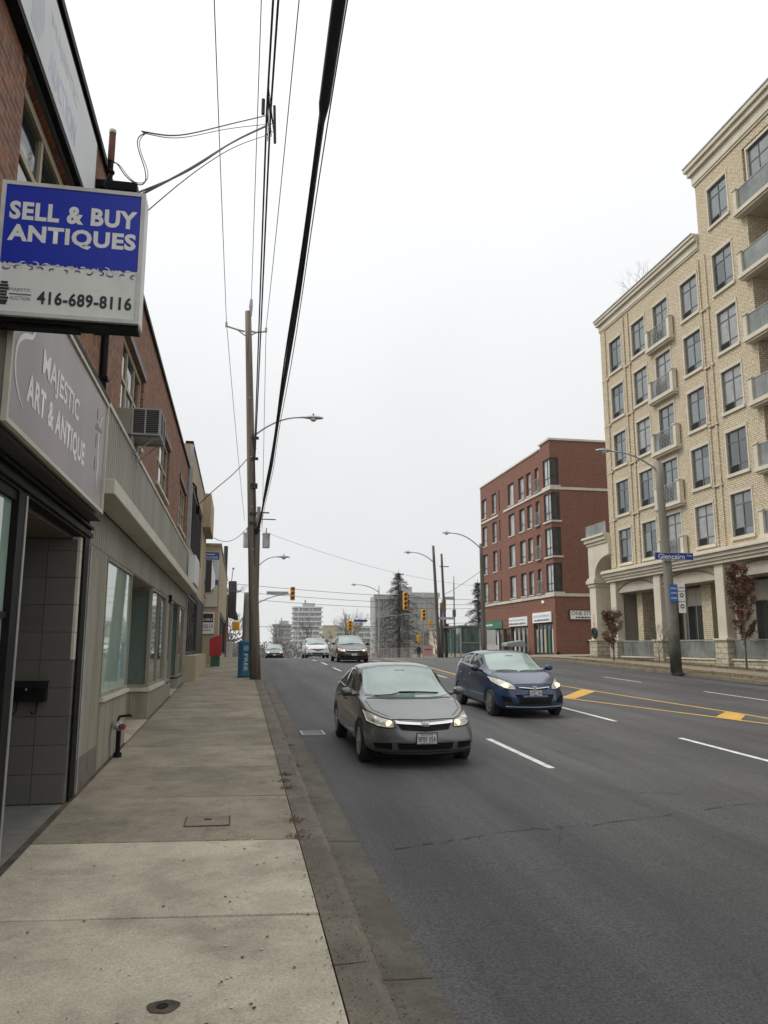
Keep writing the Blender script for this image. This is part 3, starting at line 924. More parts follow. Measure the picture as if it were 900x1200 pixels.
# interiors: curtain, room, display
mb = MB(); k = 0; pts = []
for i in range(60):
    yy = 11.5 + i * .043; pts.append((yy, -2.12 + .02 * (i % 2)))
for (a, xa), (b, xb) in zip(pts, pts[1:]): mb.quad([(xa, a, 1.3), (xb, b, 1.3), (xb, b, 3.35), (xa, a, 3.35)])
build('curtain', mb, MT['cloth_curtain'], BR)
mb = MB(); mb.box(-4.4, -4.3, 17.4, 27.3, .5, 3.4, 0); mb.box(-4.4, -1.95, 17.4, 22.7, 1.1, 1.16, 0); mb.box(-4.4, -1.95, 25.4, 27.3, 1.0, 1.1, 0); mb.box(-4.4, -1.95, 17.4, 27.3, 3.36, 3.40, 0)
mb.box(-4.4, -1.95, 21.0, 21.1, 1.1, 3.36); mb.box(-2.6, -2.55, 25.3, 27.3, 1.1, 3.3)
build('display_room', mb, MT['cloth_curtain'], BR)
mb = MB(); mb.box(-2.35, -2.15, 17.6, 17.95, 1.17, 1.42); mb.box(-2.3, -2.2, 18.2, 18.4, 1.17, 1.6)
tag(build('display_box', mb, MT['red_paint'], None), 'small red box standing in the shop window behind the slanted bay glass', 'box')
mb = MB(); mb.tube([(-2.6, 18.2, 1.2), (-2.55, 18.0, 2.9)], .05, 8); build('interior_post', mb, MT['window_frame_beige'], BR)
mb = MB(); mb.tube([(-1.82, 21.2, 3.25), (-1.82, 21.2, 3.42)], .05, 8); mb.box(-1.86, -1.80, 21.15, 21.25, 3.2, 3.28); build('wall_lamp', mb, MT['black_metal'], BR)

# ---------------- things on that front
# long sign board
S = thing('shop_sign', 'long mauve shop sign board reading MAJESTIC ART & ANTIQUE with a white violin curve', 'sign', (-1.72, 7.3, 4.25))
mauve = M('sign_mauve', (.20, .158, .155), .35, .18, .5, dirt=.5, dirtcol=(.16, .11, .09), stretch=(1, 2, .3))
mb = MB(); mb.box(-1.855, -1.605, 5.42, 9.2, 3.61, 4.88); build('cabinet', mb, MT['metal_greygreen'], S)
mb = MB(); mb.box(-1.605, -1.600, 5.46, 9.16, 3.65, 4.84); build('face', mb, mauve, S)
mb = MB(); FS = F_left(-1.60); frame_rect(mb, FS, 5.40, 9.23, 3.59, 4.90, .04, -.02, .018); build('rim', mb, MT['trim_offwhite'], S)
mb = MB(); mb.box(-1.86, -1.58, 5.42, 9.25, 4.902, 4.96); build('top_cap', mb, MT['black_metal'], S)
text('lettering', 'MAJESTIC', S, (-1.598, 6.98, 4.31), (0, 1, 0), (0, 0, 1), 1.42, .27, MT['ink_white'], .02)
text('lettering', 'ART & ANTIQUE', S, (-1.598, 6.98, 3.98), (0, 1, 0), (0, 0, 1), 2.18, .27, MT['ink_white'], .035)
def ribbon(name, pts, wds, parent, mat, plane='x', n=0):
    mb = MB()
    for i in range(len(pts) - 1):
        (a, b), (c, d) = pts[i], pts[i + 1]
        dx, dy = c - a, d - b; l = math.hypot(dx, dy) or 1
        px, py = -dy / l, dx / l
        w0, w1 = wds[i], wds[i + 1]
        q = [(a - px * w0, b - py * w0), (c - px * w1, d - py * w1), (c + px * w1, d + py * w1), (a + px * w0, b + py * w0)]
        if plane == 'x': mb.quad([(n, u, v) for u, v in q])
        else: mb.quad([(u, n, v) for u, v in q])
    return build(name, mb, mat, parent)
def bez(p, n=14):
    out = []
    for s in range(0, len(p) - 3, 3):
        for i in range(n + (s + 3 >= len(p) - 1)):
            t = i / n; a = (1 - t) ** 3; b = 3 * t * (1 - t) ** 2; c = 3 * t * t * (1 - t); d = t ** 3
            out.append(tuple(a * p[s][k] + b * p[s + 1][k] + c * p[s + 2][k] + d * p[s + 3][k] for k in (0, 1)))
    return out
cv = bez([(5.98, 4.80), (6.02, 4.60), (6.02, 4.42), (5.90, 4.38), (5.70, 4.32), (5.52, 4.25), (5.55, 4.05), (5.58, 3.92), (5.70, 3.85), (5.82, 3.80)])
ribbon('violin_curve', cv, [.004 + .018 * math.sin(PI * i / (len(cv) - 1)) for i in range(len(cv))], S, MT['ink_white'], 'x', -1.5975)
# violin silhouette at the far end of the board
mb = MB()
mb.prism([(8.55, 4.42), (8.92, 4.46), (8.92, 4.49), (8.6, 4.49)], 'x', -1.599, -1.597)
build('bow_graphic', mb, MT['ink_grey'], S)
cv = bez([(8.95, 4.66), (8.7, 4.55), (8.75, 4.2), (8.8, 4.1), (8.86, 4.0), (8.7, 3.95), (8.82, 3.80)])
ribbon('violin_edge', cv, [.006 + .02 * math.sin(PI * i / (len(cv) - 1)) for i in range(len(cv))], S, MT['ink_white'], 'x', -1.5975)
for zz, l in ((4.6, .12), (4.3, .14), (4.05, .16)):
    mb = MB(); mb.box(-1.599, -1.597, 8.62, 8.65, zz - l / 2, zz + l / 2); build('small_print', mb, MT['ink_grey'], S)
# swan neck lamp reflection is left to the renderer

# roof banner
S = thing('roof_banner', 'long pale faded sign board along the roof edge with ghosted blue AUCTION lettering', 'sign', (-1.9, 6, 7.05))
mb = MB(); mb.box(-1.948, -1.852, 2.2, 8.92, 7.06, 8.02); build('cabinet', mb, MT['black_metal'], S)
mb = MB(); mb.box(-1.851, -1.846, 2.25, 8.87, 7.11, 7.99); build('face', mb, MT['banner_white'], S)
text('lettering', 'AUCTION', S, (-1.8445, 7.22, 7.34), (0, 1, 0), (0, 0, 1), 1.15, .26, M('ink_faded', (.50, .54, .68), .5, .1), .02)
text('lettering', 'MAJESTIC', S, (-1.8445, 7.22, 7.70), (0, 1, 0), (0, 0, 1), 1.15, .18, M('ink_ghost', (.56, .59, .68), .5, .1), .0)
mb = MB(); mb.prism([(6.05, 7.2), (6.3, 7.2), (6.45, 7.45), (6.35, 7.75), (6.2, 7.9), (6.05, 7.7)], 'x', -1.846, -1.8445); build('ghost_figure', mb, M('ink_ghost2', (.50, .54, .60), .5, .1), S)

# blade sign
S = thing('blade_sign', 'projecting blue and white box sign reading SELL & BUY ANTIQUES with a phone number', 'sign', (-1.4, 6.15, 4.5))
mb = MB(); mb.box(-1.93, -.85, 6.012, 6.19, 4.585, 5.70); build('cabinet', mb, MT['sign_edge'], S, bev=.008)
FB = F_cam(6.012)
mb = MB(); frame_rect(mb, FB, -1.93, -.85, 4.585, 5.70, .032, -.01, .018); build('rim', mb, MT['sign_edge'], S)
mb = MB(); mb.box(-1.93, -.86, 6.03, 6.18, 4.55, 4.584); mb.box(-2.0, -1.30, 6.06, 6.15, 4.52, 4.549); build('underside_tray', mb, MT['black_metal'], S)
mb = MB(); mb.box(-1.898, -.882, 6.004, 6.0115, 4.617, 5.668); build('white_face', mb, MT['sign_white'], S)
mb = MB()
rr = random.Random(5); xs = [-1.898 + (1.016) * i / 60 for i in range(61)]
poly = [(-1.898, 5.668), (-.882, 5.668)] + [(x, 5.005 + rr.uniform(0, .02)) for x in reversed(xs)]
mb.prism(poly, 'y', 6.0005, 6.0035); build('blue_field', mb, MT['ink_blue'], S)
text('lettering', 'SELL & BUY', S, (-1.385, 5.9992, 5.455), (1, 0, 0), (0, 0, 1), .955, .155, MT['ink_white'], .042)
text('lettering', 'ANTIQUES', S, (-1.385, 5.9992, 5.255), (1, 0, 0), (0, 0, 1), .955, .165, MT['ink_white'], .042)
text('lettering', '416-689-8116', S, (-1.262, 6.0015, 4.745), (1, 0, 0), (0, 0, 1), .70, .112, MT['ink_dark'], .035)
text('lettering', 'MAJESTIC', S, (-1.735, 6.0015, 4.795), (1, 0, 0), (0, 0, 1), .155, .03, MT['ink_grey'])
text('lettering', 'AUCTION', S, (-1.735, 6.0015, 4.728), (1, 0, 0), (0, 0, 1), .145, .03, MT['ink_grey'])
mb = MB(); mb.box(-1.815, -1.655, 6.001, 6.003, 4.757, 4.764); build('logo_rule', mb, MT['ink_dark'], S)
mb = MB()
for zz, wd in ((4.84, .05), (4.815, .065), (4.79, .075), (4.765, .05), (4.74, .05), (4.715, .075), (4.69, .065), (4.67, .05)):
    mb.box(-1.855 - wd / 2, -1.855 + wd / 2, 6.001, 6.003, zz, zz + .019)
build('logo_column', mb, MT['ink_dark'], S)
# curling ornament along the lower edge of the blue field
for i in range(12):
    cx = -1.86 + i * .087; r0 = rr.uniform(.018, .032); s_ = rr.choice((-1, 1)); pts = []; wd = []
    for k in range(16):
        a = k / 15 * 3.6 * s_ + rr.uniform(-.05, .05) + i; r_ = r0 * (1 - k / 20)
        pts.append((cx + r_ * math.cos(a) * 1.3, 4.978 - i * .0 + r_ * math.sin(a) * .8)); wd.append(.0015 + .004 * math.sin(PI * k / 15))
    ribbon('scroll', pts, wd, S, M('ink_violet', (.10, .08, .22), .5, .1), 'y', 5.9998)
    ribbon('scroll', [(x_ + .04, z_ + .033) for x_, z_ in pts], wd, S, MT['ink_white'], 'y', 5.9996)
# the whole cabinet hangs nearer the camera than first laid out: bake the smaller size into its meshes
k_ = .8667
for o in S.children_recursive:
    o.data.transform(Matrix.Scale(k_, 4))
S.location = (S.location.x * k_, S.location.y * k_, 2.1 + (S.location.z - 2.1) * k_)
mb = MB(); mb.box(-1.86, -1.62, 5.30, 5.38, 4.36, 4.42); mb.box(-1.86, -1.62, 5.30, 5.38, 5.05, 5.11); build('wall_bracket', mb, MT['black_metal'], S)
# sign bracket and service mast
S = thing('service_mast', 'rusty conduit mast with drooping service wires on a black bracket above the blue sign', 'service mast', (-1.8, 9.5, 7.9))
mb = MB(); mb.tube([(-1.8, 9.5, 6.6), (-1.8, 9.5, 8.2)], .035, 10); mb.ball((-1.8, 9.5, 8.05), .06, 8, sz=.7); build('pipe', mb, MT['black_metal'], S)
mb = MB(); mb.tube([(-1.8, 9.5, 8.2), (-1.8, 9.5, 8.60)], .042, 10); build('rusty_pipe', mb, M('rust', (.13, .05, .03), .8, .3, 6), S)
mb = MB(); mb.tube([(-1.8, 9.5, 8.60), (-1.8, 9.5, 8.64)], .045, 10); build('cap', mb, MT['steel'], S)
mb = MB(); mb.box(-1.95, -1.45, 9.42, 9.62, 7.78, 7.90); build('bracket', mb, MT['black_metal'], S, bev=.01)
mb = MB(); mb.tube([(x, 9.35, z) for x, z in bez([(-1.76, 8.08), (-1.68, 8.16), (-1.66, 7.95), (-1.5, 7.86), (-1.38, 7.78), (-1.30, 7.84), (-1.36, 8.05), (-1.40, 8.22), (-1.58, 8.50), (-1.36, 8.55)], 12)], .007, 6); mb.tube([(x, 9.33, z) for x, z in bez([(-1.76, 8.06), (-1.66, 8.14), (-1.62, 7.95), (-1.48, 7.85), (-1.34, 7.80), (-1.28, 7.90), (-1.33, 8.05), (-1.38, 8.2), (-1.52, 8.42), (-1.37, 8.53)], 12)], .005, 6); build('loop_wire', mb, MT['cable_black'], S)
mb = MB(); mb.tube([(-1.8, 9.45, 8.0), (-1.85, 9.4, 7.8), (-1.75, 9.4, 7.7), (-1.78, 9.4, 7.5)], .008, 5); build('loop_wire', mb, MT['cable_black'], S)

# air conditioner
S = thing('air_conditioner', 'beige window air conditioner with dark grilles on steel brackets above the canopy', 'air conditioner', (-1.7, 13.5, 5.5))
AX0, AX1, AY0, AY1, AZ0, AZ1 = -1.98, -1.30, 12.0, 12.72, 5.29, 5.71
mb = MB(); mb.box(AX0, AX1, AY0, AY1, AZ0, AZ1); build('case', mb, MT['metal_greygreen'], S, bev=.012)
mb = MB()
frame_rect(mb, F_left(AX1), AY0, AY1, AZ0, AZ1, .025, -.01, .012); fbox(mb, F_left(AX1), (AY0 + AY1) / 2 - .02, (AY0 + AY1) / 2 + .02, AZ0, AZ1, -.01, .013)
frame_rect(mb, F_cam(AY0), -1.72, AX1, AZ0, AZ1, .022, -.01, .012); fbox(mb, F_cam(AY0), -1.53, -1.51, AZ0, AZ1, -.01, .013)
build('case_rim', mb, MT['galvanised'], S)
mb = MB(); mb.box(AX1, AX1 + .004, AY0 + .035, AY1 - .035, AZ0 + .035, AZ1 - .035); mb.box(-1.70, AX1 - .022, AY0 - .004, AY0, AZ0 + .022, AZ1 - .022)
g_ = build('grille', mb, MT['interior_dark'], S)
mb = MB()
for k in range(12):
    zz = AZ0 + .035 + k * .031
    mb.box(-1.70, AX1 - .022, AY0 - .009, AY0 - .004, zz, zz + .008); mb.box(AX1 + .004, AX1 + .009, AY0 + .035, AY1 - .035, zz, zz + .008)
build('louvre', mb, MT['frame_charcoal'], g_)
for yy in (AY0 + .1, AY1 - .1):
    mb = MB(); mb.tube([(-1.33, yy, AZ0 - .02), (-1.92, yy, AZ0 - .02)], .014, 6); mb.tube([(-1.4, yy, AZ0 - .03), (-1.70, yy, AZ0 - .30)], .012, 6); mb.box(-1.73, -1.69, yy - .05, yy + .05, AZ0 - .36, AZ0)
    build('bracket', mb, MT['galvanised'], S)

# mailbox
S = thing('mailbox', 'black wall mailbox with two hooks on the dark grey tiled recess wall', 'mailbox', (-2.27, 9.42, 1.5))
mb = MB(); mb.prism([(9.50, 1.49), (9.38, 1.49), (9.37, 1.64), (9.42, 1.71), (9.50, 1.71)], 'x', -2.44, -2.10); build('box', mb, MT['black_metal'], S, bev=.006)
mb = MB(); mb.prism([(9.50, 1.715), (9.41, 1.715), (9.355, 1.645), (9.36, 1.635), (9.42, 1.70), (9.50, 1.70)], 'x', -2.45, -2.09); build('lid', mb, MT['black_metal'], S)
mb = MB(); mb.ball((-2.30, 9.368, 1.625), .012, 8); build('knob', mb, MT['aluminium'], S)
for xx in (-2.40, -2.19):
    mb = MB(); mb.tube([(xx, 9.42, 1.49), (xx, 9.42, 1.40), (xx - .01, 9.40, 1.365), (xx - .03, 9.375, 1.36), (xx - .045, 9.36, 1.39)], .008, 6); build('hook', mb, MT['black_metal'], S)

# fire department connection
S = thing('standpipe', 'fire department pipe with a dull red cap in front of the greygreen boards', 'standpipe', (-1.75, 12.6, prof(12.6) + .12))
zb = prof(12.6) + .12
mb = MB(); mb.tube([(-1.74, 12.6, zb - .02), (-1.74, 12.6, zb + .06)], .06, 12); mb.tube([(-1.74, 12.6, zb), (-1.74, 12.6, zb + .42)], .035, 10); build('pipe', mb, MT['black_metal'], S)
mb = MB(); mb.ball((-1.74, 12.6, zb + .45), .075, 12, sz=1.1); mb.tube([(-1.74, 12.6, zb + .45), (-1.80, 12.52, zb + .45)], .05, 10); build('body', mb, MT['galvanised'], S, smooth=True)
mb = MB(); mb.tube([(-1.70, 12.56, zb + .44), (-1.665, 12.51, zb + .44)], .045, 12); mb.tube([(-1.665, 12.51, zb + .44), (-1.65, 12.49, zb + .44)], .022, 8); build('red_cap', mb, M('red_dull', (.22, .045, .04), .7, .4, 20), S)
mb = MB(); mb.tube([(-1.76, 12.6, zb + .52), (-1.74, 12.6, zb + .585), (-1.60, 12.62, zb + .60), (-1.57, 12.64, zb + .585)], .02, 8); build('valve_handle', mb, MT['black_metal'], S)
mb = MB(); mb.tube([(-1.82, 12.5, zb + .02), (-1.83, 12.48, zb + .3), (-1.80, 12.52, zb + .52)], .012, 6); build('chain_pipe', mb, MT['galvanised'], S)

# ================================================================ beige building
BB = thing('beige_building', 'beige stucco building with a strip of dark upper windows past the brick shop', 'building', (-1.85, 34, prof(34)))
mb = MB()
wall(mb, FG, 27.8, 41.2, 4.2, 9.25, [(28.8, 36.8, 5.6, 8.05)], .2)
mb.quad([(-1.85, 27.8, 4), (-1.85, 27.8, 9.25), (-12, 27.8, 9.25), (-12, 27.8, 4)]); mb.quad([(-1.85, 41.2, 0), (-1.85, 41.2, 9.25), (-12, 41.2, 9.25), (-12, 41.2, 0)])
mb.quad([(-1.86, 27.8, 9.1), (-1.86, 41.2, 9.1), (-12, 41.2, 9.1), (-12, 27.8, 9.1)])
build('upper_wall', mb, MT['stucco_beige'], BB)
mb = MB(); mb.box(-1.86, -1.5, 36.9, 41.25, 7.6, 9.2); build('projecting_fin', mb, MT['stucco_beige'], BB)
mb = MB(); mb.box(-2.1, -1.82, 27.78, 41.22, 9.252, 9.34); build('coping', mb, MT['black_metal'], BB)
glazing(BB, FG, 28.82, 36.78, 5.62, 8.03, (.125, .25, .375, .5, .625, .75, .875), (), MT['frame_black'], MT['glass_dark'], .10, -.10, .10)
mb = MB(); mb.box(-1.95, -1.47, 28.35, 36.6, .6, 1.76); build('low_wall', mb, MT['stucco_beige'], BB)
mb = MB(); mb.box(-2.0, -1.84, 28.35, 35.6, 4.0, 4.19); mb.box(-2.0, -1.86, 35.4, 41.2, 1.2, 4.19); build('shopfront_surround', mb, MT['dark_soffit'], BB)
glazing(BB, F_left(-1.86), 28.4, 35.4, 1.82, 3.98, (.14, .28, .42, .56, .7, .85), (), MT['frame_black'], MT['glass_dark'], .08, -.06, .06, name='shopfront_window')
mb = MB()
for k in range(3):
    yy = 30.6 + k * 2.3; mb.box(-1.472, -1.467, yy, yy + .02, .8, 1.77)
build('wall_joint', mb, MT['dark_soffit'], BB)
mb = MB(); mb.box(-1.95, -1.86, 36.6, 41.2, .9, 1.2); mb.box(-12, -1.87, 37.45, 41.2, 1.0, 4.2); build('rear_wall', mb, MT['stucco_beige'], BB)
mb = MB(); mb.box(-1.93, -1.80, 27.76, 27.80, .8, 9.2); build('corner_downpipe', mb, MT['galvanised'], BB)
mb = MB(); mb.tube([(-1.78, 27.8, 7.8), (-1.70, 28.2, 7.75), (-1.72, 29, 7.6), (-1.66, 30.2, 7.3), (-1.7, 31.5, 7.5)], .035, 6); mb.box(-1.85, -1.7, 31.2, 31.5, 7.3, 7.6); build('wall_cable', mb, MT['black_metal'], BB)
S = thing('cabinet_sign', 'black and white box sign tapering away above the low beige wall', 'sign', (-1.3, 32, 4))
mb = MB(); mb.hexa([(-1.34, 30.4, 4.12), (-1.12, 30.4, 4.12), (-1.12, 34.8, 4.6), (-1.34, 34.8, 4.6), (-1.34, 30.4, 5.35), (-1.12, 30.4, 5.35), (-1.12, 34.8, 5.15), (-1.34, 34.8, 5.15)]); build('cabinet', mb, MT['frame_black'], S)
mb = MB(); mb.hexa([(-1.12, 30.46, 4.2), (-1.112, 30.46, 4.2), (-1.112, 34.74, 4.66), (-1.12, 34.74, 4.66), (-1.12, 30.46, 5.29), (-1.112, 30.46, 5.29), (-1.112, 34.74, 5.1), (-1.12, 34.74, 5.1)]); build('face', mb, MT['sign_white'], S)
mb = MB(); mb.box(-1.68, -1.46, 25.6, 28.0, 4.1, 5.0); solo('panel_sign', mb, MT['banner_white'], 'blank pale sign panel fixed at the far end of the greygreen canopy', 'sign', (-1.6, 26.8, 4.1))

# ================================================================ building with the sign wall
BC = thing('sign_wall_building', 'tan stucco building whose camera facing wall carries three stacked signs', 'building', (-1.1, 50, prof(50)))
mb = MB()
mb.box(-12, -1.1, 41.5, 64.5, 4.0, 7.3); mb.box(-12, -1.35, 41.5, 64.5, .8, 4.0)
mb.box(-1.36, -1.1, 41.5, 44.2, .8, 4.0); mb.box(-1.36, -1.1, 44.2, 64.5, .8, 1.5)
build('wall', mb, MT['stucco_beige'], BC)
mb = MB(); mb.box(-12, -1.05, 41.45, 64.55, 7.302, 7.42); build('coping', mb, MT['metal_greygreen'], BC)
glazing(BC, F_left(-1.1), 44.25, 63.8, 1.52, 3.96, (.2, .4, .6, .8), (), MT['frame_black'], MT['glass_dark'], .12, -.1, .1, name='shopfront_window')
S = thing('directory_sign', 'tall blue headed directory sign, topmost on the tan stucco wall', 'sign', (-1.6, 41.4, 5.3))
mb = MB(); mb.box(-2.1, -1.13, 41.40, 41.49, 5.22, 6.98); build('board', mb, MT['banner_white'], S)
mb = MB(); mb.box(-2.08, -1.15, 41.392, 41.399, 6.55, 6.95); mb.box(-2.08, -1.15, 41.392, 41.399, 5.24, 5.5); build('blue_band', mb, M('ink_navy', (.05, .09, .33), .5, .1), S)
for k, (zz, l) in enumerate(((6.8, .6), (6.42, .75), (6.2, .7), (6.12, .3), (5.98, .65), (5.84, .6), (5.68, .55), (5.58, .45))):
    mb = MB(); x0 = -2.0 + rr.uniform(0, .15)
    while x0 < -2.0 + l:
        l_ = rr.uniform(.04, .14); mb.box(x0, x0 + l_, 41.388, 41.391, zz, zz + .05); x0 += l_ + .03
    build('print_line', mb, MT['ink_white'] if k == 0 else MT['ink_pale_blue'], S)
mb = MB(); x0 = -2.05
while x0 < -1.25:
    l_ = rr.uniform(.05, .12); mb.box(x0, x0 + l_, 41.388, 41.391, 6.60, 6.72); x0 += l_ + .03
build('print_line', mb, MT['ink_pale_blue'], S)
S = thing('lettered_board', 'pale board with large black letters, middle sign on the tan stucco wall', 'sign', (-1.7, 41.4, 4.5))
mb = MB(); mb.box(-2.5, -1.18, 41.40, 41.49, 4.1, 5.19); build('board', mb, MT['trim_offwhite'], S)
for s_, xr, zz in (('RST', -1.36, 4.86), ('AL', -1.72, 4.62), ('E', -1.82, 4.31)):
    wd = .155 * len(s_)
    text('lettering', s_, S, (xr - wd / 2, 41.394, zz), (1, 0, 0), (0, 0, 1), wd, .2, MT['ink_dark'], .01)
S = thing('vacancy_sign', 'black and white AVAILABLE sign with phone digits, lowest on the tan stucco wall', 'sign', (-1.8, 41.4, 3))
mb = MB(); mb.box(-2.35, -1.30, 41.40, 41.49, 2.72, 3.82); build('board', mb, MT['sign_white'], S)
mb = MB(); mb.box(-2.3, -1.35, 41.392, 41.399, 3.3, 3.75); build('black_panel', mb, MT['frame_black'], S)
text('lettering', '(VAILABLE', S, (-1.78, 41.388, 3.43), (1, 0, 0), (0, 0, 1), .78, .15, MT['ink_white'], .01)
text('lettering', '64-0213', S, (-1.74, 41.394, 3.10), (1, 0, 0), (0, 0, 1), .74, .2, MT['ink_dark'], .01)
mb = MB(); mb.box(-2.25, -1.45, 41.394, 41.399, 2.88, 2.92); build('rule', mb, MT['ink_grey'], S)
mb = MB(); mb.tube([(-1.2, 60, 7.3), (-1.2, 60, 9.6)], .16, 10); build('chimney', mb, MT['frame_black'], BC)
S = thing('far_shop', 'dark brown low shop with a projecting awning beyond the tan building', 'building', (-1.2, 72, prof(72)))
mb = MB(); mb.box(-12, -1.0, 64.6, 71.5, .5, 6.2); build('wall', mb, MT['brick_brown'], S)
mb = MB(); mb.box(-1.0, -.35, 65.5, 71, 5.0, 7.4); mb.prism([(-1.0, 4.6), (-.15, 4.3), (-.15, 4.5), (-.35, 5.0), (-1.0, 5.0)], 'y', 65.5, 71); build('awning', mb, MT['dark_soffit'], S)

# things on the left sidewalk
S = thing('news_box', 'red topped dark green newspaper box beside the low beige wall', 'newspaper box', (-1.05, 38.3, prof(38.3) + .12))
zb = prof(38.3) + .12
mb = MB(); mb.box(-1.30, -.88, 38.2, 38.6, zb, zb + .5); build('pedestal', mb, MT['green_paint'], S)
mb = MB(); mb.prism([(-1.38, zb + .5), (-.82, zb + .5), (-.82, zb + 1.5), (-1.38, zb + 1.28)], 'y', 38.15, 38.65); build('red_box', mb, MT['red_paint'], S)
S = thing('utility_cabinet', 'pale grey utility cabinet at the far end of the left sidewalk', 'utility cabinet', (-.8, 62, prof(62) + .12))
zb = prof(62) + .12
mb = MB(); mb.box(-1.05, -.5, 61.8, 62.4, zb, zb + 1.15); build('case', mb, MT['white_panel'], S, bev=.02)
mb = MB(); mb.box(-1.0, -.55, 61.79, 61.8, zb + .1, zb + 1.05); build('door', mb, MT['white_panel'], S)
S = thing('information_pillar', 'narrow teal blue newspaper pillar with white vertical print beside the wooden pole', 'newspaper box', (.2, 30.3, prof(30.3) + .12))
zb = prof(30.3) + .12
mb = MB(); mb.prism([(-.02, zb), (.46, zb), (.46, zb + 1.30), (.06, zb + 1.36), (-.02, zb + 1.30)], 'y', 30.0, 30.42); build('case', mb, MT['blue_paint'], S, bev=.02)
mb = MB(); mb.box(-.03, .47, 29.98, 30.44, zb - .01, zb + .05); build('foot', mb, MT['frame_black'], S)
mb = MB(); mb.tube([(.27, 29.997, zb + 1.07), (.27, 29.994, zb + 1.07)], .10, 14); build('disc_print', mb, M('ink_paleblue2', (.25, .5, .62), .5, .1), S)
text('lettering', 'FREE', S, (.27, 29.994, zb + .55), (0, 0, -1), (1, 0, 0), .62, .13, MT['ink_white'], .01)
mb = MB(); mb.box(-.018, .12, 29.993, 29.999, zb + .1, zb + 1.25); build('side_band', mb, M('blue_deep', (.01, .08, .2), .5, .1), S)
# ================================================================ tan brick apartment building on the right
X0 = 23.5
TB = thing('tan_apartment_building', 'large tan brick apartment building with stone podium and balconies on the right', 'building', (X0, 36, prof(36)))
FT = F_right(X0)
ZW = [7.2, 10.28, 13.42, 16.58, 19.72]            # window sills, low block
ZE = ZW + [22.0 - .02 + .0, ]                       # tall block has one more plus the top row
ZE = [7.3, 10.4, 13.55, 16.7, 19.85, 23.6]
HW = 2.1
colsY = {'A': (43.72, 45.3), 'B': (40.78, 42.32), 'C': (38.15, 39.72), 'D': (35.2, 36.78), 'E': (32.13, 33.73)}
holes = []
for k, (a, b) in colsY.items():
    if k == 'E':
        for z in (7.3, 10.4, 13.55, 16.7, 19.9, 23.6): holes.append((a, b, z, z + HW))
    else:
        for z in ZW: holes.append((a, b, z if k != 'C' else z - .35, z + HW + (.02)))
# balcony bay
BAY = (23.0, 30.8)
mb = MB()
low = [h for h in holes if h[0] > 34.8]; tall = [h for h in holes if h[0] < 34.8]
wall(mb, FT, 34.75, 46.4, 6.7, 23.25, low, .17)
wall(mb, FT, 30.8, 34.75, 6.7, 27.0, tall, .17)
wall(mb, FT, 14.0, 23.0, 6.7, 27.0, [(15.5 + k * 3, 17.1 + k * 3, z, z + HW) for k in range(2) for z in (7.3, 10.4, 13.55, 16.7, 19.9, 23.6)], .17)
fbox(mb, FT, 23.0, 30.8, 26.1, 27.0, -.5, 0)
mb.quad([(X0, 30.8, 6.7), (X0, 30.8, 26.1), (25.0, 30.8, 26.1), (25.0, 30.8, 6.7)])
mb.quad([(X0, 23.0, 6.7), (X0, 23.0, 26.1), (25.0, 23.0, 26.1), (25.0, 23.0, 6.7)])
mb.quad([(X0, 46.4, 6.0), (X0, 46.4, 23.3), (42, 46.4, 23.3), (42, 46.4, 6.0)])
mb.quad([(X0, 34.75, 23.0), (X0, 34.75, 27), (42, 34.75, 27), (42, 34.75, 23)])
mb.quad([(X0, 14, 6.7), (X0, 14, 27), (42, 14, 27), (42, 14, 6.7)])
rz_ = [(24.3, 26.0, z, z + 2.15) for z in ()]
FRc = F_right(24.9)
wall(mb, FRc, 23.0, 30.8, 6.7, 26.1, [(24.2, 26.4, z, z + 2.3) for z in (7.1, 10.2, 13.35, 16.5, 19.7)] + [(28.2, 30.2, z, z + 2.3) for z in (7.1, 10.2, 13.35, 16.5, 19.7)], .1)
build('brick_wall', mb, MT['brick_tan'], TB)
mb = MB(); mb.quad([(X0 - .0, 34.75, 23.3), (X0, 46.4, 23.3), (42, 46.4, 23.3), (42, 34.75, 23.3)]); mb.quad([(X0, 14, 27.05), (X0, 34.75, 27.05), (42, 34.75, 27.05), (42, 14, 27.05)])
build('roof', mb, MT['concrete_mid'], TB)
def cornice(name, y0, y1, z0, steps, mat='stucco_cream', ret=True):
    mb = MB()
    for (za, zb_, n) in steps:
        mb.box(X0 - n, X0 + .3, y0 - (n if not ret else 0), y1 + n, z0 + za, z0 + zb_)
        if ret: mb.box(X0 + .301, X0 + 6, y1, y1 + n, z0 + za, z0 + zb_)
    return build(name, mb, MT[mat], TB, bev=.015)
cornice('cornice', 34.80, 46.4, 22.95, [(0, .10, .07), (.101, .52, .11), (.521, .74, .26), (.741, .92, .33)])
cornice('cornice', 14.0, 34.75, 26.55, [(0, .12, .07), (.121, .66, .12), (.661, .96, .28), (.961, 1.2, .40)], ret=True)
mb = MB(); mb.box(X0 - .37, X0 + .2, 34.9, 46.77, 23.872, 23.93); mb.box(X0 - .44, X0 + .2, 14, 35.18, 27.752, 27.82)
build('flashing', mb, MT['galvanised'], TB)
# pilaster strips and corner quoin
mb = MB()
for (a, b, z0_, z1_) in ((42.62, 42.78, 7, 22.8), (43.22, 43.38, 7, 22.8), (34.28, 34.44, 7, 22.4), (34.86, 34.98, 7, 22.4), (45.75, 46.38, 7, 22.9)):
    fbox(mb, FT, a, b, z0_, z1_, 0, .07)
for z in (10.0, 13.15, 16.28, 19.42):
    for (a, b) in ((42.5, 43.5), (34.2, 35.05), (45.5, 46.4)):
        fbox(mb, FT, a, b, z, z + .12, 0, .09)
build('pilaster', mb, MT['brick_tan'], TB)
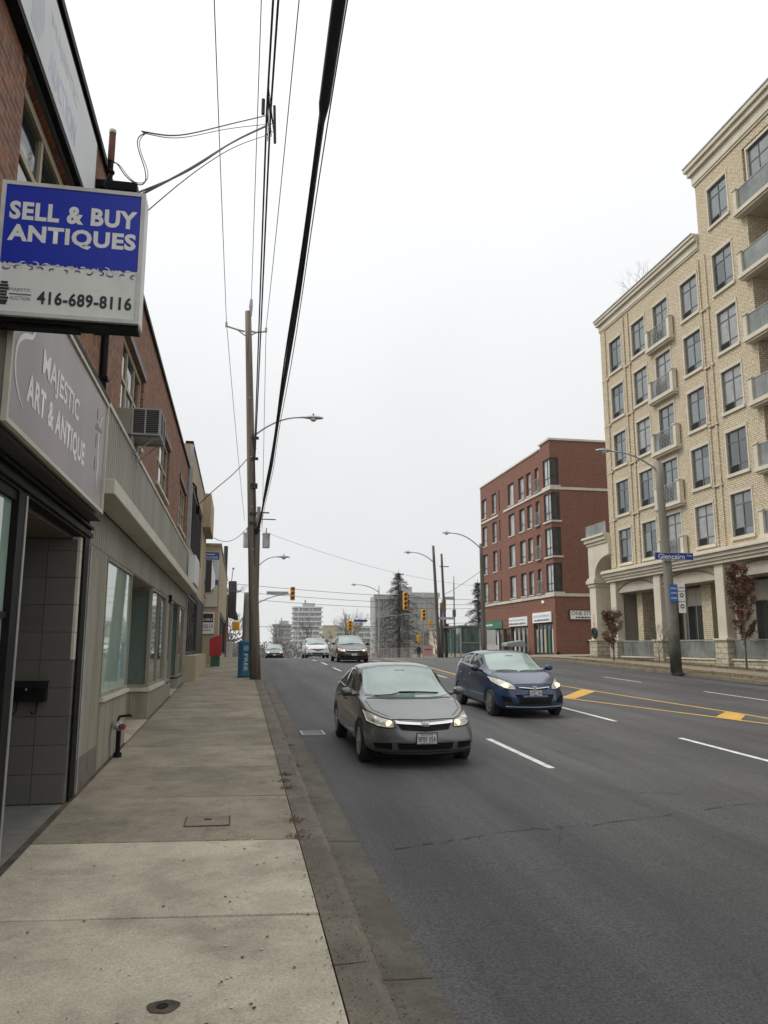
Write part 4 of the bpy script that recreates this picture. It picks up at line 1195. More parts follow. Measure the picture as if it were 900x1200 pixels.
# windows: shared meshes
def rel(x, y, z):
    r = TB.location; return (x - r.x, y - r.y, z - r.z)
def win_kit(w_, h, rows, cols, grille=True):
    """local: y across, z up, outer face at x=0, recess into +x"""
    F = lambda u, n, z: (-n, u, z)
    mb = MB(); t = .055
    frame_rect(mb, F, -w_ / 2 + .002, w_ / 2 - .002, .002, h - .002, t, -.13, -.07)
    cu = [-w_ / 2 + t] + [-w_ / 2 + w_ * c for c in cols] + [w_ / 2 - t]; cz = [t] + [h * r for r in rows] + [h - t]
    for c in cu[1:-1]: fbox(mb, F, c - .03, c + .03, t, h - t, -.125, -.072)
    for c in cz[1:-1]: fbox(mb, F, -w_ / 2 + t, w_ / 2 - t, c - .025, c + .025, -.122, -.075)
    fr = mb.mesh('window', MT['frame_charcoal'])
    mb = MB()
    fbox(mb, F, -w_ / 2 - .12, w_ / 2 + .12, -.16, -.002, -.1, .09); fbox(mb, F, -w_ / 2 - .10, w_ / 2 + .10, h + .002, h + .16, -.02, .04)
    fbox(mb, F, -w_ / 2 - .10, -w_ / 2 - .002, .0, h, -.02, .03); fbox(mb, F, w_ / 2 + .002, w_ / 2 + .10, .0, h, -.02, .03)
    sur = mb.mesh('surround', MT['stucco_cream'])
    panes = []
    for i in range(len(cu) - 1):
        for j in range(len(cz) - 1):
            mb = MB(); mb.box(0, .006, -(cu[i + 1] - cu[i]) / 2, (cu[i + 1] - cu[i]) / 2, 0, cz[j + 1] - cz[j])
            g = grille and j == 0 and i == len(cu) - 2
            if g:
                for k in range(6): mb.box(-.012, -.002, -(cu[i + 1] - cu[i]) / 2, (cu[i + 1] - cu[i]) / 2, .04 + k * .06, .065 + k * .06)
            panes.append(('vent_grille' if g else 'pane', mb.mesh('pane', MT['interior_dark'] if g else MT['glass_tan']), (.10, (cu[i] + cu[i + 1]) / 2, cz[j])))
    return fr, sur, panes
RWIN = random.Random(12)
def place_win(kit, parent, loc, rz=0):
    fr, sur, panes = kit
    f = put('window', fr, parent, loc, rz)
    if sur: put('surround', sur, f)
    vv = RWIN.random()
    for nm, me, l in panes:
        p_ = put(nm, me, f, l)
        if nm == 'pane' and (vv < .35 or RWIN.random() < .22):
            p_.material_slots[0].link = 'OBJECT'
            p_.material_slots[0].material = MT['glass_blind' if vv < .12 else ('glass_curtained' if vv < .24 else 'glass_deep')]
    return f
kA = win_kit(1.58, HW, (.2, .74), (.5,))
kC = win_kit(1.57, HW + .37, (.28, .78), (.5,), False)
for k, (a, b) in colsY.items():
    if k == 'E':
        for z in (7.3, 10.4, 13.55, 16.7, 19.9, 23.6): place_win(kA, TB, rel(X0, (a + b) / 2, z))
    elif k == 'C':
        for z in ZW: place_win(kC, TB, rel(X0, (a + b) / 2, z - .35))
    else:
        for z in ZW: place_win(kA, TB, rel(X0, (a + b) / 2, z))
for kk in range(2):
    for z in (7.3, 10.4, 13.55, 16.7, 19.9, 23.6): place_win(kA, TB, rel(X0, 16.3 + kk * 3, z))
kD = win_kit(2.0, 2.3, (.25, .75), (.33, .66), False)
for z in (7.1, 10.2, 13.35, 16.5, 19.7):
    for yc in (25.3, 29.2): place_win(kD, TB, rel(24.9, yc, z))
kF = win_kit(3.0, 2.6, (.45, .72), (.25, .75), False)
mb = MB(); mb.quad([(X0 + .2, 23, 22.9), (X0 + .2, 30.8, 22.9), (X0 + .2, 30.8, 26.1), (X0 + .2, 23, 26.1)]); build('top_bay_wall', mb, MT['brick_tan'], TB)
place_win(kF, TB, rel(X0 + .08, 29.05, 23.3)); place_win(kF, TB, rel(X0 + .08, 25.4, 23.3))
# french balconies on column C and the deep balconies of the tall block
def balcony(yc, z, w_, dep, name='balcony', glass=True):
    F = FT
    mb = MB(); a, b = yc - w_ / 2, yc + w_ / 2
    fbox(mb, F, a, b, z - .22, z - .02, -.02, dep); fbox(mb, F, a + .06, b - .06, z - .32, z - .222, -.02, dep - .08)
    o = build(name, mb, MT['stucco_cream'], TB, bev=.01)
    mb = MB()
    for y_ in (a + .02, b - .34):
        mb = MB()
        fbox(mb, F, y_, y_ + .27, z - .018, z + 1.06, dep - .27, dep - .02); fbox(mb, F, y_ - .03, y_ + .30, z + 1.062, z + 1.12, dep - .30, dep + .02)
        mb.ball(F(y_ + .135, dep - .14, z + 1.17), .07, 8)
        build('balcony_pier', mb, MT['stucco_cream'], o)
    mb = MB(); y0_, y1_ = a + .36, b - .36
    fbox(mb, F, y0_, y1_, z + 1.02, z + 1.07, dep - .15, dep - .10); fbox(mb, F, y0_, y1_, z + .04, z + .08, dep - .145, dep - .105)
    k = max(2, int((y1_ - y0_) / .16))
    n_or = 0
    for i in range(k + 1):
        y_ = y0_ + (y1_ - y0_) * i / k
        mid = abs(y_ - yc) < min(.5, w_ * .22)
        if mid or i % 4 == 0:
            fbox(mb, F, y_ - .012, y_ + .012, z + .08, z + 1.02, dep - .135, dep - .115)
    for i in range(3):
        cy = yc - .32 + i * .32; 
        for zz in (z + .3, z + .55, z + .8):
            pts = [F(cy + .13 * math.cos(t), dep - .125, zz + .12 * math.sin(t)) for t in [2 * PI * q / 8 for q in range(9)]]
            mb.tube(pts, .011, 4, caps=False)
    build('railing', mb, MT['steel_rail'], o)
    if glass:
        for (p, q) in ((y0_, yc - .55), (yc + .55, y1_)):
            if q - p > .1:
                mb = MB(); fbox(mb, F, p + .02, q - .02, z + .1, z + 1.0, dep - .13, dep - .12); build('balcony_glass', mb, MT['glass_rail'], o)
for z in ZW: balcony(38.95, z - .35, 2.7, .34)
for z in (7.1, 10.2, 13.35, 16.5, 19.7, 22.95): balcony(27.2, z - .02, 8.1, .45)
for z in (7.1, 10.2, 13.35, 16.5, 19.7, 22.9):
    mb = MB(); mb.box(X0 - .0, 24.9, 23.02, 30.78, z - .3, z - .05); build('balcony_slab', mb, MT['stucco_shade'], TB)
# podium
mb = MB()
for (za, zb_, n) in ((6.1, 6.26, .42), (6.261, 6.42, .5), (6.421, 6.62, .6), (6.621, 6.74, .72), (6.741, 6.84, .66)):
    mb.box(X0 - n, X0 + .5, 14, 46.3 + n * .6, za, zb_)
build('podium_cornice', mb, MT['stucco_cream'], TB, bev=.012)
mb = MB(); mb.quad([(X0 - .66, 14, 6.842), (X0 - .66, 46.7, 6.842), (X0 + .1, 46.7, 7.0), (X0 + .1, 14, 7.0)]); build('podium_flashing', mb, MT['stucco_cream'], TB)
PY = [45.95, 40.65, 34.75, 28.9, 23.0, 17.1]
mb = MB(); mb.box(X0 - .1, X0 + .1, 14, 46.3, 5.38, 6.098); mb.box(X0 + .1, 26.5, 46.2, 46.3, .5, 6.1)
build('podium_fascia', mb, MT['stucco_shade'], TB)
for i in range(len(PY) - 1):
    b, a = PY[i] - .36, PY[i + 1] + .36
    mb = MB(); pts = []
    for k in range(15):
        t = k / 14; yy = a + (b - a) * t; zz = 5.52 + .48 * (1 - (2 * t - 1) ** 2) ** .8
        pts.append((X0 - .11, yy, zz))
    mb.tube(pts, .045, 6); build('arch_moulding', mb, MT['arch_groove'], TB)
for py in PY:
    mb = MB(); mb.box(X0 - .28, X0 + .25, py - .36, py + .36, 2.45, 6.098); build('podium_column', mb, MT['stucco_cream'], TB, bev=.02)
    zg = prof(py) + .1
    mb = MB(); mb.box(X0 - .42, X0 + .4, py - .5, py + .5, zg - .3, 2.36); build('stone_pier', mb, MT['stone_block'], TB, bev=.02)
    mb = MB(); mb.box(X0 - .47, X0 + .45, py - .55, py + .55, 2.362, 2.46); build('pier_cap', mb, MT['stucco_cream'], TB, bev=.01)
# recessed ground floor behind the columns
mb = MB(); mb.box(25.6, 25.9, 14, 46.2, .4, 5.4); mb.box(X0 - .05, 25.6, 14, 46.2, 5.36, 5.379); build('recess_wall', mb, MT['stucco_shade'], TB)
for a, b in ((43.95, 44.6), (37.0, 37.88), (30.9, 31.8), (25.2, 26.1), (19.4, 20.3)):
    mb = MB(); mb.box(24.1 if a > 40 else 24.2, 25.59, a, b, .9, 5.36); build('brick_pier', mb, MT['brick_tan'], TB)
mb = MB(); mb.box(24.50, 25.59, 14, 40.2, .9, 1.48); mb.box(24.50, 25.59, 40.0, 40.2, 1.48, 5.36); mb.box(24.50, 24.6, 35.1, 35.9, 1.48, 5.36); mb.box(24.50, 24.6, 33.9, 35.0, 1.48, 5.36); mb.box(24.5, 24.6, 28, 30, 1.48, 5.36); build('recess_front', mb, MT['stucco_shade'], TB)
for (a, b) in ((45.4, 46.1), (42.0, 43.2), (37.95, 39.75), (35.9, 36.95), (31.9, 33.9), (29.9, 30.85), (26.2, 28.0), (23.6, 25.1)):
    XW = 25.2 if a > 40 else 24.45
    f_ = glazing(TB, F_right(XW), a, b, 1.5, 5.25, (.5,), (.74,), MT['galvanised'], MT['glass_dark'], .06, -.05, .06, name='tall_window')
    mb = MB(); fbox(mb, F_right(XW), a + .05, b - .05, 4.3, 5.2, -.045, -.04); build('spandrel_panel', mb, MT['stucco_shade'], f_)
# plinth wall with glass screens between the piers
for i in range(len(PY) - 1):
    b, a = PY[i] - .51, PY[i + 1] + .51
    zg = prof((a + b) / 2) + .1
    mb = MB(); mb.box(X0 - .2, X0 + .1, a, b, zg - .6, 1.42); build('stone_plinth', mb, MT['stone_block'], TB)
    mb = MB(); mb.box(X0 - .26, X0 + .14, a, b, 1.422, 1.50); build('plinth_cap', mb, MT['stucco_cream'], TB)
    mb = MB(); mb.box(X0 - .09, X0 - .03, a, b, 2.36, 2.42)
    for k in range(5): yy = a + (b - a) * k / 4; mb.box(X0 - .08, X0 - .04, max(a, yy - .02), min(b, yy + .02), 1.50, 2.36)
    build('screen_rail', mb, MT['galvanised'], TB)
    for k in range(4):
        y0_, y1_ = a + (b - a) * k / 4 + .03, a + (b - a) * (k + 1) / 4 - .03
        mb = MB(); mb.box(X0 - .065, X0 - .055, y0_, y1_, 1.53, 2.34); build('screen_pane', mb, MT['glass_rail'], TB)
# side arch over the entry drive
mb = MB()
mb.box(X0 - .25, 25.4, 48.45, 49.35, 2.45, 6.7)
yA, yB = 46.35, 49.35
pts = [(yB, 9.2), (yA, 9.2), (yA, 7.95)]
arc = [(48.45, 6.7)]
for k in range(12):
    t = k / 11 * PI / 2; arc.append((48.45 - 2.1 * (1 - math.cos(t)), 6.7 + 1.25 * math.sin(t)))
poly = [(yB, 6.7), (yB, 9.2), (yA, 9.2)] + list(reversed(arc))
mb.prism(poly, 'x', X0 - .25, 25.4)
build('arch_wall', mb, MT['stucco_cream'], TB)
mb = MB()
for (za, zb_, n) in ((8.75, 8.95, .08), (8.951, 9.2, .2), (9.201, 9.35, .32)):
    mb.box(X0 - .25 - n, 25.5, 46.42, 49.35 + n, za, zb_)
build('arch_moulding', mb, MT['stucco_cream'], TB, bev=.01); mb = MB()
for (za, zb_, n) in ((6.0, 6.2, .08), (6.201, 6.45, .18), (6.451, 6.6, .1)):
    mb.box(X0 - .25 - n, 25.4 + n, 48.45 - n, 49.35 + n, za, zb_)
build('arch_moulding', mb, MT['stucco_cream'], TB, bev=.01)
mb = MB(); mb.box(X0 - .38, 25.5, 48.35, 49.45, .8, 2.44); build('stone_pier', mb, MT['stone_block'], TB)
mb = MB(); mb.box(X0 - .44, 25.55, 48.3, 49.5, 2.441, 2.52); build('pier_cap', mb, MT['stucco_cream'], TB)
mb = MB(); mb.box(X0 - .3, X0 - .27, 46.5, 49.5, 10.1, 10.14)
for k in range(5): mb.box(X0 - .3, X0 - .27, 46.5 + k * .74, 46.53 + k * .74, 9.35, 10.1)
r_ = build('terrace_rail', mb, MT['steel_rail'], TB)
mb = MB(); mb.box(X0 - .29, X0 - .28, 46.55, 49.4, 9.4, 10.08); build('rail_glass', mb, MT['glass_rail'], r_)
# address digits on the arch pier, wreath, small sign
text('address_digits', '2', TB, (X0 - .255, 48.9, 4.0), (0, -1, 0), (0, 0, 1), .18, .3, M('ink_red', (.5, .03, .03), .5, .1), .02)
text('address_digits', '8', TB, (X0 - .255, 48.9, 3.55), (0, -1, 0), (0, 0, 1), .18, .3, MT['ink_red'], .02)
mb = MB(); c_ = [(X0 - .34, 48.75 + .28 * math.cos(t), 2.95 + .28 * math.sin(t)) for t in [2 * PI * q / 14 for q in range(15)]]
mb.tube(c_, .10, 7, caps=False)
solo('wreath', mb, MT['needle_green'], 'round dark green wreath hanging on the pale arch pier', 'wreath', (X0 - .34, 48.75, 2.9))
# siamese connection on brick pier
S = thing('hose_connection', 'small dark twin hose connection on the brick pier by the arch', 'hose connection', (24.15, 43.4, 1.9))
mb = MB(); mb.box(24.14, 24.2, 43.15, 43.65, 1.85, 2.05); mb.tube([(24.05, 43.25, 1.9), (24.15, 43.25, 1.9)], .09, 8); mb.tube([(24.05, 43.55, 1.9), (24.15, 43.55, 1.9)], .09, 8); build('valve', mb, MT['black_metal'], S)

# ================================================================ red brick building
K_ = 25.2 / 21.0
XR = 25.2
RBd = thing('red_brick_building', 'five storey red brick building with shops below and stepped corner windows', 'building', (XR, 65, prof(65)))
FRb = F_right(XR)
YC = 60.0; YE = 79.3
flo = [6.35, 9.32, 12.28, 15.24]
TOP = 18.9
cw = [(77.2, 78.85), (74.1, 75.5), (73.0, 73.3)]
cm = [(68.85, 70.6), (66.2, 67.65), (64.45, 65.6), (62.6, 63.5)]
hs = []
for z in flo:
    for a, b in cw + cm: hs.append((a, b, z + .15, z + 2.25))
sh = [(73.25, 78.7, 1.3, 4.55), (70.95, 72.9, 1.3, 3.75), (66.3, 70.8, 1.3, 4.6), (60.6, 64.9, 1.3, 4.85)]
mb = MB()
wall(mb, FRb, 62.1, YE, 1.0, TOP, hs + sh[:3] + [(62.1, 64.9, 1.3, 4.85)], .3)
wall(mb, FRb, YC, 62.1, 1.0, TOP + .35, [(YC, 61.6, z + .12, z + 2.5) for z in flo] + [(60.6, 62.1, 1.3, 4.85)], .3)
wall(mb, F_cam(YC), XR, 42, 1.0, TOP + .35, [(XR, 25.95, z + .12, z + 2.5) for z in flo], .3)
mb.quad([(XR, YE, 1), (XR, YE, TOP), (42, YE, TOP), (42, YE, 1)])
mb.quad([(XR, 62.1, TOP), (XR, YE, TOP), (42, YE, TOP), (42, 62.1, TOP)])
mb.quad([(XR, YC, TOP + .34), (XR, 62.1, TOP + .34), (42, 62.1, TOP + .34), (42, YC, TOP + .34)])
mb.quad([(XR, 62.1, TOP), (XR, 62.1, TOP + .35), (42, 62.1, TOP + .35), (42, 62.1, TOP)])
build('brick_wall', mb, MT['brick_red'], RBd)
mb = MB()
mb.box(XR - .08, XR + .2, 62.4, YE + .08, TOP, TOP + .14); mb.box(XR - .1, XR + .25, YC - .1, 62.3, TOP + .35, TOP + .52); mb.box(XR + .251, 42, YC - .1, YC + .2, TOP + .35, TOP + .52)
build('coping', mb, MT['trim_offwhite'], RBd)
mb = MB()
mb.box(XR - .10, XR + .02, YC - .1, YE, 6.10, 6.34); mb.box(XR + .021, 42, YC - .1, YC, 6.10, 6.34)
mb.box(XR - .08, XR + .02, 66, 71.8, 15.0, 15.2); mb.box(XR - .08, XR + .02, 73.5, YE, 14.9, 15.1)
mb.box(XR - .10, XR + .02, YC - .08, 65.9, 15.0, 15.22); mb.box(XR + .021, 42, YC - .08, YC, 15.0, 15.22)
build('stone_band', mb, MT['trim_offwhite'], RBd)
mb = MB(); mb.box(XR + .8, 42, YC, YE, .8, 1.3); mb.box(XR - .03, XR + .3, 60.0, 60.6, 1.0, 1.6); build('base_course', mb, MT['concrete_curb'], RBd)
for z in flo:
    for i, (a, b) in enumerate(cw + cm):
        if i == 2:
            mb = MB(); fbox(mb, FRb, a, b, z + .15, z + 2.25, -.29, -.25); build('slot_window', mb, MT['glass_dark'], RBd); continue
        f_ = glazing(RBd, FRb, a + .02, b - .02, z + .17, z + 2.23, (.38,) if i < 2 else (.28,), (.3,) if i != 3 else (), MT['frame_black'], MT['glass_red'], .10, -.18, .08, sill=.10, smat=MT['trim_offwhite'])
    f_ = glazing(RBd, FRb, YC + .02, 61.58, z + .14, z + 2.48, (.5,), (.3,), MT['frame_black'], MT['glass_red'], .12, -.12, .08, name='corner_window')
    mb = MB(); fbox(mb, FRb, YC - .1, 61.7, z - .02, z + .12, -.3, .1); fbox(mb, F_cam(YC), XR + .32, 26.05, z - .02, z + .12, -.3, .1); build('sill', mb, MT['trim_offwhite'], f_)
    glazing(RBd, F_cam(YC), XR + .02, 25.93, z + .14, z + 2.48, (), (.3,), MT['frame_black'], MT['glass_dark'], .12, -.12, .08, name='corner_window')
    # railing of the narrow balcony door
    mb = MB()
    for k in range(9): fbox(mb, FRb, 62.5 + k * .125, 62.52 + k * .125, z + .15, z + 1.2, .1, .12)
    fbox(mb, FRb, 62.45, 63.55, z + 1.2, z + 1.24, .09, .13); fbox(mb, FRb, 62.45, 63.55, z + .02, z + .14, 0, .16)
    build('balcony_rail', mb, MT['galvanised'], RBd)
# shopfronts
for i, (a, b, c, d) in enumerate(sh):
    mb = MB(); fbox(mb, FRb, a, b, c, d, -.6, -.5); build('shop_interior', mb, MT['interior_dark'], RBd)
    n_ = (4, 2, 4, 5)[i]
    f_ = glazing(RBd, FRb, a + .03, b - .03, 1.35, (3.75, 3.7, 3.85, 3.95)[i], [k / n_ for k in range(1, n_)], (), MT['frame_black'], MT['glass_dark'], .12, -.2, .1, name='shopfront')
    rs2 = random.Random(i + 4)
    if i != 1:
        for k in range(n_):
            w0 = a + (b - a) * k / n_ + .2; mm = rs2.choice(['glass_red', 'shop_green', 'blind_white', 'shop_yellowgreen' if i == 0 else 'window_frame_beige', 'glass_rail'])
            mb = MB(); fbox(mb, FRb, w0, w0 + .45, 1.55, 3.5, -.18, -.17); build('window_poster', mb, MT[mm], f_)
for (a, b, z0_, z1_, mt, s1, s2) in ((73.0, 78.75, 3.8, 4.55, 'shop_green', None, None), (66.2, 70.9, 3.9, 4.7, 'sign_white', 1, 1), (60.7, 64.8, 4.05, 4.9, 'sign_white', 1, 1)):
    S = thing('fascia_sign', {'shop_green': 'green fascia sign, leftmost over the red brick building shops', 1: ''}.get(mt, 'white two line fascia sign over the %s shop of the red brick building' % ('middle' if a > 62 else 'corner')), 'sign', (XR, (a + b) / 2, z0_))
    mb = MB(); fbox(mb, FRb, a, b, z0_, z1_, .0, .12); build('board', mb, MT[mt], S)
    r3 = random.Random(int(a))
    for zz, hh, mm in (((z0_ + .45, .2, 'ink_pale_blue'), (z0_ + .12, .18, 'ink_dark')) if s1 else ((z0_ + .3, .2, 'ink_white'),)):
        mb = MB(); u = a + (.3 if s1 else 2.8)
        while u < b - .35:
            l_ = r3.uniform(.12, .3); fbox(mb, FRb, u, u + l_, zz, zz + hh * r3.uniform(.7, 1), .121, .128); u += l_ + .09
        build('lettering', mb, MT[mm], S)
S = thing('side_wall_sign', 'black framed white sign reading ONE STEP on the red brick side wall', 'sign', (28.5, YC - .05, 4.3))
mb = MB(); fbox(mb, F_cam(YC), 26.35, 31.6, 4.18, 5.02, .0, .1); build('frame', mb, MT['frame_black'], S)
mb = MB(); fbox(mb, F_cam(YC), 26.45, 31.5, 4.26, 4.94, .1, .11); build('face', mb, MT['sign_white'], S)
text('lettering', 'ONE STEP', S, (27.55, YC - .115, 4.73), (1, 0, 0), (0, 0, 1), 2.0, .32, MT['ink_dark'], .01)
mb = MB(); u = 26.9
while u < 31: l_ = r3.uniform(.1, .25); fbox(mb, F_cam(YC), u, u + l_, 4.33, 4.45, .112, .118); u += l_ + .06
build('small_print', mb, MT['ink_dark'], S)
mb = MB(); mb.ball((XR - .12, 62.3, 5.75), .13, 8); solo('wall_light', mb, M('lamp_warm', (.9, .75, .6), .5, .02, emit=.4), 'small round white wall light near the corner of the red brick building', 'wall light', (XR - .1, 62.3, 5.7))
mb = MB(); mb.box(27.85, 28.1, YC - .1, YC, 2.3, 2.6); solo('wall_box', mb, MT['frame_black'], 'small dark box low on the blank red brick side wall', 'utility box', (28, YC, 2.3))
S = thing('patio_umbrella', 'pale grey folded canopy stall in front of the red building shops', 'canopy', (23.9, 66.3, prof(66.3) + .2))
zb = prof(66.3) + .2
mb = MB(); mb.tube([(23.9, 66.3, zb), (23.9, 66.3, zb + .9)], .04, 8); build('stand', mb, MT['galvanised'], S)
mb = MB(); mb.prism([(22.95, zb + .8), (24.75, zb + .8), (24.75, zb + 1.05), (24.4, zb + 1.35), (22.95, zb + 1.12)], 'y', 65.6, 67); build('cover', mb, M('tarp_grey', (.33, .38, .36), .7, .1), S, bev=.05)
# ================================================================ poles, lamps, wires
def lamp_head(mb_, c, d, s=1.0, m=0):
    """cobra head pointing along d (unit xy)"""
    x, y, z = c; dx, dy = d
    secs = [(0, .045, .04), (.18, .07, .06), (.34, .13, .09), (.58, .16, .10), (.78, .12, .07), (.88, .04, .03)]
    n = 10; base = len(mb_.v)
    for t, w_, h in secs:
        for j in range(n):
            a = 2 * PI * j / n
            o = w_ * s * math.cos(a); hh = h * s * math.sin(a) * (1.0 if math.sin(a) > 0 else .45)
            mb_.v.append((x + dx * t * s - dy * o, y + dy * t * s + dx * o, z + hh))
    for k in range(len(secs) - 1):
        for j in range(n):
            q = base + k * n
            mb_.f.append((q + j, q + (j + 1) % n, q + n + (j + 1) % n, q + n + j)); mb_.m.append(m)
    mb_.f.append(tuple(base + j for j in range(n))); mb_.m.append(m)
    mb_.f.append(tuple(base + (len(secs) - 1) * n + j for j in range(n))); mb_.m.append(m)
def street_arm(parent, p0, p1, bulge=.5, r=.035):
    """curved arm from pole point p0 to the lamp head at p1 and the head with its lens"""
    a, b = Vector(p0), Vector(p1)
    d = Vector((b.x - a.x, b.y - a.y, 0)); L = d.length; d.normalize()
    path = []
    for k in range(11):
        t = k / 10
        p = a.lerp(b, t); p.z = a.z + (b.z - a.z) * (1 - (1 - t) ** 2)
        path.append(p)
    mb = MB(); mb.tube(path, r, 8, r2=r * .8); arm = build('lamp_arm', mb, MT['galvanised'], parent, smooth=True)
    mb = MB(); lamp_head(mb, tuple(b), (d.x, d.y)); h = build('lamp_head', mb, MT['steel'], parent, smooth=True)
    q = b + d * .5
    mb = MB(); mb.ball((q.x, q.y, q.z - .05), .13, 10, sz=.75); build('lens', mb, M('lens_clear', (.55, .56, .54), .25, .05), h, smooth=True)
    mb = MB(); mb.tube([(q.x, q.y, q.z + .08), (q.x, q.y, q.z + .17)], .035, 8); build('photocell', mb, MT['frame_charcoal'], h)
def pole(name, label, cat, base, top, r0, r1, mat, group=None):
    S = thing(name, label, cat, base, group)
    mb = MB(); b = Vector((base[0], base[1], base[2] - .1)); t = Vector(top)
    mb.tube([b.lerp(t, k / 8) for k in range(9)], r0, 14, r2=r1); build('pole_shaft', mb, MT[mat], S, smooth=True)
    return S
# main wooden pole on the left
zb = prof(29) + .12
MP = pole('utility_pole', 'tall weathered wooden utility pole with crossarm and lamp arm on the left sidewalk', 'utility pole', (.62, 29, zb), (-.05, 29, 14.95), .205, .12, 'wood_pole')
street_arm(MP, (.30, 29, 9.95), (2.05, 28.9, 10.75), r=.035)
mb = MB()
mb.tube([(-.82, 29.0, 14.28), (-.45, 29, 14.18), (-.15, 29, 14.12)], .035, 6); mb.tube([(-.45, 29, 14.18), (-.13, 29, 13.95)], .025, 6)
mb.tube([(.64, 29, 14.18), (.3, 29, 14.12), (.05, 29, 14.15)], .035, 6); mb.tube([(.3, 29, 14.12), (.03, 29, 13.95)], .025, 6)
build('crossarm', mb, MT['galvanised'], MP)
mb = MB(); mb.tube([(-.86, 29, 14.25), (-.86, 29, 14.45)], .045, 8); mb.tube([(.66, 29, 14.15), (.66, 29, 14.33)], .045, 8); mb.tube([(.06, 28.95, 14.75), (.05, 28.95, 15.15), (.06, 28.95, 15.45)], [.04, .075, .05], 8)
build('insulator', mb, MT['galvanised'], MP)
mb = MB()
pts = [(.27, 28.85, 10.0), (.36, 28.85, 9.2), (.37, 28.85, 8.0), (.44, 28.85, 6.4), (.48, 28.85, 5.0)]
mb.tube(pts, .025, 6); build('riser_cable', mb, MT['cable_black'], MP)
mb = MB()
for z in (9.8, 9.0, 8.0, 7.9, 6.9, 6.55): mb.box(.24, .50, 28.8, 28.92, z, z + .09)
mb.ball((.52, 28.85, 6.35), .12, 8, sz=1.5)
cc_ = build('cable_clamp', mb, MT['cable_black'], MP); cc_['kind'] = 'stuff'
mb = MB()
for z in (4.2, 5.6, 7.2, 9.1, 11.4): mb.tube([(.62 - .048 * (z - 1), 28.78, z), (.62 - .048 * (z - 1), 28.75, z)], .03, 6)
build('pole_tag', mb, MT['galvanised'], MP)

# overhead wires
def wire(name, label, pts, r, mat='cable_black', sag=0, n=14, group='overhead wires strung along the left sidewalk', wob=0):
    P = []
    rr_ = random.Random(len(label))
    for (a, b) in zip(pts, pts[1:]):
        A, B = Vector(a), Vector(b)
        for k in range(n):
            t = k / n; p = A.lerp(B, t); p.z -= sag * 4 * t * (1 - t)
            if wob: p += Vector((rr_.gauss(0, wob), 0, rr_.gauss(0, wob)))
            P.append(p)
    P.append(Vector(pts[-1]))
    mb = MB(); mb.tube(P, r, 6)
    return solo(name, mb, MT[mat], label, 'wire', tuple(P[0]), group, smooth=True)
wire('power_line', 'thin power line on the left end of the wooden pole crossarm', [(-.8, -6, 14.2), (-.86, 29, 14.45), (.1, 46, 9.4)], .011, 'cable_grey', .25)
wire('power_line', 'thin power line meeting the insulator on top of the wooden pole', [(.02, -6, 15.6), (.06, 29, 15.45)], .011, 'cable_grey', .5)
wire('power_line', 'thin power line on the right end of the wooden pole crossarm', [(.72, -6, 14.0), (.66, 29, 14.33), (1.15, 46, 8.9)], .011, 'cable_grey', .9)
wire('secondary_cable', 'paired dark cable reaching the pole at the lamp arm, left strand', [(.26, -6, 11.4), (.20, 13.0, 11.8), (.35, 28.85, 9.3)], .019, 'cable_black', -.0)
wire('secondary_cable', 'paired dark cable reaching the pole at the lamp arm, right strand', [(.37, -6, 11.5), (.27, 13.05, 11.75), (.38, 28.83, 9.1)], .019, 'cable_black', -.0)
S = thing('cable_bundle', 'thick black bundle of telephone cables passing high overhead to the wooden pole', 'cable bundle', (.55, 6, 7))
for k, (dx, dz, r_, nm) in enumerate(((0, 0, .023, 'cable'), (.026, .012, .014, 'cable'), (-.022, .01, .012, 'cable'), (.01, .032, .010, 'support_strand'), (.055, -.035, .006, 'cable'))):
    P = []
    rr_ = random.Random(k)
    for i in range(60):
        t = i / 59; yy = -5 + t * (28.85 + 5)
        xx = .60 - .05 * max(0, (yy - 18) / 11); kz = [(-5, 7.65), (2, 7.15), (5.3, 6.95), (9.2, 6.62), (13, 6.42), (17.8, 6.26), (23, 6.2), (29, 6.3)]
        zz = [za + (zb2 - za) * (yy - ya) / (yb - ya) for (ya, za), (yb, zb2) in zip(kz, kz[1:]) if ya <= yy <= yb + 1e-6][0]
        tw_ = math.sin(i * .45 + k * 2) * .010
        P.append((xx + dx * 1.1 + tw_ * (1 if k else 0) - (.06 if t > .97 else 0), yy, zz + dz + (math.cos(i * .6 + k) * .014 if k else 0)))
    mb = MB(); mb.tube(P, r_, 8); build(nm, mb, MT['cable_black'], S, smooth=True)
mb = MB(); mb.tube([(.60, 4.0, 7.04), (.60, 5.2, 6.955), (.60, 6.2, 6.87), (.605, 6.5, 6.85)], [.055, .055, .05, .02], 10); build('splice_sleeve', mb, MT['cable_black'], S, smooth=True)
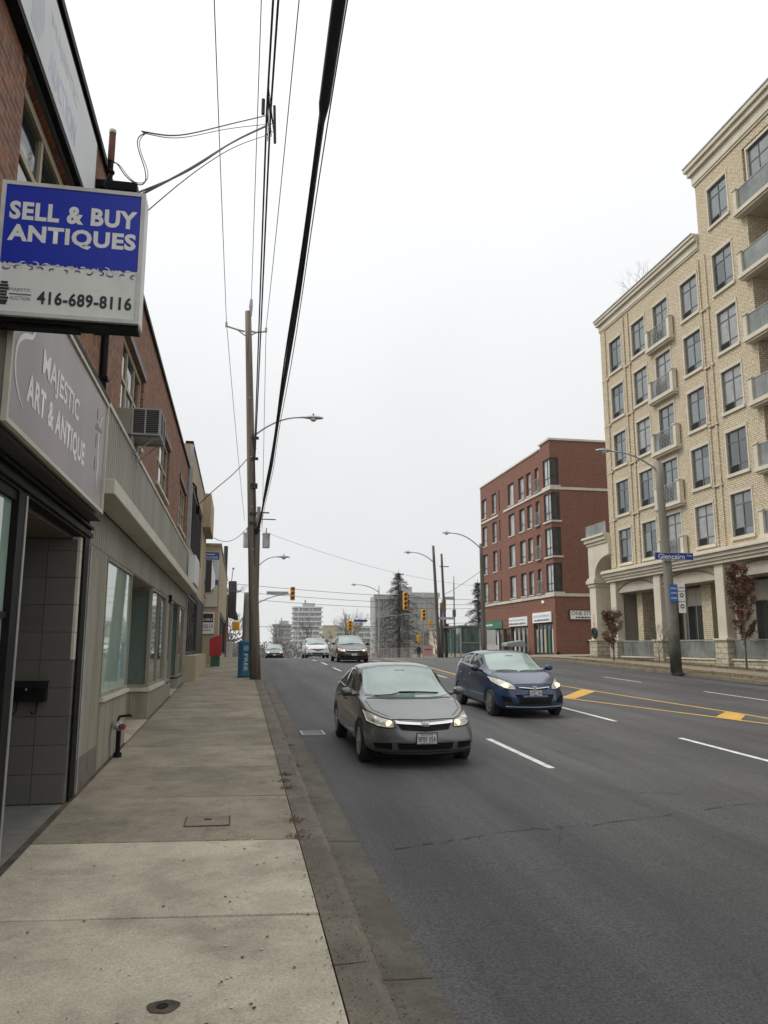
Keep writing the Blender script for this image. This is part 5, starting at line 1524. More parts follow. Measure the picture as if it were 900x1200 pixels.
# service splice and drops
S = thing('service_splice', 'tangled black splice with insulators where service drops leave the overhead pair', 'splice', (.24, 13, 11.7))
mb = MB(); rr_ = random.Random(9)
for k in range(7):
    a0 = rr_.uniform(12.3, 12.9); a1 = rr_.uniform(13.1, 13.8)
    mb.tube([(.22, a0, 11.85 + rr_.uniform(-.1, .1)), (.24 + rr_.uniform(-.18, .14), (a0 + a1) / 2, 11.6 + rr_.uniform(-.25, .25)), (.24, a1, 11.7)], .008, 5)
build('jumper', mb, MT['cable_black'], S)
mb = MB(); mb.tube([(.13, 12.7, 11.5), (.13, 12.7, 11.8)], .032, 8); mb.tube([(.37, 13.2, 11.3), (.34, 13.1, 12.0)], .026, 8); build('insulator', mb, MT['cable_black'], S)
def drop(label, p, r):
    P = []
    p = [Vector(q) for q in p]
    for a, b in zip(p, p[1:]):
        for k in range(8): P.append(a.lerp(b, k / 8))
    P.append(p[-1])
    for _ in range(14): P = [P[0]] + [(P[i - 1] + P[i] * 2 + P[i + 1]) / 4 for i in range(1, len(P) - 1)] + [P[-1]]
    mb = MB(); mb.tube(P, r, 6)
    return solo('service_drop', mb, MT['cable_black'], label, 'wire', tuple(P[0]), None, smooth=True)
drop('upper service wire drooping to the rusty mast above the blue sign', [(.18, 12.8, 11.55), (-.45, 11.6, 10.42), (-1.08, 10.2, 9.12), (-1.42, 9.35, 8.57)], .010)
drop('second strand of the upper service wire to the rusty mast', [(.20, 12.9, 11.45), (-.47, 11.6, 10.35), (-1.08, 10.2, 9.08), (-1.40, 9.35, 8.55)], .006)
drop('lower twisted service wire running behind the blue sign', [(.18, 12.9, 11.4), (-.35, 10.5, 9.35), (-.72, 8.4, 7.5), (-1.2, 6.9, 6.1)], .012)
drop('darker strand wound along the lower twisted service wire', [(.20, 13.0, 11.5), (-.32, 10.5, 9.38), (-.73, 8.4, 7.46), (-1.2, 6.9, 6.16)], .010)
drop('thinner strand crossing beside the lower twisted service wire', [(.20, 13.0, 11.3), (-.33, 10.5, 9.28), (-.74, 8.4, 7.42), (-1.15, 6.9, 5.85)], .006)
drop('slim service wire dropping from the lamp arm to the beige building', [(.42, 29, 9.5), (-.3, 29.3, 8.6), (-1.1, 29.8, 8.0), (-1.7, 30.4, 7.5)], .015)

# pole behind it on the left with transformers
def tpole(name, label, cat, x, y, h, r, mat='pole_dark_wood', grp=None, lean=0):
    zb = prof(y) + .12
    return pole(name, label, cat, (x, y, zb), (x + lean, y, h), r, r * .65, mat, grp)
TP = tpole('utility_pole', 'wooden pole with two grey transformers partly hidden behind the nearest left pole', 'utility pole', .95, 48, 10.6, .17)
for s_, xx in (('l', .28), ('r', 1.45)):
    mb = MB(); mb.tube([(xx, 48, 8.05), (xx, 48, 8.85)], .23, 14); mb.tube([(xx, 48, 8.85), (xx, 48, 8.95)], .25, 14); mb.tube([(xx, 48, 8.95), (xx, 48, 9.3)], .04, 6)
    build('transformer', mb, MT['galvanised'], TP, smooth=False)
mb = MB(); mb.box(.3, 1.6, 47.97, 48.03, 10.2, 10.28); mb.box(.6, 2.0, 47.97, 48.03, 9.8, 9.86); build('crossarm', mb, MT['pole_dark_wood'], TP)
street_arm(TP, (1.0, 48, 6.9), (2.05, 48, 7.5), r=.03)
for k, (xa, za, xb, zb_) in enumerate(((-9, 7.4, 25, 5.4), (-9, 6.9, 24, 7.8))):
    pass
SP = tpole('light_pole', 'pale concrete pole standing just left of the nearest wooden pole', 'pole', .35, 47, 5.2, .22, 'pole_concrete')

# right hand lamp pole with the street sign
zb = prof(31) + .14
RP = pole('street_light_pole', 'leaning concrete lamp pole with the blue street name sign on the right verge', 'lamp pole', (18.42, 31, zb), (18.12, 31, 10.2), .235, .15, 'pole_concrete')
street_arm(RP, (18.15, 31, 9.75), (16.0, 30.9, 10.55), r=.04)
mb = MB(); mb.tube([(18.40, 31, zb), (18.37, 31, zb + 2.4)], .243, 14, r2=.235); build('dark_foot', mb, M('pole_foot_dark', (.085, .085, .065), .85, .3, 2), RP, smooth=True)  # darker sleeve round the lower part of the shaft
mb = MB(); mb.tube([(17.9, 30.98, 5.6), (19.2, 30.98, 5.85), (22, 32, 7.0)], .006, 4); 
S = thing('street_name_sign', 'blue street name sign reading Glencairn on the right lamp pole', 'street sign', (18.45, 30.78, 5.75))
mb = MB(); mb.box(17.55, 19.38, 30.72, 30.75, 5.78, 6.10); build('plate', mb, MT['street_sign_blue'], S)
mb = MB(); frame_rect(mb, F_cam(30.72), 17.55, 19.38, 5.78, 6.10, .018, .0, .004); build('edge', mb, MT['ink_pale_blue'], S)
text('lettering', 'Glencairn', S, (18.34, 30.714, 5.93), (1, 0, 0), (0, 0, 1), 1.25, .22, MT['ink_white'], .01)
text('lettering', 'Ave', S, (19.18, 30.714, 5.99), (1, 0, 0), (0, 0, 1), .24, .09, MT['ink_white'], .0)
mb = MB(); mb.box(18.0, 18.5, 30.74, 30.9, 5.72, 5.76); build('bracket', mb, MT['galvanised'], S)
S = thing('route_sign', 'small blue panel sign on the right lamp pole below the street name', 'sign', (18.4, 30.75, 4.2))
mb = MB(); mb.box(18.16, 18.52, 30.72, 30.75, 3.98, 4.72); build('plate', mb, M('route_blue', (.03, .14, .42), .5, .1), S)
for zz in (4.52, 4.32, 4.1):
    mb = MB(); mb.box(18.2, 18.48, 30.714, 30.719, zz, zz + .06); build('print', mb, MT['ink_pale_blue'], S)
for k, (z0_, z1_, nm) in enumerate(((4.45, 4.76, 'upper blank'), (4.0, 4.42, 'middle no parking'), (3.5, 3.97, 'lower no stopping'))):
    S = thing('parking_sign', 'small white %s sign stacked beside the right lamp pole' % nm, 'parking sign', (18.75, 30.8, z0_), 'parking signs stacked beside the lamp pole')
    mb = MB(); mb.box(18.56, 18.90, 30.76, 30.78, z0_, z1_); build('plate', mb, MT['sign_white'], S)
    if k:
        cz_ = (z0_ + z1_) / 2 + .05; mb = MB(); mb.tube([(18.73, 30.755, cz_), (18.73, 30.752, cz_)], .10, 14); build('disc', mb, MT['frame_charcoal'] if k == 2 else MT['ink_grey'], S)
        mb = MB(); mb.box(18.68, 18.78, 30.748, 30.751, cz_ - .03, cz_ + .03); build('symbol', mb, MT['sign_white'], S)
    else:
        mb = MB(); mb.box(18.6, 18.86, 30.754, 30.759, 4.56, 4.60); build('print', mb, MT['ink_grey'], S)

# lamp pole before the red building
zb = prof(58) + .14
P2 = pole('street_light_pole', 'brown lamp pole with cobra head in front of the red brick building', 'lamp pole', (18.5, 58, zb), (18.4, 58, 10.0), .2, .13, 'pole_dark_wood')
street_arm(P2, (18.38, 58, 9.6), (16.1, 57.9, 10.75), r=.05)

# intersection poles and signals
def signal(label, x, y, z, n=3, s=1.0, face=True, w_=.36):
    S = thing('traffic_signal', label, 'traffic light', (x, y, z), 'yellow traffic signals at the crossing')
    h = n * .34 * s
    mb = MB(); mb.box(x - w_ / 2 * s, x + w_ / 2 * s, y - .12, y + .12, z, z + h); build('housing', mb, MT['signal_yellow'], S, bev=.03)
    for k in range(n):
        zz = z + (k + .5) * .34 * s
        if face:
            v = MB(); v.prism([(x + .105 * s * math.cos(t), zz + .105 * s * math.sin(t)) for t in [2 * PI * q / 12 for q in range(12)]], 'y', y - .128, y - .12); 
            lo = build('lens', v, MT['lens_dark'] if not (k == 0 and False) else MT['lens_dark'], S)
            mb = MB()
            pts = [(x + .15 * s * math.cos(t), zz + .15 * s * math.sin(t)) for t in [PI * q / 8 for q in range(9)]]
            for (a, b), (c, d) in zip(pts, pts[1:]): mb.quad([(a, y - .12, b), (c, y - .12, d), (c, y - .34, d), (a, y - .34, b)])
            build('visor', mb, MT['signal_yellow'], S)
        else:
            mb = MB(); mb.box(x - .16 * s, x + .16 * s, y - .14, y - .12, zz - .13, zz + .13); build('back_panel', mb, MT['signal_yellow'], S, bev=.02)
    return S
def mast(parent, p0, p1, rise=.3, r=.05):
    a, b = Vector(p0), Vector(p1); P = []
    for k in range(9):
        t = k / 8; q = a.lerp(b, t); q.z = a.z + (b.z - a.z) * (1 - (1 - t) ** 2); P.append(q)
    mb = MB(); mb.tube(P, r, 8, r2=r * .7); build('mast_arm', mb, MT['galvanised'], parent, smooth=True)
# left near corner
LP = tpole('signal_pole', 'slim grey signal pole hidden behind the left wooden pole carrying a mast arm', 'signal pole', .75, 60, 6.2, .12, 'galvanised')
mast(LP, (.8, 60, 5.0), (3.75, 59.9, 6.0))
signal('yellow signal hanging left over the lane nearest the left wooden pole', 3.92, 60, 5.55, 3)
S = thing('mast_sign', 'grey street sign on the mast arm beside the left hanging signal', 'street sign', (2.5, 59.9, 6))
mb = MB(); mb.box(1.95, 3.6, 59.86, 59.9, 5.95, 6.2); build('plate', mb, MT['galvanised'], S)
signal('small yellow signal low behind the pale pole on the left', -.25, 58, 3.2, 2, .95, face=False, w_=.55)
signal('yellow signal mostly hidden by the wooden pole on the left', 1.12, 58.2, 3.7, 3, .9)
S = tpole('gallows_pole', 'thin dark sign gantry pole left of the pale concrete pole', 'pole', -.95, 58, 6.3, .05, 'frame_charcoal')
mb = MB(); mb.box(-.95, .0, 57.97, 58.03, 6.05, 6.11); mb.tube([(-.75, 58, 6.1), (-.6, 58, 7.6)], .03, 6); mb.ball((-.58, 58, 7.7), .09, 8); build('gantry_arm', mb, MT['frame_charcoal'], S)
# right far corner group
GP = tpole('street_light_pole', 'dark pole with cobra lamp and signal mast at the far right corner', 'lamp pole', 17.0, 66, 10.8, .17, lean=-.45)
street_arm(GP, (16.62, 66, 9.3), (14.75, 65.9, 10.15), r=.045)
mast(GP, (16.8, 66, 5.4), (14.2, 66, 6.5), r=.06)
signal('largest yellow signal hanging from the curved mast arm at centre right', 14.02, 66, 5.15, 4, 1.12)
G2 = tpole('utility_pole', 'plain wooden pole right of the signal mast pole at the far corner', 'utility pole', 18.3, 68.5, 10.4, .15, lean=-.35)
mb = MB(); mb.box(17.75, 18.6, 68.4, 68.5, 9.2, 9.27); build('crossarm', mb, MT['pole_dark_wood'], G2)
G3 = tpole('utility_pole', 'short dark pole stub between the two tall corner poles', 'utility pole', 17.6, 67.5, 5.9, .19)
G4 = tpole('light_pole', 'thin grey pole standing behind the bus shelter', 'pole', 20.6, 74, 8.9, .09, 'galvanised')
mb = MB(); mb.box(20.45, 20.75, 73.9, 74.1, 4.9, 5.6); build('control_box', mb, MT['frame_charcoal'], G4)
S = thing('mast_sign', 'pale blue street sign fixed between the corner poles', 'street sign', (17.9, 66.5, 4.2))
mb = MB(); mb.box(17.1, 18.6, 67.1, 67.14, 4.4, 4.62); build('plate', mb, MT['ink_pale_blue'], S)
S = thing('street_name_sign', 'pale violet street sign on the thin pole behind the shelter', 'street sign', (20, 73.8, 6.5))
mb = MB(); mb.box(19.5, 20.5, 73.8, 73.84, 6.55, 6.85); build('plate', mb, MT['ink_pale_blue'], S)
signal('yellow signal side on, left of the thin grey pole by the shelter', 18.75, 71, 5.2, 3, 1.15)
signal('lower yellow signal beside the shelter roof', 19.0, 71, 3.35, 2, 1.2)
# far side of the crossing
FP = tpole('signal_pole', 'slim far signal pole with a small yellow signal before the concrete building', 'signal pole', 20.8, 88, 8.3, .06, 'galvanised')
signal('yellow signal high on the slim pole before the concrete building', 20.8, 87.8, 5.0, 3, 1.25)
signal('black and yellow pedestrian signal right of the slim pole', 21.6, 87.8, 4.25, 2, 1.1, face=False)
signal('low pedestrian signal left of the slim pole', 20.2, 87.8, 2.6, 2, 1.1, face=False)
mb = MB(); mb.tube([(14.2, 90, 5.25), (20.8, 88, 5.9)], .03, 6); build('span_arm', mb, MT['galvanised'], FP)
signal('square yellow signal at the end of the blue street sign over the far lanes', 12.55, 90, 3.85, 3, 1.1, w_=.55)
S = thing('street_name_sign', 'long blue street sign beside the square yellow signal', 'street sign', (14, 90, 4.9))
mb = MB(); mb.box(13.0, 14.55, 89.96, 90.0, 4.85, 5.12); build('plate', mb, MT['street_sign_blue'], S)
FL = tpole('street_light_pole', 'grey lamp pole with cobra head in front of the bare conifer', 'lamp pole', 15.6, 88, 8.9, .1, 'galvanised')
street_arm(FL, (15.6, 88, 8.2), (13.2, 88, 9.0), r=.05)
# span wires across the road
def span(label, a, b, sag=.3, r=.018):
    return wire('span_wire', label, [a, b], r, 'cable_grey', sag, 16, 'span wires crossing the far intersection')
span('upper span wire from the left poles over the far lanes', (-4, 58, 6.9), (30, 72, 6.4), .4)
span('second span wire below the upper one over the far lanes', (-4, 58, 6.35), (30, 72, 6.1), .5)
span('third span wire running level with the hanging signals', (.5, 60, 5.6), (30, 70, 5.9), .5)
span('lowest span wire in front of the far buildings', (-3, 60, 3.6), (24, 68, 4.4), .3)
span('long wire rising from the transformer pole to the red building', (.9, 48, 9.2), (24, 66, 7.2), .9, .009)
span('faint wire from the beige building to the transformer pole', (-1.6, 45, 8.2), (.3, 48, 9.3), .5)
span('wire slanting from the corner pole to the brown lamp pole', (17.9, 68, 6.6), (18.4, 58, 7.9), .1)

# bus shelter
S = thing('bus_shelter', 'glass bus shelter with a flat dark roof at the far right corner', 'bus shelter', (19.5, 66, prof(66) + .15))
zb = prof(65) + .15
x0, x1, y0, y1 = 17.7 + .25, 19.6, 62.6, 68.6
mb = MB(); mb.box(x0 - .15, x1 + .25, y0 - .2, y1 + .2, zb + 2.42, zb + 2.56); build('roof', mb, MT['frame_charcoal'], S)
mb = MB()
for xx in (x0, x1):
    for yy in (y0, (y0 + y1) / 2, y1): mb.box(xx - .05, xx + .05, yy - .05, yy + .05, zb, zb + 2.42)
for yy in (y0, y1):
    mb.box(x0, x1, yy - .03, yy + .03, zb + .2, zb + .27); mb.box(x0, x1, yy - .03, yy + .03, zb + 1.1, zb + 1.15)
build('frame', mb, MT['galvanised'], S)
for xx, a, b in ((x1, y0, (y0 + y1) / 2), (x1, (y0 + y1) / 2, y1), (x0, y0, y0 + 1.4)):
    mb = MB(); mb.box(xx - .01, xx + .01, a + .06, b - .06, zb + .28, zb + 2.36); build('glass_panel', mb, MT['glass_shelter'], S)
for yy in (y0, y1):
    mb = MB(); mb.box(x0 + .06, x1 - .06, yy - .01, yy + .01, zb + .28, zb + 2.36); build('glass_panel', mb, MT['glass_shelter'], S)
mb = MB(); mb.box(x1 - .6, x1 - .2, y0 + .8, y1 - 1.5, zb + .42, zb + .48); build('bench', mb, MT['frame_black'], S)
S = thing('poster_panel', 'white advertising panel standing at the near end of the bus shelter', 'advertising panel', (20.2, 62.5, prof(62.5)))
mb = MB(); mb.box(20.15, 20.9, 62.4, 62.52, zb + .4, zb + 2.2); build('panel', mb, MT['white_panel'], S); mb = MB(); mb.box(19.75, 20.05, 62.6, 62.7, zb + .5, zb + 2.2); build('glass', mb, MT['glass_rail'], S)
for (xx, yy, w_, h, mt, lb) in ((12.2 + 2.6, 86.6, .55, .6, 'pink_sign', 'small pink lawn sign at the far kerb behind the grey sedan'), (17.1, 70.6, .95, .95, 'pink_sign', 'pink and white lawn sign beside the dark corner poles')):
    S = thing('lawn_sign', lb, 'lawn sign', (xx, yy, prof(yy) + .1)); zb = prof(yy) + .13
    mb = MB(); mb.box(xx - w_ / 2, xx + w_ / 2, yy, yy + .02, zb + .15, zb + .15 + h); build('panel', mb, MT[mt], S)
    mb = MB(); mb.box(xx - w_ * .35, xx + w_ * .35, yy - .006, yy, zb + .25 + h * .45, zb + .22 + h * .6); build('print', mb, MT['ink_red'], S)
    mb = MB()
    for q in (-1, 1): mb.box(xx + q * w_ * .4 - .015, xx + q * w_ * .4 + .015, yy + .02, yy + .04, zb - .2, zb + .15 + h)
    build('stake', mb, MT['galvanised'], S)
S = thing('bench', 'pale slatted bench on the pavement by the green shop sign', 'bench', (19.9, 60.2, prof(60.2) + .15)); zb = prof(60) + .16
mb = MB(); mb.box(19.4, 20.4, 60.0, 60.45, zb + .42, zb + .47); build('seat', mb, MT['white_panel'], S)
mb = MB(); mb.box(19.4, 20.4, 60.42, 60.46, zb + .5, zb + .85); build('backrest', mb, MT['white_panel'], S)
for q in (19.45, 20.3): mb = MB(); mb.box(q, q + .06, 60.05, 60.4, zb, zb + .42); build('leg', mb, MT['galvanised'], S)
# ================================================================ cars
def lerp_tab(tab, y, k):
    for (a, b) in zip(tab, tab[1:]):
        if y <= b[0]:
            t = (y - a[0]) / (b[0] - a[0]) if b[0] > a[0] else 0
            t = max(0, min(1, t))
            return a[k] + (b[k] - a[k]) * t
    return tab[-1][k]
def body_mesh(sp):
    """loft: nose at y=0, tail at y=L; each station a closed ring"""
    st = sp['st']
    rings = []
    def ring(s):
        y, zb, ws, wm, zm, wb, zbelt, wr, zt = s
        h = [(0, zb), (ws * .72, zb), (ws, zb + .05), (wm, zm - .10), (wm, zm + .05), (wb, zbelt), (wb + (wr - wb) * .55, zbelt + (zt - zbelt) * .55), (wr, zt - .035 * min(1, (zt - zbelt) * 4 + .3)), (wr * .55, zt), (0, zt + .008)]
        return h
    nose = ring(st[0]); tail = ring(st[-1])
    def fulls(h, yf):
        pts = [(x, yf(x, z), z) for x, z in h]
        pts += [(-x, yf(x, z), z) for x, z in reversed(h[1:-1])]
        return pts
    ny = sp['nose']; W = st[1][3]
    fr = lambda x, z: ny(z) + sp['nc'] * (abs(x) / .85) ** 2.6
    zc = sum(z for x, z in nose) / len(nose)
    for q in (.001, .35, .7, .93):
        h = [(x * q, zc + (z - zc) * q) for x, z in nose]
        rings.append(fulls(h, fr))
    for i, s in enumerate(st):
        h = ring(s)
        if i == 0: rings.append(fulls(h, lambda x, z: fr(x, z) + .02))
        else:
            cv = sp['nc'] * max(0, 1 - (s[0] / 1.2)) * .55
            ck = sp.get('cowl', {}).get(i, 0)
            rings.append(fulls(h, lambda x, z: s[0] + cv * (abs(x) / .85) ** 2.4 + ck * (abs(x) / .7) ** 2 * (1 if z > s[6] - .02 else 0)))
    tl = lambda x, z: sp['L'] - sp['tc'] * (abs(x) / .85) ** 2.4
    for q in (.93, .6, .001):
        zc2 = sum(z for x, z in tail) / len(tail)
        h = [(x * q, zc2 + (z - zc2) * q) for x, z in tail]
        rings.append(fulls(h, tl))
    n = len(rings[0]); V = []; F = []
    for r in rings: V += r
    for i in range(len(rings) - 1):
        for j in range(n):
            a = i * n + j; b = i * n + (j + 1) % n
            F.append((a, b, b + n, a + n))
    F.append(tuple(range(n))); F.append(tuple((len(rings) - 1) * n + j for j in reversed(range(n))))
    me = bpy.data.meshes.new('body'); me.from_pydata(V, [], F); me.update()
    o = bpy.data.objects.new('tmp', me); COL.objects.link(o)
    bm = bmesh.new(); bm.from_mesh(me); bmesh.ops.recalc_face_normals(bm, faces=bm.faces); bm.to_mesh(me); bm.free()
    s = o.modifiers.new('s', 'SUBSURF'); s.levels = 2; s.render_levels = 2
    cut = []
    for yy in sp['axles']:
        for sx in (-1, 1):
            mb = MB(); mb.tube([(sx * .56, yy, sp['wr']), (sx * 1.2, yy, sp['wr'])], sp['wr'] + sp.get('gap', .045), 32)
            c = put('cut', mb.mesh('cut', MT['interior_dark'])); cut.append(c)
            b = o.modifiers.new('b', 'BOOLEAN'); b.operation = 'DIFFERENCE'; b.object = c; b.solver = 'EXACT'
    dg = bpy.context.evaluated_depsgraph_get(); dg.update()
    out = bpy.data.meshes.new_from_object(o.evaluated_get(dg))
    # surface without arches for projecting panels
    for b in [m for m in o.modifiers if m.type == 'BOOLEAN']: o.modifiers.remove(b)
    dg.update()
    sm = bpy.data.meshes.new_from_object(o.evaluated_get(dg))
    bvh = BVHTree.FromPolygons([v.co.copy() for v in sm.vertices], [tuple(p.vertices) for p in sm.polygons])
    bpy.data.objects.remove(o)
    for c in cut: bpy.data.objects.remove(c)
    out.polygons.foreach_set('use_smooth', [True] * len(out.polygons))
    return out, bvh
DIRS = {'front': (Vector((0, 1, 0)), lambda a, b: Vector((a, -3, b))), 'back': (Vector((0, -1, 0)), lambda a, b: Vector((a, 9, b))),
        'right': (Vector((1, 0, 0)), lambda a, b: Vector((-3, a, b))), 'left': (Vector((-1, 0, 0)), lambda a, b: Vector((3, a, b))), 'top': (Vector((0, 0, -1)), lambda a, b: Vector((a, b, 4)))}
def resample(p, n):
    L = [0]
    for a, b in zip(p, p[1:]): L.append(L[-1] + math.dist(a, b))
    out = []
    for i in range(n + 1):
        t = L[-1] * i / n
        for k in range(len(L) - 1):
            if t <= L[k + 1] + 1e-9:
                u = (t - L[k]) / max(1e-9, L[k + 1] - L[k]); out.append(tuple(p[k][j] + (p[k + 1][j] - p[k][j]) * u for j in (0, 1))); break
        else: out.append(p[-1])
    return out
def patch(bvh, d, top, bot, nu=14, nv=6, off=.006, th=.02, mirror=False):
    D, org = DIRS[d]
    T = resample(top, nu); B = resample(bot, nu)
    g = []; g2 = []
    for j in range(nv + 1):
        for i in range(nu + 1):
            a = T[i][0] + (B[i][0] - T[i][0]) * j / nv; b = T[i][1] + (B[i][1] - T[i][1]) * j / nv
            if mirror and d in ('front', 'back'): a = -a
            hit = bvh.ray_cast(org(a, b), D)
            if hit[0] is None:
                hit = bvh.find_nearest(org(a, b) + D * 3)
            p, nn = hit[0], hit[1]
            if nn.dot(D) > 0: nn = -nn
            nn = (nn * .5 - D * .5).normalized()
            g.append(p + nn * off); g2.append(p - nn * th)
    V = [tuple(v) for v in g + g2]; F = []; N = (nu + 1) * (nv + 1)
    for j in range(nv):
        for i in range(nu):
            a = j * (nu + 1) + i; F.append((a, a + 1, a + nu + 2, a + nu + 1))
    bd = [(i, i + 1) for i in range(nu)] + [(nv * (nu + 1) + i + 1, nv * (nu + 1) + i) for i in range(nu)] + [((j + 1) * (nu + 1), j * (nu + 1)) for j in range(nv)] + [(j * (nu + 1) + nu, (j + 1) * (nu + 1) + nu) for j in range(nv)]
    for a, b in bd: F.append((a, b, b + N, a + N))
    mb = MB(); mb.v = V; mb.f = F; mb.m = [0] * len(F)
    return mb
def bput(name, mb, mat, parent, smooth=True):
    return put(name, mb.mesh(name, MT[mat] if isinstance(mat, str) else mat, (0, 0, 0), smooth), parent)
def wheel(parent, x, y, r, w_, side, rim='aluminium', spokes=9):
    mb = MB(); n = 32; prof_ = [(0, r * .62), (.01, r * .93), (.03, r), (w_ - .03, r), (w_ - .01, r * .93), (w_, r * .62)]
    base = 0
    for dx, rr in prof_:
        for j in range(n):
            t = 2 * PI * j / n; mb.v.append((x + side * (dx - w_), y + rr * math.cos(t), r + rr * math.sin(t)))
    for k in range(len(prof_) - 1):
        for j in range(n):
            mb.f.append((k * n + j, k * n + (j + 1) % n, (k + 1) * n + (j + 1) % n, (k + 1) * n + j)); mb.m.append(0)
    wd = bput('wheel', mb, M('tyre', (.022, .022, .023), .85, .2, 5), parent)
    mb = MB()
    mb.tube([(x - side * .05, y, r), (x - side * .015, y, r)], r * .64, 28, r2=r * .66)
    bput('rim_dish', mb, 'frame_charcoal', wd)
    mb = MB()
    for k in range(spokes):
        t = 2 * PI * k / spokes; c_, s_ = math.cos(t), math.sin(t)
        q = []
        for rad, hw in ((.04, .03), (r * .64, .022)):
            for e in (-1, 1): q.append((y + c_ * rad - s_ * hw * e, r + s_ * rad + c_ * hw * e))
        xo, xi = x - side * .0, x - side * .03
        mb.hexa([(xi, *q[0]), (xi, *q[1]), (xi, *q[3]), (xi, *q[2]), (xo - side * .0, *q[0]), (xo, *q[1]), (xo - side * .006, *q[3]), (xo - side * .006, *q[2])])
    mb.tube([(x - side * .03, y, r), (x + side * .004, y, r)], .055, 14)
    pts = [(x - side * .01, y + r * .63 * math.cos(t), r + r * .63 * math.sin(t)) for t in [2 * PI * q / 28 for q in range(29)]]
    mb.tube(pts, .014, 5, caps=False)
    bput('rim', mb, rim, wd, smooth=False)
def car_paint(name, col, fl=.35):
    m, n, b = _new(name)
    v = _obj(n)
    f = _noise(n, v, 2.0, 6)
    n.links.new(_ramp(n, f, .3, .7, sc(col, .88), sc(col, 1.1)), b.inputs['Base Color'])
    b.inputs['Metallic'].default_value = fl
    b.inputs['Roughness'].default_value = .30
    b.inputs['Coat Weight'].default_value = .9
    b.inputs['Coat Roughness'].default_value = .06
    MATS[name] = m
    return m
glass_reflect('windscreen', (.19, .255, .235), 2.2, .06, .02)
glass_reflect('car_glass', (.03, .035, .035), 1.9, .03, .02)
M('headlamp_glass', (.50, .48, .40), .15, .15, 12, coat=.8)
M('headlamp_lit', (1.0, .66, .30), .3, .02, emit=2.6)
M('headlamp_glow', (1.0, .74, .48), .3, .02, emit=1.1)
M('chrome', (.72, .72, .72), .18, .04, metal=.9)
M('grille_black', (.010, .010, .010), .6, .2, ior=1.2)
M('plastic_dark', (.04, .04, .042), .55, .15)
M('plate_white', (.62, .64, .66), .5, .06, 8)
M('amber', (.7, .22, .03), .3, .1)

def seam(root, bvh, d, pts, w_=.008, mat='grille_black', off=.003, name='panel_gap'):
    D, org = DIRS[d]; P = resample(pts, 18); V = []; F = []
    for i, (a, b) in enumerate(P):
        a2, b2 = P[min(i + 1, len(P) - 1)]; a1, b1 = P[max(i - 1, 0)]
        dx, dy = a2 - a1, b2 - b1; l = math.hypot(dx, dy) or 1; px, py = -dy / l * w_ / 2, dx / l * w_ / 2
        for e in (-1, 1):
            h = bvh.ray_cast(org(a + px * e, b + py * e), D)
            if h[0] is None: h = bvh.find_nearest(org(a, b) + D * 3)
            nn = h[1]
            if nn.dot(D) > 0: nn = -nn
            V.append(tuple(h[0] + nn * off))
    for i in range(len(P) - 1): F.append((2 * i, 2 * i + 1, 2 * i + 3, 2 * i + 2))
    mb = MB(); mb.v = V; mb.f = F; mb.m = [0] * len(F)
    return bput(name, mb, mat, root)

def plate(root, y, z, txt, w_=.30, h=.15):
    mb = MB(); mb.box(-w_ / 2, w_ / 2, y - .012, y, z - h / 2, z + h / 2); p = put('licence_plate', mb.mesh('licence_plate', MT['plate_white']), root)
    mb = MB(); frame_rect(mb, lambda u, n, zz: (u, y - .012 - n, zz), -w_ / 2 - .01, w_ / 2 + .01, z - h / 2 - .01, z + h / 2 + .01, .012, -.01, .006); put('plate_frame', mb.mesh('plate_frame', MT['plastic_dark']), p)
    if txt:
        text('plate_text', txt, p, (0, y - .0145, z - .008), (1, 0, 0), (0, 0, 1), w_ * .86, h * .5, MT['ink_dark'], .01)
    mb = MB(); mb.box(-w_ * .3, w_ * .3, y - .014, y - .0125, z + h * .32, z + h * .40); mb.box(-w_ * .35, w_ * .35, y - .014, y - .0125, z - h * .44, z - h * .38); put('plate_print', mb.mesh('plate_print', MT['ink_grey']), p)

def front_y(bvh, x, z):
    h = bvh.ray_cast(Vector((x, -3, z)), Vector((0, 1, 0)))
    return h[0].y if h[0] else 0

SEDAN = dict(L=4.5, nc=.34, tc=.25, wr=.315, axles=(.92, 3.62), nose=lambda z: .02 + max(0, z - .45) * .55 + max(0, .35 - z) * .25, cowl={4: .22, 5: .30},
    #     y    zb   ws   wm   zm   wb   zbelt  wr   zt
    st=[(.30, .20, .80, .82, .46, .70, .665, .60, .70),
        (.62, .19, .85, .875, .50, .79, .765, .66, .80),
        (1.00, .19, .86, .885, .52, .83, .85, .70, .90),
        (1.12, .19, .86, .885, .52, .84, .88, .71, .945),
        (1.30, .19, .86, .885, .52, .845, .905, .705, 1.00),
        (1.75, .19, .86, .885, .53, .85, .93, .71, 1.245),
        (2.15, .19, .86, .885, .53, .85, .95, .675, 1.40),
        (2.55, .19, .86, .885, .53, .85, .965, .665, 1.44),
        (3.10, .19, .86, .885, .53, .85, .985, .66, 1.415),
        (3.55, .19, .86, .885, .54, .845, 1.00, .65, 1.28),
        (3.95, .20, .86, .88, .55, .82, 1.01, .66, 1.09),
        (4.30, .24, .83, .84, .55, .77, 1.00, .64, 1.05),
        (4.44, .30, .78, .79, .55, .72, .96, .60, 1.01)])
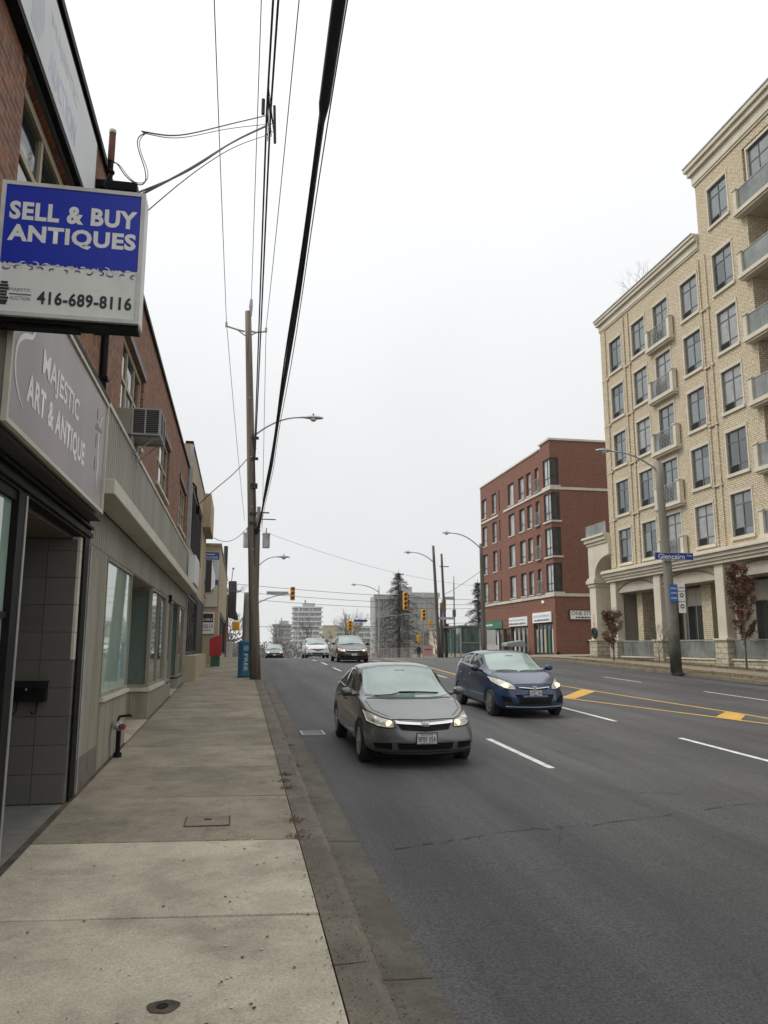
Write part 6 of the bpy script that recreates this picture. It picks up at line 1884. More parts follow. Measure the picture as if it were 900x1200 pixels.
def sedan(name, label, paint, rim='aluminium', ptxt='', kind='civic', group=None):
    me, bvh = body_mesh(SEDAN)
    me.materials.clear(); me.materials.append(paint)
    R_ = bpy.data.objects.new(name, None); COL.objects.link(R_); tag(R_, label, 'car', group)
    body = put('body', me, R_)
    S_ = SEDAN
    # underside shadow box / chassis
    mb = MB(); mb.box(-.62, .62, .35, 4.2, .15, .5); bput('underbody', mb, 'grille_black', R_, False)
    for yy in S_['axles']:
        for sx in (-1, 1): wheel(R_, sx * .872, yy, S_['wr'], .20, sx, rim)
    bput('windscreen', patch(bvh, 'front', [(-.605, 1.355), (-.3, 1.40), (0, 1.408), (.3, 1.40), (.605, 1.355)], [(-.70, .965), (-.45, .945), (0, .945), (.45, .945), (.70, .965)], 24, 10, .006), 'windscreen', R_)
    bput('rear_window', patch(bvh, 'back', [(-.50, 1.36), (.50, 1.36)], [(-.60, 1.10), (.60, 1.10)], 14, 6, .006), 'car_glass', R_)
    for sd in ('right', 'left'):
        bput('side_window', patch(bvh, sd, [(1.62, .985), (2.18, 1.325), (2.62, 1.362)], [(1.62, .975), (2.1, .985), (2.62, 1.0)], 10, 5, .005), 'car_glass', R_)
        bput('side_window', patch(bvh, sd, [(2.69, 1.362), (3.1, 1.34), (3.42, 1.22), (3.66, 1.06)], [(2.69, 1.0), (3.0, 1.01), (3.4, 1.025), (3.66, 1.04)], 10, 5, .005), 'car_glass', R_)
        seam(R_, bvh, sd, [(1.42, .88), (1.36, .6), (1.38, .30), (1.5, .25), (2.5, .25)])
        seam(R_, bvh, sd, [(2.66, .98), (2.66, .6), (2.62, .26)])
        seam(R_, bvh, sd, [(3.60, 1.0), (3.55, .8), (3.35, .6), (3.2, .3), (2.7, .26)])
        seam(R_, bvh, sd, [(1.5, .955), (2.6, .985), (3.7, 1.03)], .014, 'grille_black', .004, 'window_trim')
        seam(R_, bvh, sd, [(1.3, .70), (2.5, .735), (3.8, .77)], .012, paint, .007, 'crease')
        for hy in (2.45, 3.3):
            bput('door_handle', patch(bvh, sd, [(hy, .84), (hy + .18, .845)], [(hy, .81), (hy + .18, .815)], 4, 2, .02), paint, R_)
        sx = -1 if sd == 'right' else 1
        mb = MB(); mb.ball((sx * .97, 1.66, 1.0), .1, 12, sx=1.05, sy=.62, sz=.72); mb.tube([(sx * .80, 1.68, .95), (sx * .93, 1.68, .97)], .03, 8)
        mir = bput('mirror', mb, paint, R_)
        mb = MB(); mb.ball((sx * .97, 1.705, 1.0), .078, 10, sy=.3, sz=.7); bput('mirror_glass', mb, 'car_glass', mir)
        m_ = (sd == 'left')
        hl = bput('headlight', patch(bvh, 'front', [(-.815, .80), (-.72, .765), (-.60, .715), (-.47, .685)], [(-.80, .655), (-.68, .615), (-.56, .600), (-.455, .605)], 14, 6, .008, mirror=m_), 'headlamp_glass', R_)
        bput('headlight_rim', seam_ring(bvh, [(-.825, .81), (-.72, .775), (-.60, .725), (-.46, .695), (-.445, .60), (-.56, .59), (-.68, .603), (-.815, .645)], m_), 'grille_black', hl)
        cx = (.525 if m_ else -.525)
        y0 = front_y(bvh, cx, .648)
        mb = MB(); mb.ball((cx, y0 - .0, .648), .047, 12, sy=.45); bput('bulb', mb, 'headlamp_lit', hl)
        mb = MB(); c2 = (.70 if m_ else -.70); y0 = front_y(bvh, c2, .69); mb.ball((c2, y0 - .0, .69), .05, 10, sy=.35); bput('lamp_bowl', mb, 'chrome', hl)
        bput('lower_vent', patch(bvh, 'front', [(-.76, .375), (-.50, .385)], [(-.72, .295), (-.50, .29)], 8, 3, .004, mirror=m_), 'grille_black', R_)
    bput('grille', patch(bvh, 'front', [(-.43, .668), (0, .655), (.43, .668)], [(-.36, .565), (0, .545), (.36, .565)], 20, 5, .004), 'grille_black', R_)
    bput('grille_bar', patch(bvh, 'front', [(-.445, .690), (0, .672), (.445, .690)], [(-.43, .650), (0, .628), (.43, .650)], 20, 3, .022), 'chrome', R_)
    bput('lower_intake', patch(bvh, 'front', [(-.43, .385), (.43, .385)], [(-.40, .285), (.40, .285)], 16, 4, .004), 'grille_black', R_)
    bput('lower_lip', patch(bvh, 'front', [(-.74, .262), (0, .262), (.74, .262)], [(-.72, .235), (0, .235), (.72, .235)], 16, 2, .012), 'plastic_dark', R_)
    seam(R_, bvh, 'front', [(-.47, .70), (-.3, .705), (0, .70), (.3, .705), (.47, .70)], .008)
    for e in (-1, 1): seam(R_, bvh, 'top', [(e * .50, .42), (e * .70, .75), (e * .735, 1.15)], .008)
    seam(R_, bvh, 'top', [(-.70, 1.22), (-.35, 1.10), (0, 1.08), (.35, 1.10), (.70, 1.22)], .05, 'plastic_dark', .004, 'cowl')
    # emblem: H in a rounded frame
    y0 = front_y(bvh, 0, .64) - .03
    mb = MB()
    mb.tube([(-.045, y0, .615), (-.062, y0, .685), (.062, y0, .685), (.045, y0, .615), (-.045, y0, .615)], .006, 6)
    mb.tube([(-.032, y0, .685), (-.022, y0, .615)], .009, 6); mb.tube([(.032, y0, .685), (.022, y0, .615)], .009, 6); mb.tube([(-.028, y0, .650), (.028, y0, .650)], .008, 6)
    bput('emblem', mb, 'chrome', R_)
    plate(R_, front_y(bvh, 0, .47) - .02, .455, ptxt)
    for a, b in (((-.45, 1.0), (.12, 1.04)), ((-.02, 1.0), (.55, .99))):
        pass
    P = []
    for i in range(9):
        x = -.56 + i * .135; z = .965 + .025 * math.sin(i / 8 * PI) + (.02 if i > 2 else 0)
        P.append((x, front_y(bvh, x, z) - .02, z))
    mb = MB(); mb.tube(P[:6], .011, 5); bput('wiper', mb, 'grille_black', R_)
    mb = MB(); mb.tube([(p[0], p[1] - .01, p[2] + .012) for p in P[3:]], .012, 5); bput('wiper', mb, 'grille_black', R_)
    mb = MB(); y0 = front_y(bvh, 0, 1.33); mb.box(-.09, .09, y0 - .012, y0 + .02, 1.30, 1.335); bput('rear_view_mirror', mb, 'plastic_dark', R_, False)
    return R_, bvh
def seam_ring(bvh, pts, mirror):
    D, org = DIRS['front']; P = resample(pts + [pts[0]], 30)
    path = []
    for a, b in P:
        if mirror: a = -a
        h = bvh.ray_cast(org(a, b), D)
        if h[0] is None: h = bvh.find_nearest(org(a, b) + D * 3)
        path.append(h[0] - D * .006)
    mb = MB(); mb.tube(path, .006, 5, caps=False)
    return mb

HATCH = dict(L=4.1, nc=.36, tc=.2, wr=.31, axles=(.86, 3.42), nose=lambda z: .02 + max(0, z - .45) * .45 + max(0, .35 - z) * .25, cowl={4: .2, 5: .28},
    st=[(.30, .20, .78, .80, .48, .68, .735, .56, .775),
        (.60, .19, .83, .85, .52, .77, .84, .62, .885),
        (.92, .19, .84, .86, .54, .80, .91, .67, .965),
        (1.06, .19, .84, .86, .54, .81, .935, .68, 1.00),
        (1.24, .19, .84, .86, .55, .82, .955, .675, 1.055),
        (1.65, .19, .84, .86, .55, .825, .98, .68, 1.285),
        (2.05, .19, .84, .86, .56, .825, 1.00, .65, 1.43),
        (2.50, .19, .84, .86, .56, .825, 1.03, .64, 1.465),
        (3.05, .19, .84, .86, .57, .82, 1.07, .635, 1.445),
        (3.55, .20, .84, .855, .58, .80, 1.10, .61, 1.38),
        (3.85, .24, .82, .83, .6, .76, 1.12, .55, 1.22),
        (4.02, .30, .77, .78, .6, .70, 1.05, .52, 1.10)])
def hatch(name, label, paint, ptxt=''):
    me, bvh = body_mesh(HATCH)
    me.materials.clear(); me.materials.append(paint)
    R_ = bpy.data.objects.new(name, None); COL.objects.link(R_); tag(R_, label, 'car')
    put('body', me, R_)
    mb = MB(); mb.box(-.6, .6, .35, 3.9, .17, .5); bput('underbody', mb, 'grille_black', R_, False)
    for yy in HATCH['axles']:
        for sx in (-1, 1): wheel(R_, sx * .848, yy, .31, .19, sx, 'frame_charcoal', 7)
    bput('windscreen', patch(bvh, 'front', [(-.585, 1.375), (-.3, 1.42), (0, 1.43), (.3, 1.42), (.585, 1.375)], [(-.675, 1.02), (-.4, .998), (0, .998), (.4, .998), (.675, 1.02)], 24, 10, .006), 'windscreen', R_)
    bput('rear_window', patch(bvh, 'back', [(-.45, 1.38), (.45, 1.38)], [(-.5, 1.16), (.5, 1.16)], 12, 5, .006), 'car_glass', R_)
    for sd in ('right', 'left'):
        bput('side_window', patch(bvh, sd, [(1.55, 1.035), (2.08, 1.355), (2.48, 1.385)], [(1.55, 1.02), (2.0, 1.035), (2.48, 1.06)], 10, 5, .005), 'car_glass', R_)
        bput('side_window', patch(bvh, sd, [(2.55, 1.385), (3.0, 1.37), (3.35, 1.29)], [(2.55, 1.065), (3.0, 1.09), (3.35, 1.115)], 10, 5, .005), 'car_glass', R_)
        bput('side_window', patch(bvh, sd, [(3.41, 1.275), (3.66, 1.20)], [(3.41, 1.12), (3.66, 1.14)], 6, 4, .005), 'car_glass', R_)
        seam(R_, bvh, sd, [(1.35, .93), (1.28, .6), (1.30, .30), (1.45, .25), (2.4, .25)])
        seam(R_, bvh, sd, [(2.52, 1.04), (2.52, .6), (2.48, .26)])
        seam(R_, bvh, sd, [(3.38, 1.1), (3.30, .8), (3.1, .6), (3.0, .3), (2.5, .26)])
        seam(R_, bvh, sd, [(.9, .80), (2.0, .86), (3.0, .93), (3.8, 1.0)], .016, paint, .01, 'crease')
        for hy in (2.3, 3.12): bput('door_handle', patch(bvh, sd, [(hy, .90), (hy + .18, .91)], [(hy, .87), (hy + .18, .88)], 4, 2, .02), paint, R_)
        sx = -1 if sd == 'right' else 1
        mb = MB(); mb.ball((sx * .95, 1.60, 1.06), .10, 12, sx=1.1, sy=.65, sz=.75); mb.tube([(sx * .78, 1.62, 1.0), (sx * .9, 1.62, 1.03)], .03, 8)
        mir = bput('mirror', mb, paint, R_)
        mb = MB(); mb.ball((sx * .95, 1.65, 1.06), .078, 10, sy=.3, sz=.75); bput('mirror_glass', mb, 'car_glass', mir)
        m_ = (sd == 'left')
        hl = bput('headlight', patch(bvh, 'front', [(-.80, .90), (-.74, .885), (-.60, .82), (-.44, .735)], [(-.795, .80), (-.72, .72), (-.58, .665), (-.43, .66)], 14, 6, .008, mirror=m_), 'headlamp_glass', R_)
        bput('headlight_rim', seam_ring(bvh, [(-.81, .91), (-.74, .895), (-.60, .83), (-.425, .745), (-.415, .65), (-.58, .655), (-.725, .71), (-.81, .80)], m_), 'grille_black', hl)
        cx = (.62 if m_ else -.62); y0 = front_y(bvh, cx, .73)
        mb = MB(); mb.ball((cx, y0 + .005, .735), .075, 12, sy=.4, sz=.75); bput('bulb', mb, 'headlamp_glow', hl)
        mb = MB(); cx = (.60 if m_ else -.60); y0 = front_y(bvh, cx, .72); mb.ball((cx, y0 - .02, .722), .035, 10, sy=.4); bput('bulb', mb, 'headlamp_lit', hl)
        bput('lower_vent', patch(bvh, 'front', [(-.74, .52), (-.56, .47)], [(-.70, .36), (-.50, .35)], 8, 4, .004, mirror=m_), 'grille_black', R_)
    bput('grille', patch(bvh, 'front', [(-.36, .70), (0, .715), (.36, .70)], [(-.30, .655), (0, .64), (.30, .655)], 18, 3, .004), 'grille_black', R_)
    bput('grille_bar', patch(bvh, 'front', [(-.37, .715), (0, .69), (.37, .715)], [(-.36, .695), (0, .667), (.36, .695)], 18, 2, .018), 'chrome', R_)
    bput('lower_intake', patch(bvh, 'front', [(-.46, .54), (0, .56), (.46, .54)], [(-.36, .33), (0, .32), (.36, .33)], 16, 6, .004), 'grille_black', R_)
    bput('bumper_bar', patch(bvh, 'front', [(-.30, .545), (.30, .545)], [(-.30, .49), (.30, .49)], 14, 3, .012), paint, R_)
    bput('lower_lip', patch(bvh, 'front', [(-.66, .30), (0, .29), (.66, .30)], [(-.64, .275), (0, .265), (.64, .275)], 16, 2, .012), 'steel', R_)
    seam(R_, bvh, 'front', [(-.42, .765), (0, .775), (.42, .765)], .008)
    for e in (-1, 1): seam(R_, bvh, 'top', [(e * .46, .40), (e * .66, .72), (e * .70, 1.08)], .008)
    seam(R_, bvh, 'top', [(-.68, 1.14), (-.35, 1.03), (0, 1.01), (.35, 1.03), (.68, 1.14)], .05, 'plastic_dark', .004, 'cowl')
    y0 = front_y(bvh, 0, .69) - .03
    mb = MB(); pts = [(.068 * math.cos(t), y0, .692 + .036 * math.sin(t)) for t in [2 * PI * q / 20 for q in range(21)]]; mb.tube(pts, .006, 5, caps=False)
    mb.tube([(-.035, y0, .665), (-.018, y0, .718)], .008, 6); mb.tube([(.018, y0, .665), (.035, y0, .718)], .008, 6); mb.tube([(-.026, y0, .686), (.026, y0, .698)], .007, 6); bput('emblem', mb, 'chrome', R_)
    plate(R_, front_y(bvh, 0, .58) - .02, .575, 'BTDL 149')
    for a0, a1, z0_ in ((-.55, -.05, 1.015), (.0, .60, 1.01)):
        P = [(a0 + (a1 - a0) * i / 6, 0, z0_ + .02 * math.sin(i / 6 * PI)) for i in range(7)]; P = [(p[0], front_y(bvh, p[0], p[2]) - .018, p[2]) for p in P]
        mb = MB(); mb.tube(P, .011, 5); bput('wiper', mb, 'grille_black', R_)
    mb = MB(); y0 = front_y(bvh, 0, 1.34); mb.box(-.09, .09, y0 - .012, y0 + .02, 1.315, 1.35); bput('rear_view_mirror', mb, 'plastic_dark', R_, False)
    return R_, bvh
def park(R_, x, y, yaw=0):
    dy = 4.2
    sl = math.atan((prof(y + dy) - prof(y)) / dy)
    R_.location = (x, y, prof(y) + crown(x) - .02 + sl * .0)
    R_.rotation_euler = (sl, 0, yaw)
P_grey = car_paint('paint_grey', (.115, .118, .118), .45)
P_blue = car_paint('paint_blue', (.004, .026, .080), .3)
P_white = car_paint('paint_white', (.62, .63, .63), .0)
P_dark = car_paint('paint_dark', (.03, .033, .038), .3)
P_bronze = car_paint('paint_bronze', (.045, .022, .014), .4)
C1, bv1 = sedan('sedan', 'grey sedan with lit yellowish headlights, closest car in the kerb lane', P_grey, ptxt='BPBF 056')
park(C1, 2.76, 11.5, math.radians(0.5))
C2, bv2 = hatch('hatchback', 'dark blue hatchback with lit headlights in the second lane beside the grey sedan', P_blue)
park(C2, 6.62, 17.0, math.radians(0))
def far_car(label, paint, x, y, src=None, glow='headlamp_lit', sz=1.0):
    R2 = copy_tree(C1)
    R2['label'] = label; R2.name = 'sedan'
    for o in list(R2.children_recursive):
        if o.name.startswith(('emblem', 'crease', 'lower_vent')) and False: pass
        if o.data and o.data.materials and o.data.materials[0] == P_grey:
            o.data = o.data.copy(); o.data.materials[0] = paint
        if o.name.startswith('plate_text'): bpy.data.objects.remove(o)
    for o in list(R2.children):
        if o.name.startswith('emblem'): bpy.data.objects.remove(o)
        elif glow is None and o.name.startswith('headlight'):
            for c in list(o.children):
                if c.name.startswith('bulb'): bpy.data.objects.remove(c)
    park(R2, x, y)
    R2.scale = (1.0 * sz, 1.0, 1.07)
    return R2
far_car('dark bronze sedan with bright headlights following in the middle lane', P_bronze, 6.32, 43.4, sz=1.03)
far_car('white sedan in the far middle lane behind the bronze one', P_white, 5.60, 56.5, glow=None)
far_car('small dark sedan farthest away in the kerb lane by the wooden pole', P_dark, 3.28, 74, glow='x')
# ================================================================ trees
def leaf_cloud(mb, pts, n, spread, size, r_, m=0, mats=1):
    for i in range(n):
        c = r_.choice(pts)
        x, y, z = (c[k] + r_.gauss(0, spread) for k in range(3))
        s_ = size * r_.uniform(.6, 1.4); a = r_.random() * 2 * PI; t = r_.uniform(-1, 1)
        u = Vector((math.cos(a), math.sin(a), t * .6)).normalized() * s_; v = Vector((-math.sin(a) * t, math.cos(a) * t, r_.uniform(-1, 1))).normalized() * s_ * .6
        p = Vector((x, y, z))
        mb.quad([p - u, p + v * .8, p + u, p - v * .8], r_.randrange(mats))
def branches(mb, p, d, L, r, depth, r_, tips, spread=.5, n=3):
    d = d.normalized(); q = p + d * L
    mid = p + d * L * .5 + Vector((r_.gauss(0, .04), r_.gauss(0, .04), 0)) * L
    mb.tube([p, mid, q], r, 5 if depth < 2 else 4, r2=r * .6, caps=False)
    tips.append((q.x, q.y, q.z)); tips.append((mid.x, mid.y, mid.z))
    if depth <= 0: return
    for k in range(n):
        nd = d + Vector((r_.gauss(0, spread), r_.gauss(0, spread), r_.gauss(.15, spread * .5)))
        branches(mb, p + d * L * r_.uniform(.45, 1.0), nd, L * r_.uniform(.55, .8), r * .55, depth - 1, r_, tips, spread, n)
def columnar_tree(label, x, y, h, wd, seed, nleaf):
    r_ = random.Random(seed); zb = prof(y) + .17
    S = thing('columnar_tree', label, 'tree', (x, y, zb))
    mb = MB(); tips = []
    mb.tube([(x, y, zb - .1), (x + .03, y, zb + h * .3), (x - .02, y, zb + h * .7)], .05, 8, r2=.02)
    for k in range(20):
        z = zb + h * (.22 + .70 * k / 20); a = r_.random() * 2 * PI
        rad = wd * (.55 + .5 * math.sin(PI * min(1, .15 + .8 * k / 20)))
        branches(mb, Vector((x, y, z - .15)), Vector((math.cos(a) * .5, math.sin(a) * .5, 1.1)), rad * 1.25, .014, 2, r_, tips, .45, 3)
    build('trunk', mb, MT['bark'], S)
    keep = [t for t in tips if math.hypot(t[0] - x, t[1] - y) < wd and zb + h * .16 < t[2] < zb + h]
    mb = MB(); leaf_cloud(mb, keep, nleaf, .05, .052, r_, mats=2); cr_ = build('crown', mb, [MT['leaf_russet'], MT['leaf_brown']], S)
columnar_tree('tall columnar tree with dense russet leaves on the verge at the right edge', 23.0 - .35, 32.3, 4.75, .62, 21, 6200)
columnar_tree('smaller russet leaved columnar tree beside the pale arch pier', 20.98, 41.8, 2.75, .58, 8, 3400)
# small bare shrub by the tan building piers
def bare_tree(label, x, y, zb, h, seed, r0=.12, depth=4, spread=.42, n=3, cat='tree', name='bare_tree', mat='twig_grey', grp=None):
    r_ = random.Random(seed)
    S = thing(name, label, cat, (x, y, zb), grp)
    mb = MB(); tips = []
    mb.tube([(x, y, zb - .2), (x + r_.gauss(0, .03) * h, y, zb + h * .3)], r0, 6, r2=r0 * .7); build('trunk', mb, MT[mat], S)
    mb = MB()
    for k in range(5): branches(mb, Vector((x, y, zb + h * (.2 + .06 * k))), Vector((r_.gauss(0, .35), r_.gauss(0, .35), 1)), h * .30, r0 * .55, depth, r_, tips, spread, n)
    build('crown', mb, MT[mat], S)
    return S
bare_tree('small bare shrub with pale twigs against the stone pier', 22.7, 39.9, prof(40) + .2, 2.3, 3, .03, 3, .4, 3, name='bare_shrub', cat='shrub')
bare_tree('faint bare tree showing above the roofline of the tan building', 25.6, 44.6, 23.3, 4.6, 5, .022, 3, .3)
bare_tree('leafless tree at the end of the left sidewalk before the dark shop', -3.6, 78, prof(78), 8.5, 6, .16, 4, .42)
bare_tree('bare street tree beyond the pale utility cabinet', -1.2, 92, prof(92), 6.5, 7, .14, 4, .42)
# the sparse conifer
def conifer(label, x, y, zb, h, rad, seed, dens=1.0, layers=26):
    r_ = random.Random(seed); S = thing('conifer', label, 'tree', (x, y, zb))
    mb = MB(); mb.tube([(x, y, zb - .3), (x + .05, y, zb + h * .5), (x, y, zb + h)], .2 * h / 10, 8, r2=.02); 
    tips = []
    for k in range(layers):
        t = k / layers; z = zb + h * (.16 + .82 * t)
        L = rad * (1 - t) ** .8 * 1.05 + .12
        nb = 6 if t < .7 else 4
        for j in range(nb):
            a = r_.random() * 2 * PI; l = L * r_.uniform(.6, 1.1); P = []
            for q in range(6):
                s_ = q / 5; P.append(Vector((x + math.cos(a) * l * s_, y + math.sin(a) * l * s_, z + .18 * l * s_ * (1 - s_) * 2 - .30 * l * s_ ** 2 + (.10 * l if s_ > .9 else 0))))
            mb.tube(P, .028, 4, r2=.008, caps=False)
            for q in range(1, 6):
                for w_ in range(3):
                    f = P[q - 1].lerp(P[q], r_.random()); tips.append(tuple(f + Vector((r_.gauss(0, .12), r_.gauss(0, .12), -r_.uniform(.0, .25)))))
    build('trunk', mb, MT['bark'], S)
    mb = MB()
    for c in tips:
        if r_.random() > dens: continue
        for q in range(4):
            p = Vector(c) + Vector((r_.gauss(0, .10), r_.gauss(0, .10), r_.gauss(0, .05))); a = r_.random() * 2 * PI
            u = Vector((math.cos(a) * .16, math.sin(a) * .16, r_.uniform(-.08, .02))); v = Vector((-math.sin(a), math.cos(a), .5)) * .022
            mb.quad([p - u - v, p + u - v * .4, p + u + v * .4, p - u + v])
    build('crown', mb, MT['needle_green'], S)
conifer('tall sparse conifer with drooping branches in front of the concrete building', 20.35, 100, prof(100), 12.0, 4.9, 4, .9, 34)
conifer('dark conifer rising behind the bus shelter beside the red building', 27.4, 88, prof(88) + .3, 9.2, 2.6, 9, .9, 22)
for k, (x, y, h, lb) in enumerate(((15.6, 112, 7.5, 'bare tree left of the sparse conifer near the low apartment block'), (17.0, 122, 8.0, 'bare tree between the low apartment block and the conifer'), (13.0, 150, 9, 'bare brown tree before the low apartment block'), (28.5, 112, 6.5, 'bare tree behind the corner poles'), (8, 170, 9, 'bare tree below the white tower'), (31, 120, 6, 'bare tree glimpsed past the bus shelter'))):
    bare_tree(lb, x, y, prof(y), h, 30 + k, .11, 4, .45)
# far woods and hedges
mb = MB(); r_ = random.Random(77)
for i in range(5200):
    y = r_.uniform(170, 330); x = r_.choice([r_.uniform(-12, 60), r_.uniform(-6, 20), r_.uniform(-60, 0)])
    if 1 < x < 19 and y < 250: continue
    z = prof(y) + r_.random() ** 1.3 * 6.5; s_ = r_.uniform(.15, .7); a = r_.random() * PI
    mb.quad([(x - s_ * math.cos(a), y - s_ * math.sin(a), z), (x + s_ * .3, y, z + s_ * .9), (x + s_ * math.cos(a), y + s_ * math.sin(a), z + .1), (x, y, z - s_ * .8)])
struct('distant_woods', mb, MT['twig_grey'], kind='stuff')
# ================================================================ far buildings
def slab_tower(label, x0, x1, y, zb, top, floors, mat_w='slab_white', glass='glass_far', depth=20, name='apartment_tower', bays=8, proj=1.0):
    S = thing(name, label, 'apartment building', ((x0 + x1) / 2, y, zb))
    mb = MB(); mb.box(x0 + proj, x1 - proj, y + proj, y + depth, zb, top); build('wall', mb, MT['concrete_mid'], S)
    h = (top - zb) / floors
    sl, rl = MB(), MB()
    r5 = random.Random(int(x0 * 7)); FR_ = MB()
    for k in range(floors):
        z = zb + k * h
        m2 = MB(); m2.box(x0, x1, y, y + depth * .98, z + h * .70, z + h * 1.02); m2.box(x0, x1, y - .1, y, z + h * .70, z + h * 1.0)
        build('balcony_band', m2, MT[mat_w], S)
        fr = FR_
        for b in range(bays):
            a = x0 + proj + (x1 - x0 - 2 * proj) * (b + .12) / bays; c = x0 + proj + (x1 - x0 - 2 * proj) * (b + .88) / bays
            fr.box(a, c, y + proj - .12, y + proj - .02, z + h * .08, z + h * .68)
            if r5.random() < .3: fr.box(a + (c - a) * .2, a + (c - a) * .6, y + proj - .14, y + proj - .121, z + h * .1, z + h * .66, 1)
    wo_ = build('window', FR_, [MT[glass], MT['white_panel']], S); wo_['kind'] = 'stuff'
    mb = MB(); mb.box(x0 + (x1 - x0) * .35, x0 + (x1 - x0) * .75, y + 4, y + 12, top + .1, top + 2.6); mb.box(x0 + (x1 - x0) * .40, x0 + (x1 - x0) * .45, y + 5, y + 7, top + 2.6, top + 5); build('rooftop_plant', mb, MT['concrete_far'], S)
    mb = MB(); mb.box(x0 + (x1 - x0) * .16, x0 + (x1 - x0) * .19, y - .2, y, zb, top); build('fin', mb, MT[mat_w], S)
    return S
slab_tower('tall white banded apartment tower on the horizon', 36.5, 57.5, 550, -7, 29.4, 11)
slab_tower('fainter grey apartment tower left of the white banded one', 24.6, 41, 600, -8, 18.5, 8, 'concrete_far', 'glass_far', bays=6)
slab_tower('low cream apartment block with white balconies beyond the crossing', 50, 84, 480, -5.5, 14.0, 6, 'slab_white', 'glass_far', name='apartment_block', bays=12, proj=1.2)
S = thing('cream_stair_wing', 'windowless cream brick wing at the left end of the low apartment block', 'building', (53, 478, -5))
mb = MB(); mb.box(50.3, 58.5, 477.5, 482, -6, 14.6); build('wall', mb, MT['apartment_brick'], S)
mb = MB()
for k in range(5): mb.box(53.2, 54.8, 477.3, 477.5, -3 + k * 3.2, -1.5 + k * 3.2)
build('window', mb, MT['glass_far'], S)
mb = MB(); mb.box(66.5, 72, 477.5, 480, -6, 14.5); solo('cream_wing', mb, MT['apartment_brick'], 'cream brick bay in the middle of the low apartment block', 'building', (69, 478, -5))
# concrete building behind the conifer
S = thing('concrete_building', 'grey concrete four storey building with vertical ribs behind the conifer', 'building', (30, 140, prof(140)))
zb = prof(140) - .2
mb = MB(); mb.box(24.4, 30.8, 142, 147, zb, 11.2); mb.box(30.8, 36.0, 140, 160, zb, 11.5); mb.box(28.4, 36, 147, 165, zb, 10)
build('wall', mb, MT['concrete_mid'], S)
mb = MB(); mb.box(24.2, 30.9, 141.6, 142, 10.6, 11.5); mb.box(30.7, 36.2, 139.7, 140, 10.9, 11.8); build('parapet', mb, MT['concrete_far'], S)
mb = MB()
for k in range(9): mb.box(24.5 + k * .72, 24.62 + k * .72, 141.7, 142, zb + 1, 11.0)
for k in range(6): mb.box(31.0 + k * .95, 31.1 + k * .95, 139.75, 140, zb + 1, 11.4)
build('rib', mb, MT['concrete_far'], S)
for k in range(4):
    mb = MB(); z = zb + 1.2 + k * 2.9; mb.box(24.7, 30.6, 141.85, 141.99, z, z + 1.5)
    build('window', mb, MT['glass_far'], S)
    if k < 2:
        for a_, b_ in ((31.3, 32.4), (33.2, 33.8)):
            mb = MB(); mb.box(a_, b_, 139.86, 139.99, z, z + 1.4); build('window', mb, MT['glass_far'], S)
mb = MB(); mb.box(29.8, 33.2, 150, 156, 12, 13.6); build('rooftop_plant', mb, MT['concrete_far'], S)
S = thing('low_wall', 'low pale wall with railings along the far side of the crossing', 'wall', (25, 100, prof(100)))
zb = prof(98)
mb = MB(); mb.box(21.6, 32, 97, 97.3, zb - .5, zb + 1.0); build('wall_panel', mb, MT['stucco_cream'], S)
mb = MB()
for k in range(24): mb.box(14.5 + k * .3, 14.53 + k * .3, 97, 97.04, zb, zb + 1.7)
mb.box(14.5, 21.6, 97, 97.05, zb + 1.65, zb + 1.7); build('railing', mb, MT['galvanised'], S)
for k, (x0, x1, y, top, lb, mt) in enumerate(((-18, -5.5, 100, 5.5, 'brown low house at the end of the left side', 'brick_brown'), (34, 52, 130, 5, 'low pale building far right behind the shelter', 'stucco_cream'), (-40, -8, 200, 5, 'distant low grey building far left', 'concrete_mid'), (2, 22, 330, .2, 'distant low building closing the road', 'concrete_mid'))):
    S = thing('low_building', lb, 'building', ((x0 + x1) / 2, y, prof(y)))
    mb = MB(); mb.box(x0, x1, y, y + 12, prof(y) - .5, top); build('wall', mb, MT[mt], S)
    mb = MB(); mb.box(x0 - .2, x1 + .2, y - .2, y + 12.2, top, top + .25); build('roof', mb, MT['dark_soffit'] if k == 0 else MT['concrete_far'], S)
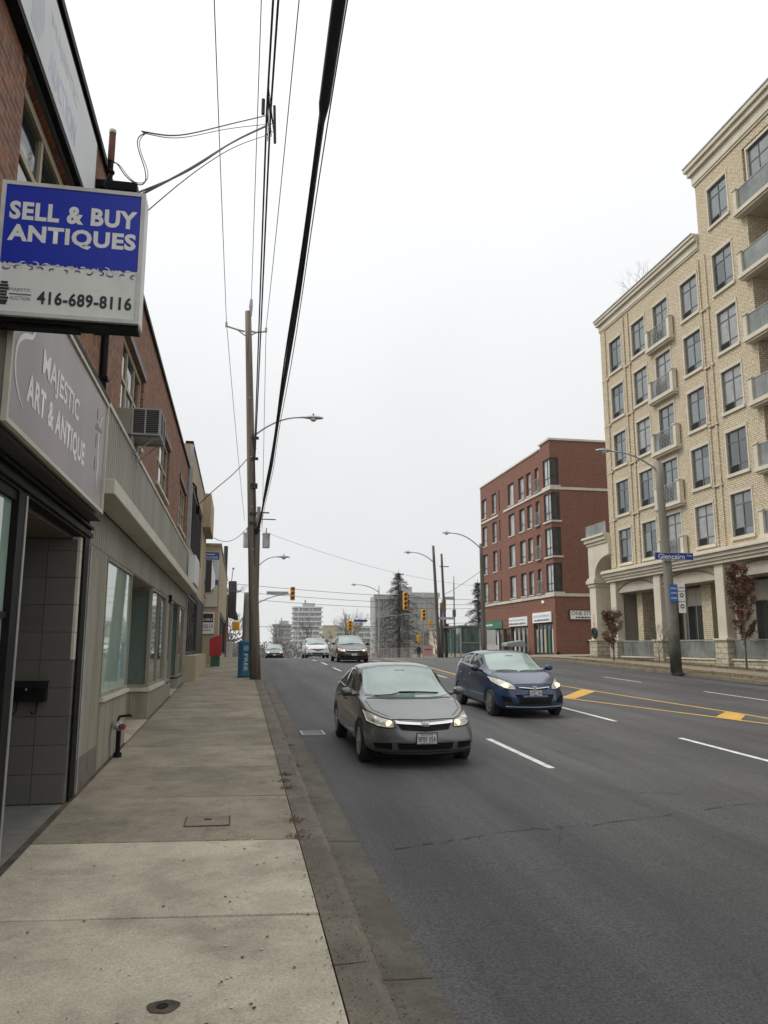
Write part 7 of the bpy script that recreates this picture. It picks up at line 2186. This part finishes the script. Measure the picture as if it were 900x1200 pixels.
# ================================================================ pedestrian far off
def person(label, x, y, zb, h):
    S = thing('person', label, 'person', (x, y, zb))
    k = h / 1.75
    V = [(0, 0, .95), (0, 0, 1.2), (0, 0, 1.42), (0, 0, 1.5), (.18, 0, 1.40), (.24, .02, 1.12), (.20, -.10, .92), (-.18, 0, 1.40), (-.24, .02, 1.12), (-.20, -.10, .92), (.09, 0, .90), (.10, -.04, .50), (.10, .03, .08), (.10, -.10, .04), (-.09, 0, .90), (-.10, .06, .50), (-.10, .16, .10), (-.10, .06, .04)]
    E_ = [(0, 1), (1, 2), (2, 3), (2, 4), (4, 5), (5, 6), (2, 7), (7, 8), (8, 9), (0, 10), (10, 11), (11, 12), (12, 13), (0, 14), (14, 15), (15, 16), (16, 17)]
    R = [.17, .17, .15, .07, .085, .07, .045, .085, .07, .045, .11, .08, .055, .05, .11, .08, .055, .05]
    me = bpy.data.meshes.new('body'); me.from_pydata([(a * k, b * k, c * k) for a, b, c in V], E_, []); o = bpy.data.objects.new('tmp', me); COL.objects.link(o)
    o.modifiers.new('s', 'SKIN')
    for i, r in enumerate(R): me.skin_vertices[0].data[i].radius = (r * k, r * k * .85)
    me.skin_vertices[0].data[0].use_root = True
    ss = o.modifiers.new('u', 'SUBSURF'); ss.levels = 1; ss.render_levels = 1
    dg = bpy.context.evaluated_depsgraph_get(); m2 = bpy.data.meshes.new_from_object(o.evaluated_get(dg)); bpy.data.objects.remove(o)
    m2.materials.clear(); m2.materials.append(M('coat_black', (.016, .016, .02), .8, .2)); put('body', m2, S)
    mb = MB(); mb.ball((0, -.01, 1.62 * k), .115 * k, 12, sz=1.15); put('head', mb.mesh('head', M('skin', (.42, .27, .2), .6, .05), (0, 0, 0), True), S)
    mb = MB(); mb.ball((0, .02, 1.645 * k), .125 * k, 12, sz=1.12); put('hood', mb.mesh('hood', MATS['coat_black'], (0, 0, 0), True), S)
person('pedestrian in a dark hooded coat at the far side of the crossing', 20.6, 89.5, prof(89.5) + .1, 1.8)
# ================================================================ haze
mb = MB(); mb.box(-320, 320, -30, 900, -12, 36)
m, n, b = _new('air'); n.nodes.remove(b)
vol = n.nodes.new('ShaderNodeVolumePrincipled'); vol.inputs['Color'].default_value = (.93, .95, .97, 1); vol.inputs['Density'].default_value = .00028
n.links.new(vol.outputs[0], n.nodes['Material Output'].inputs['Volume'])
hz = put('haze', mb.mesh('haze', m)); hz['kind'] = 'stuff'
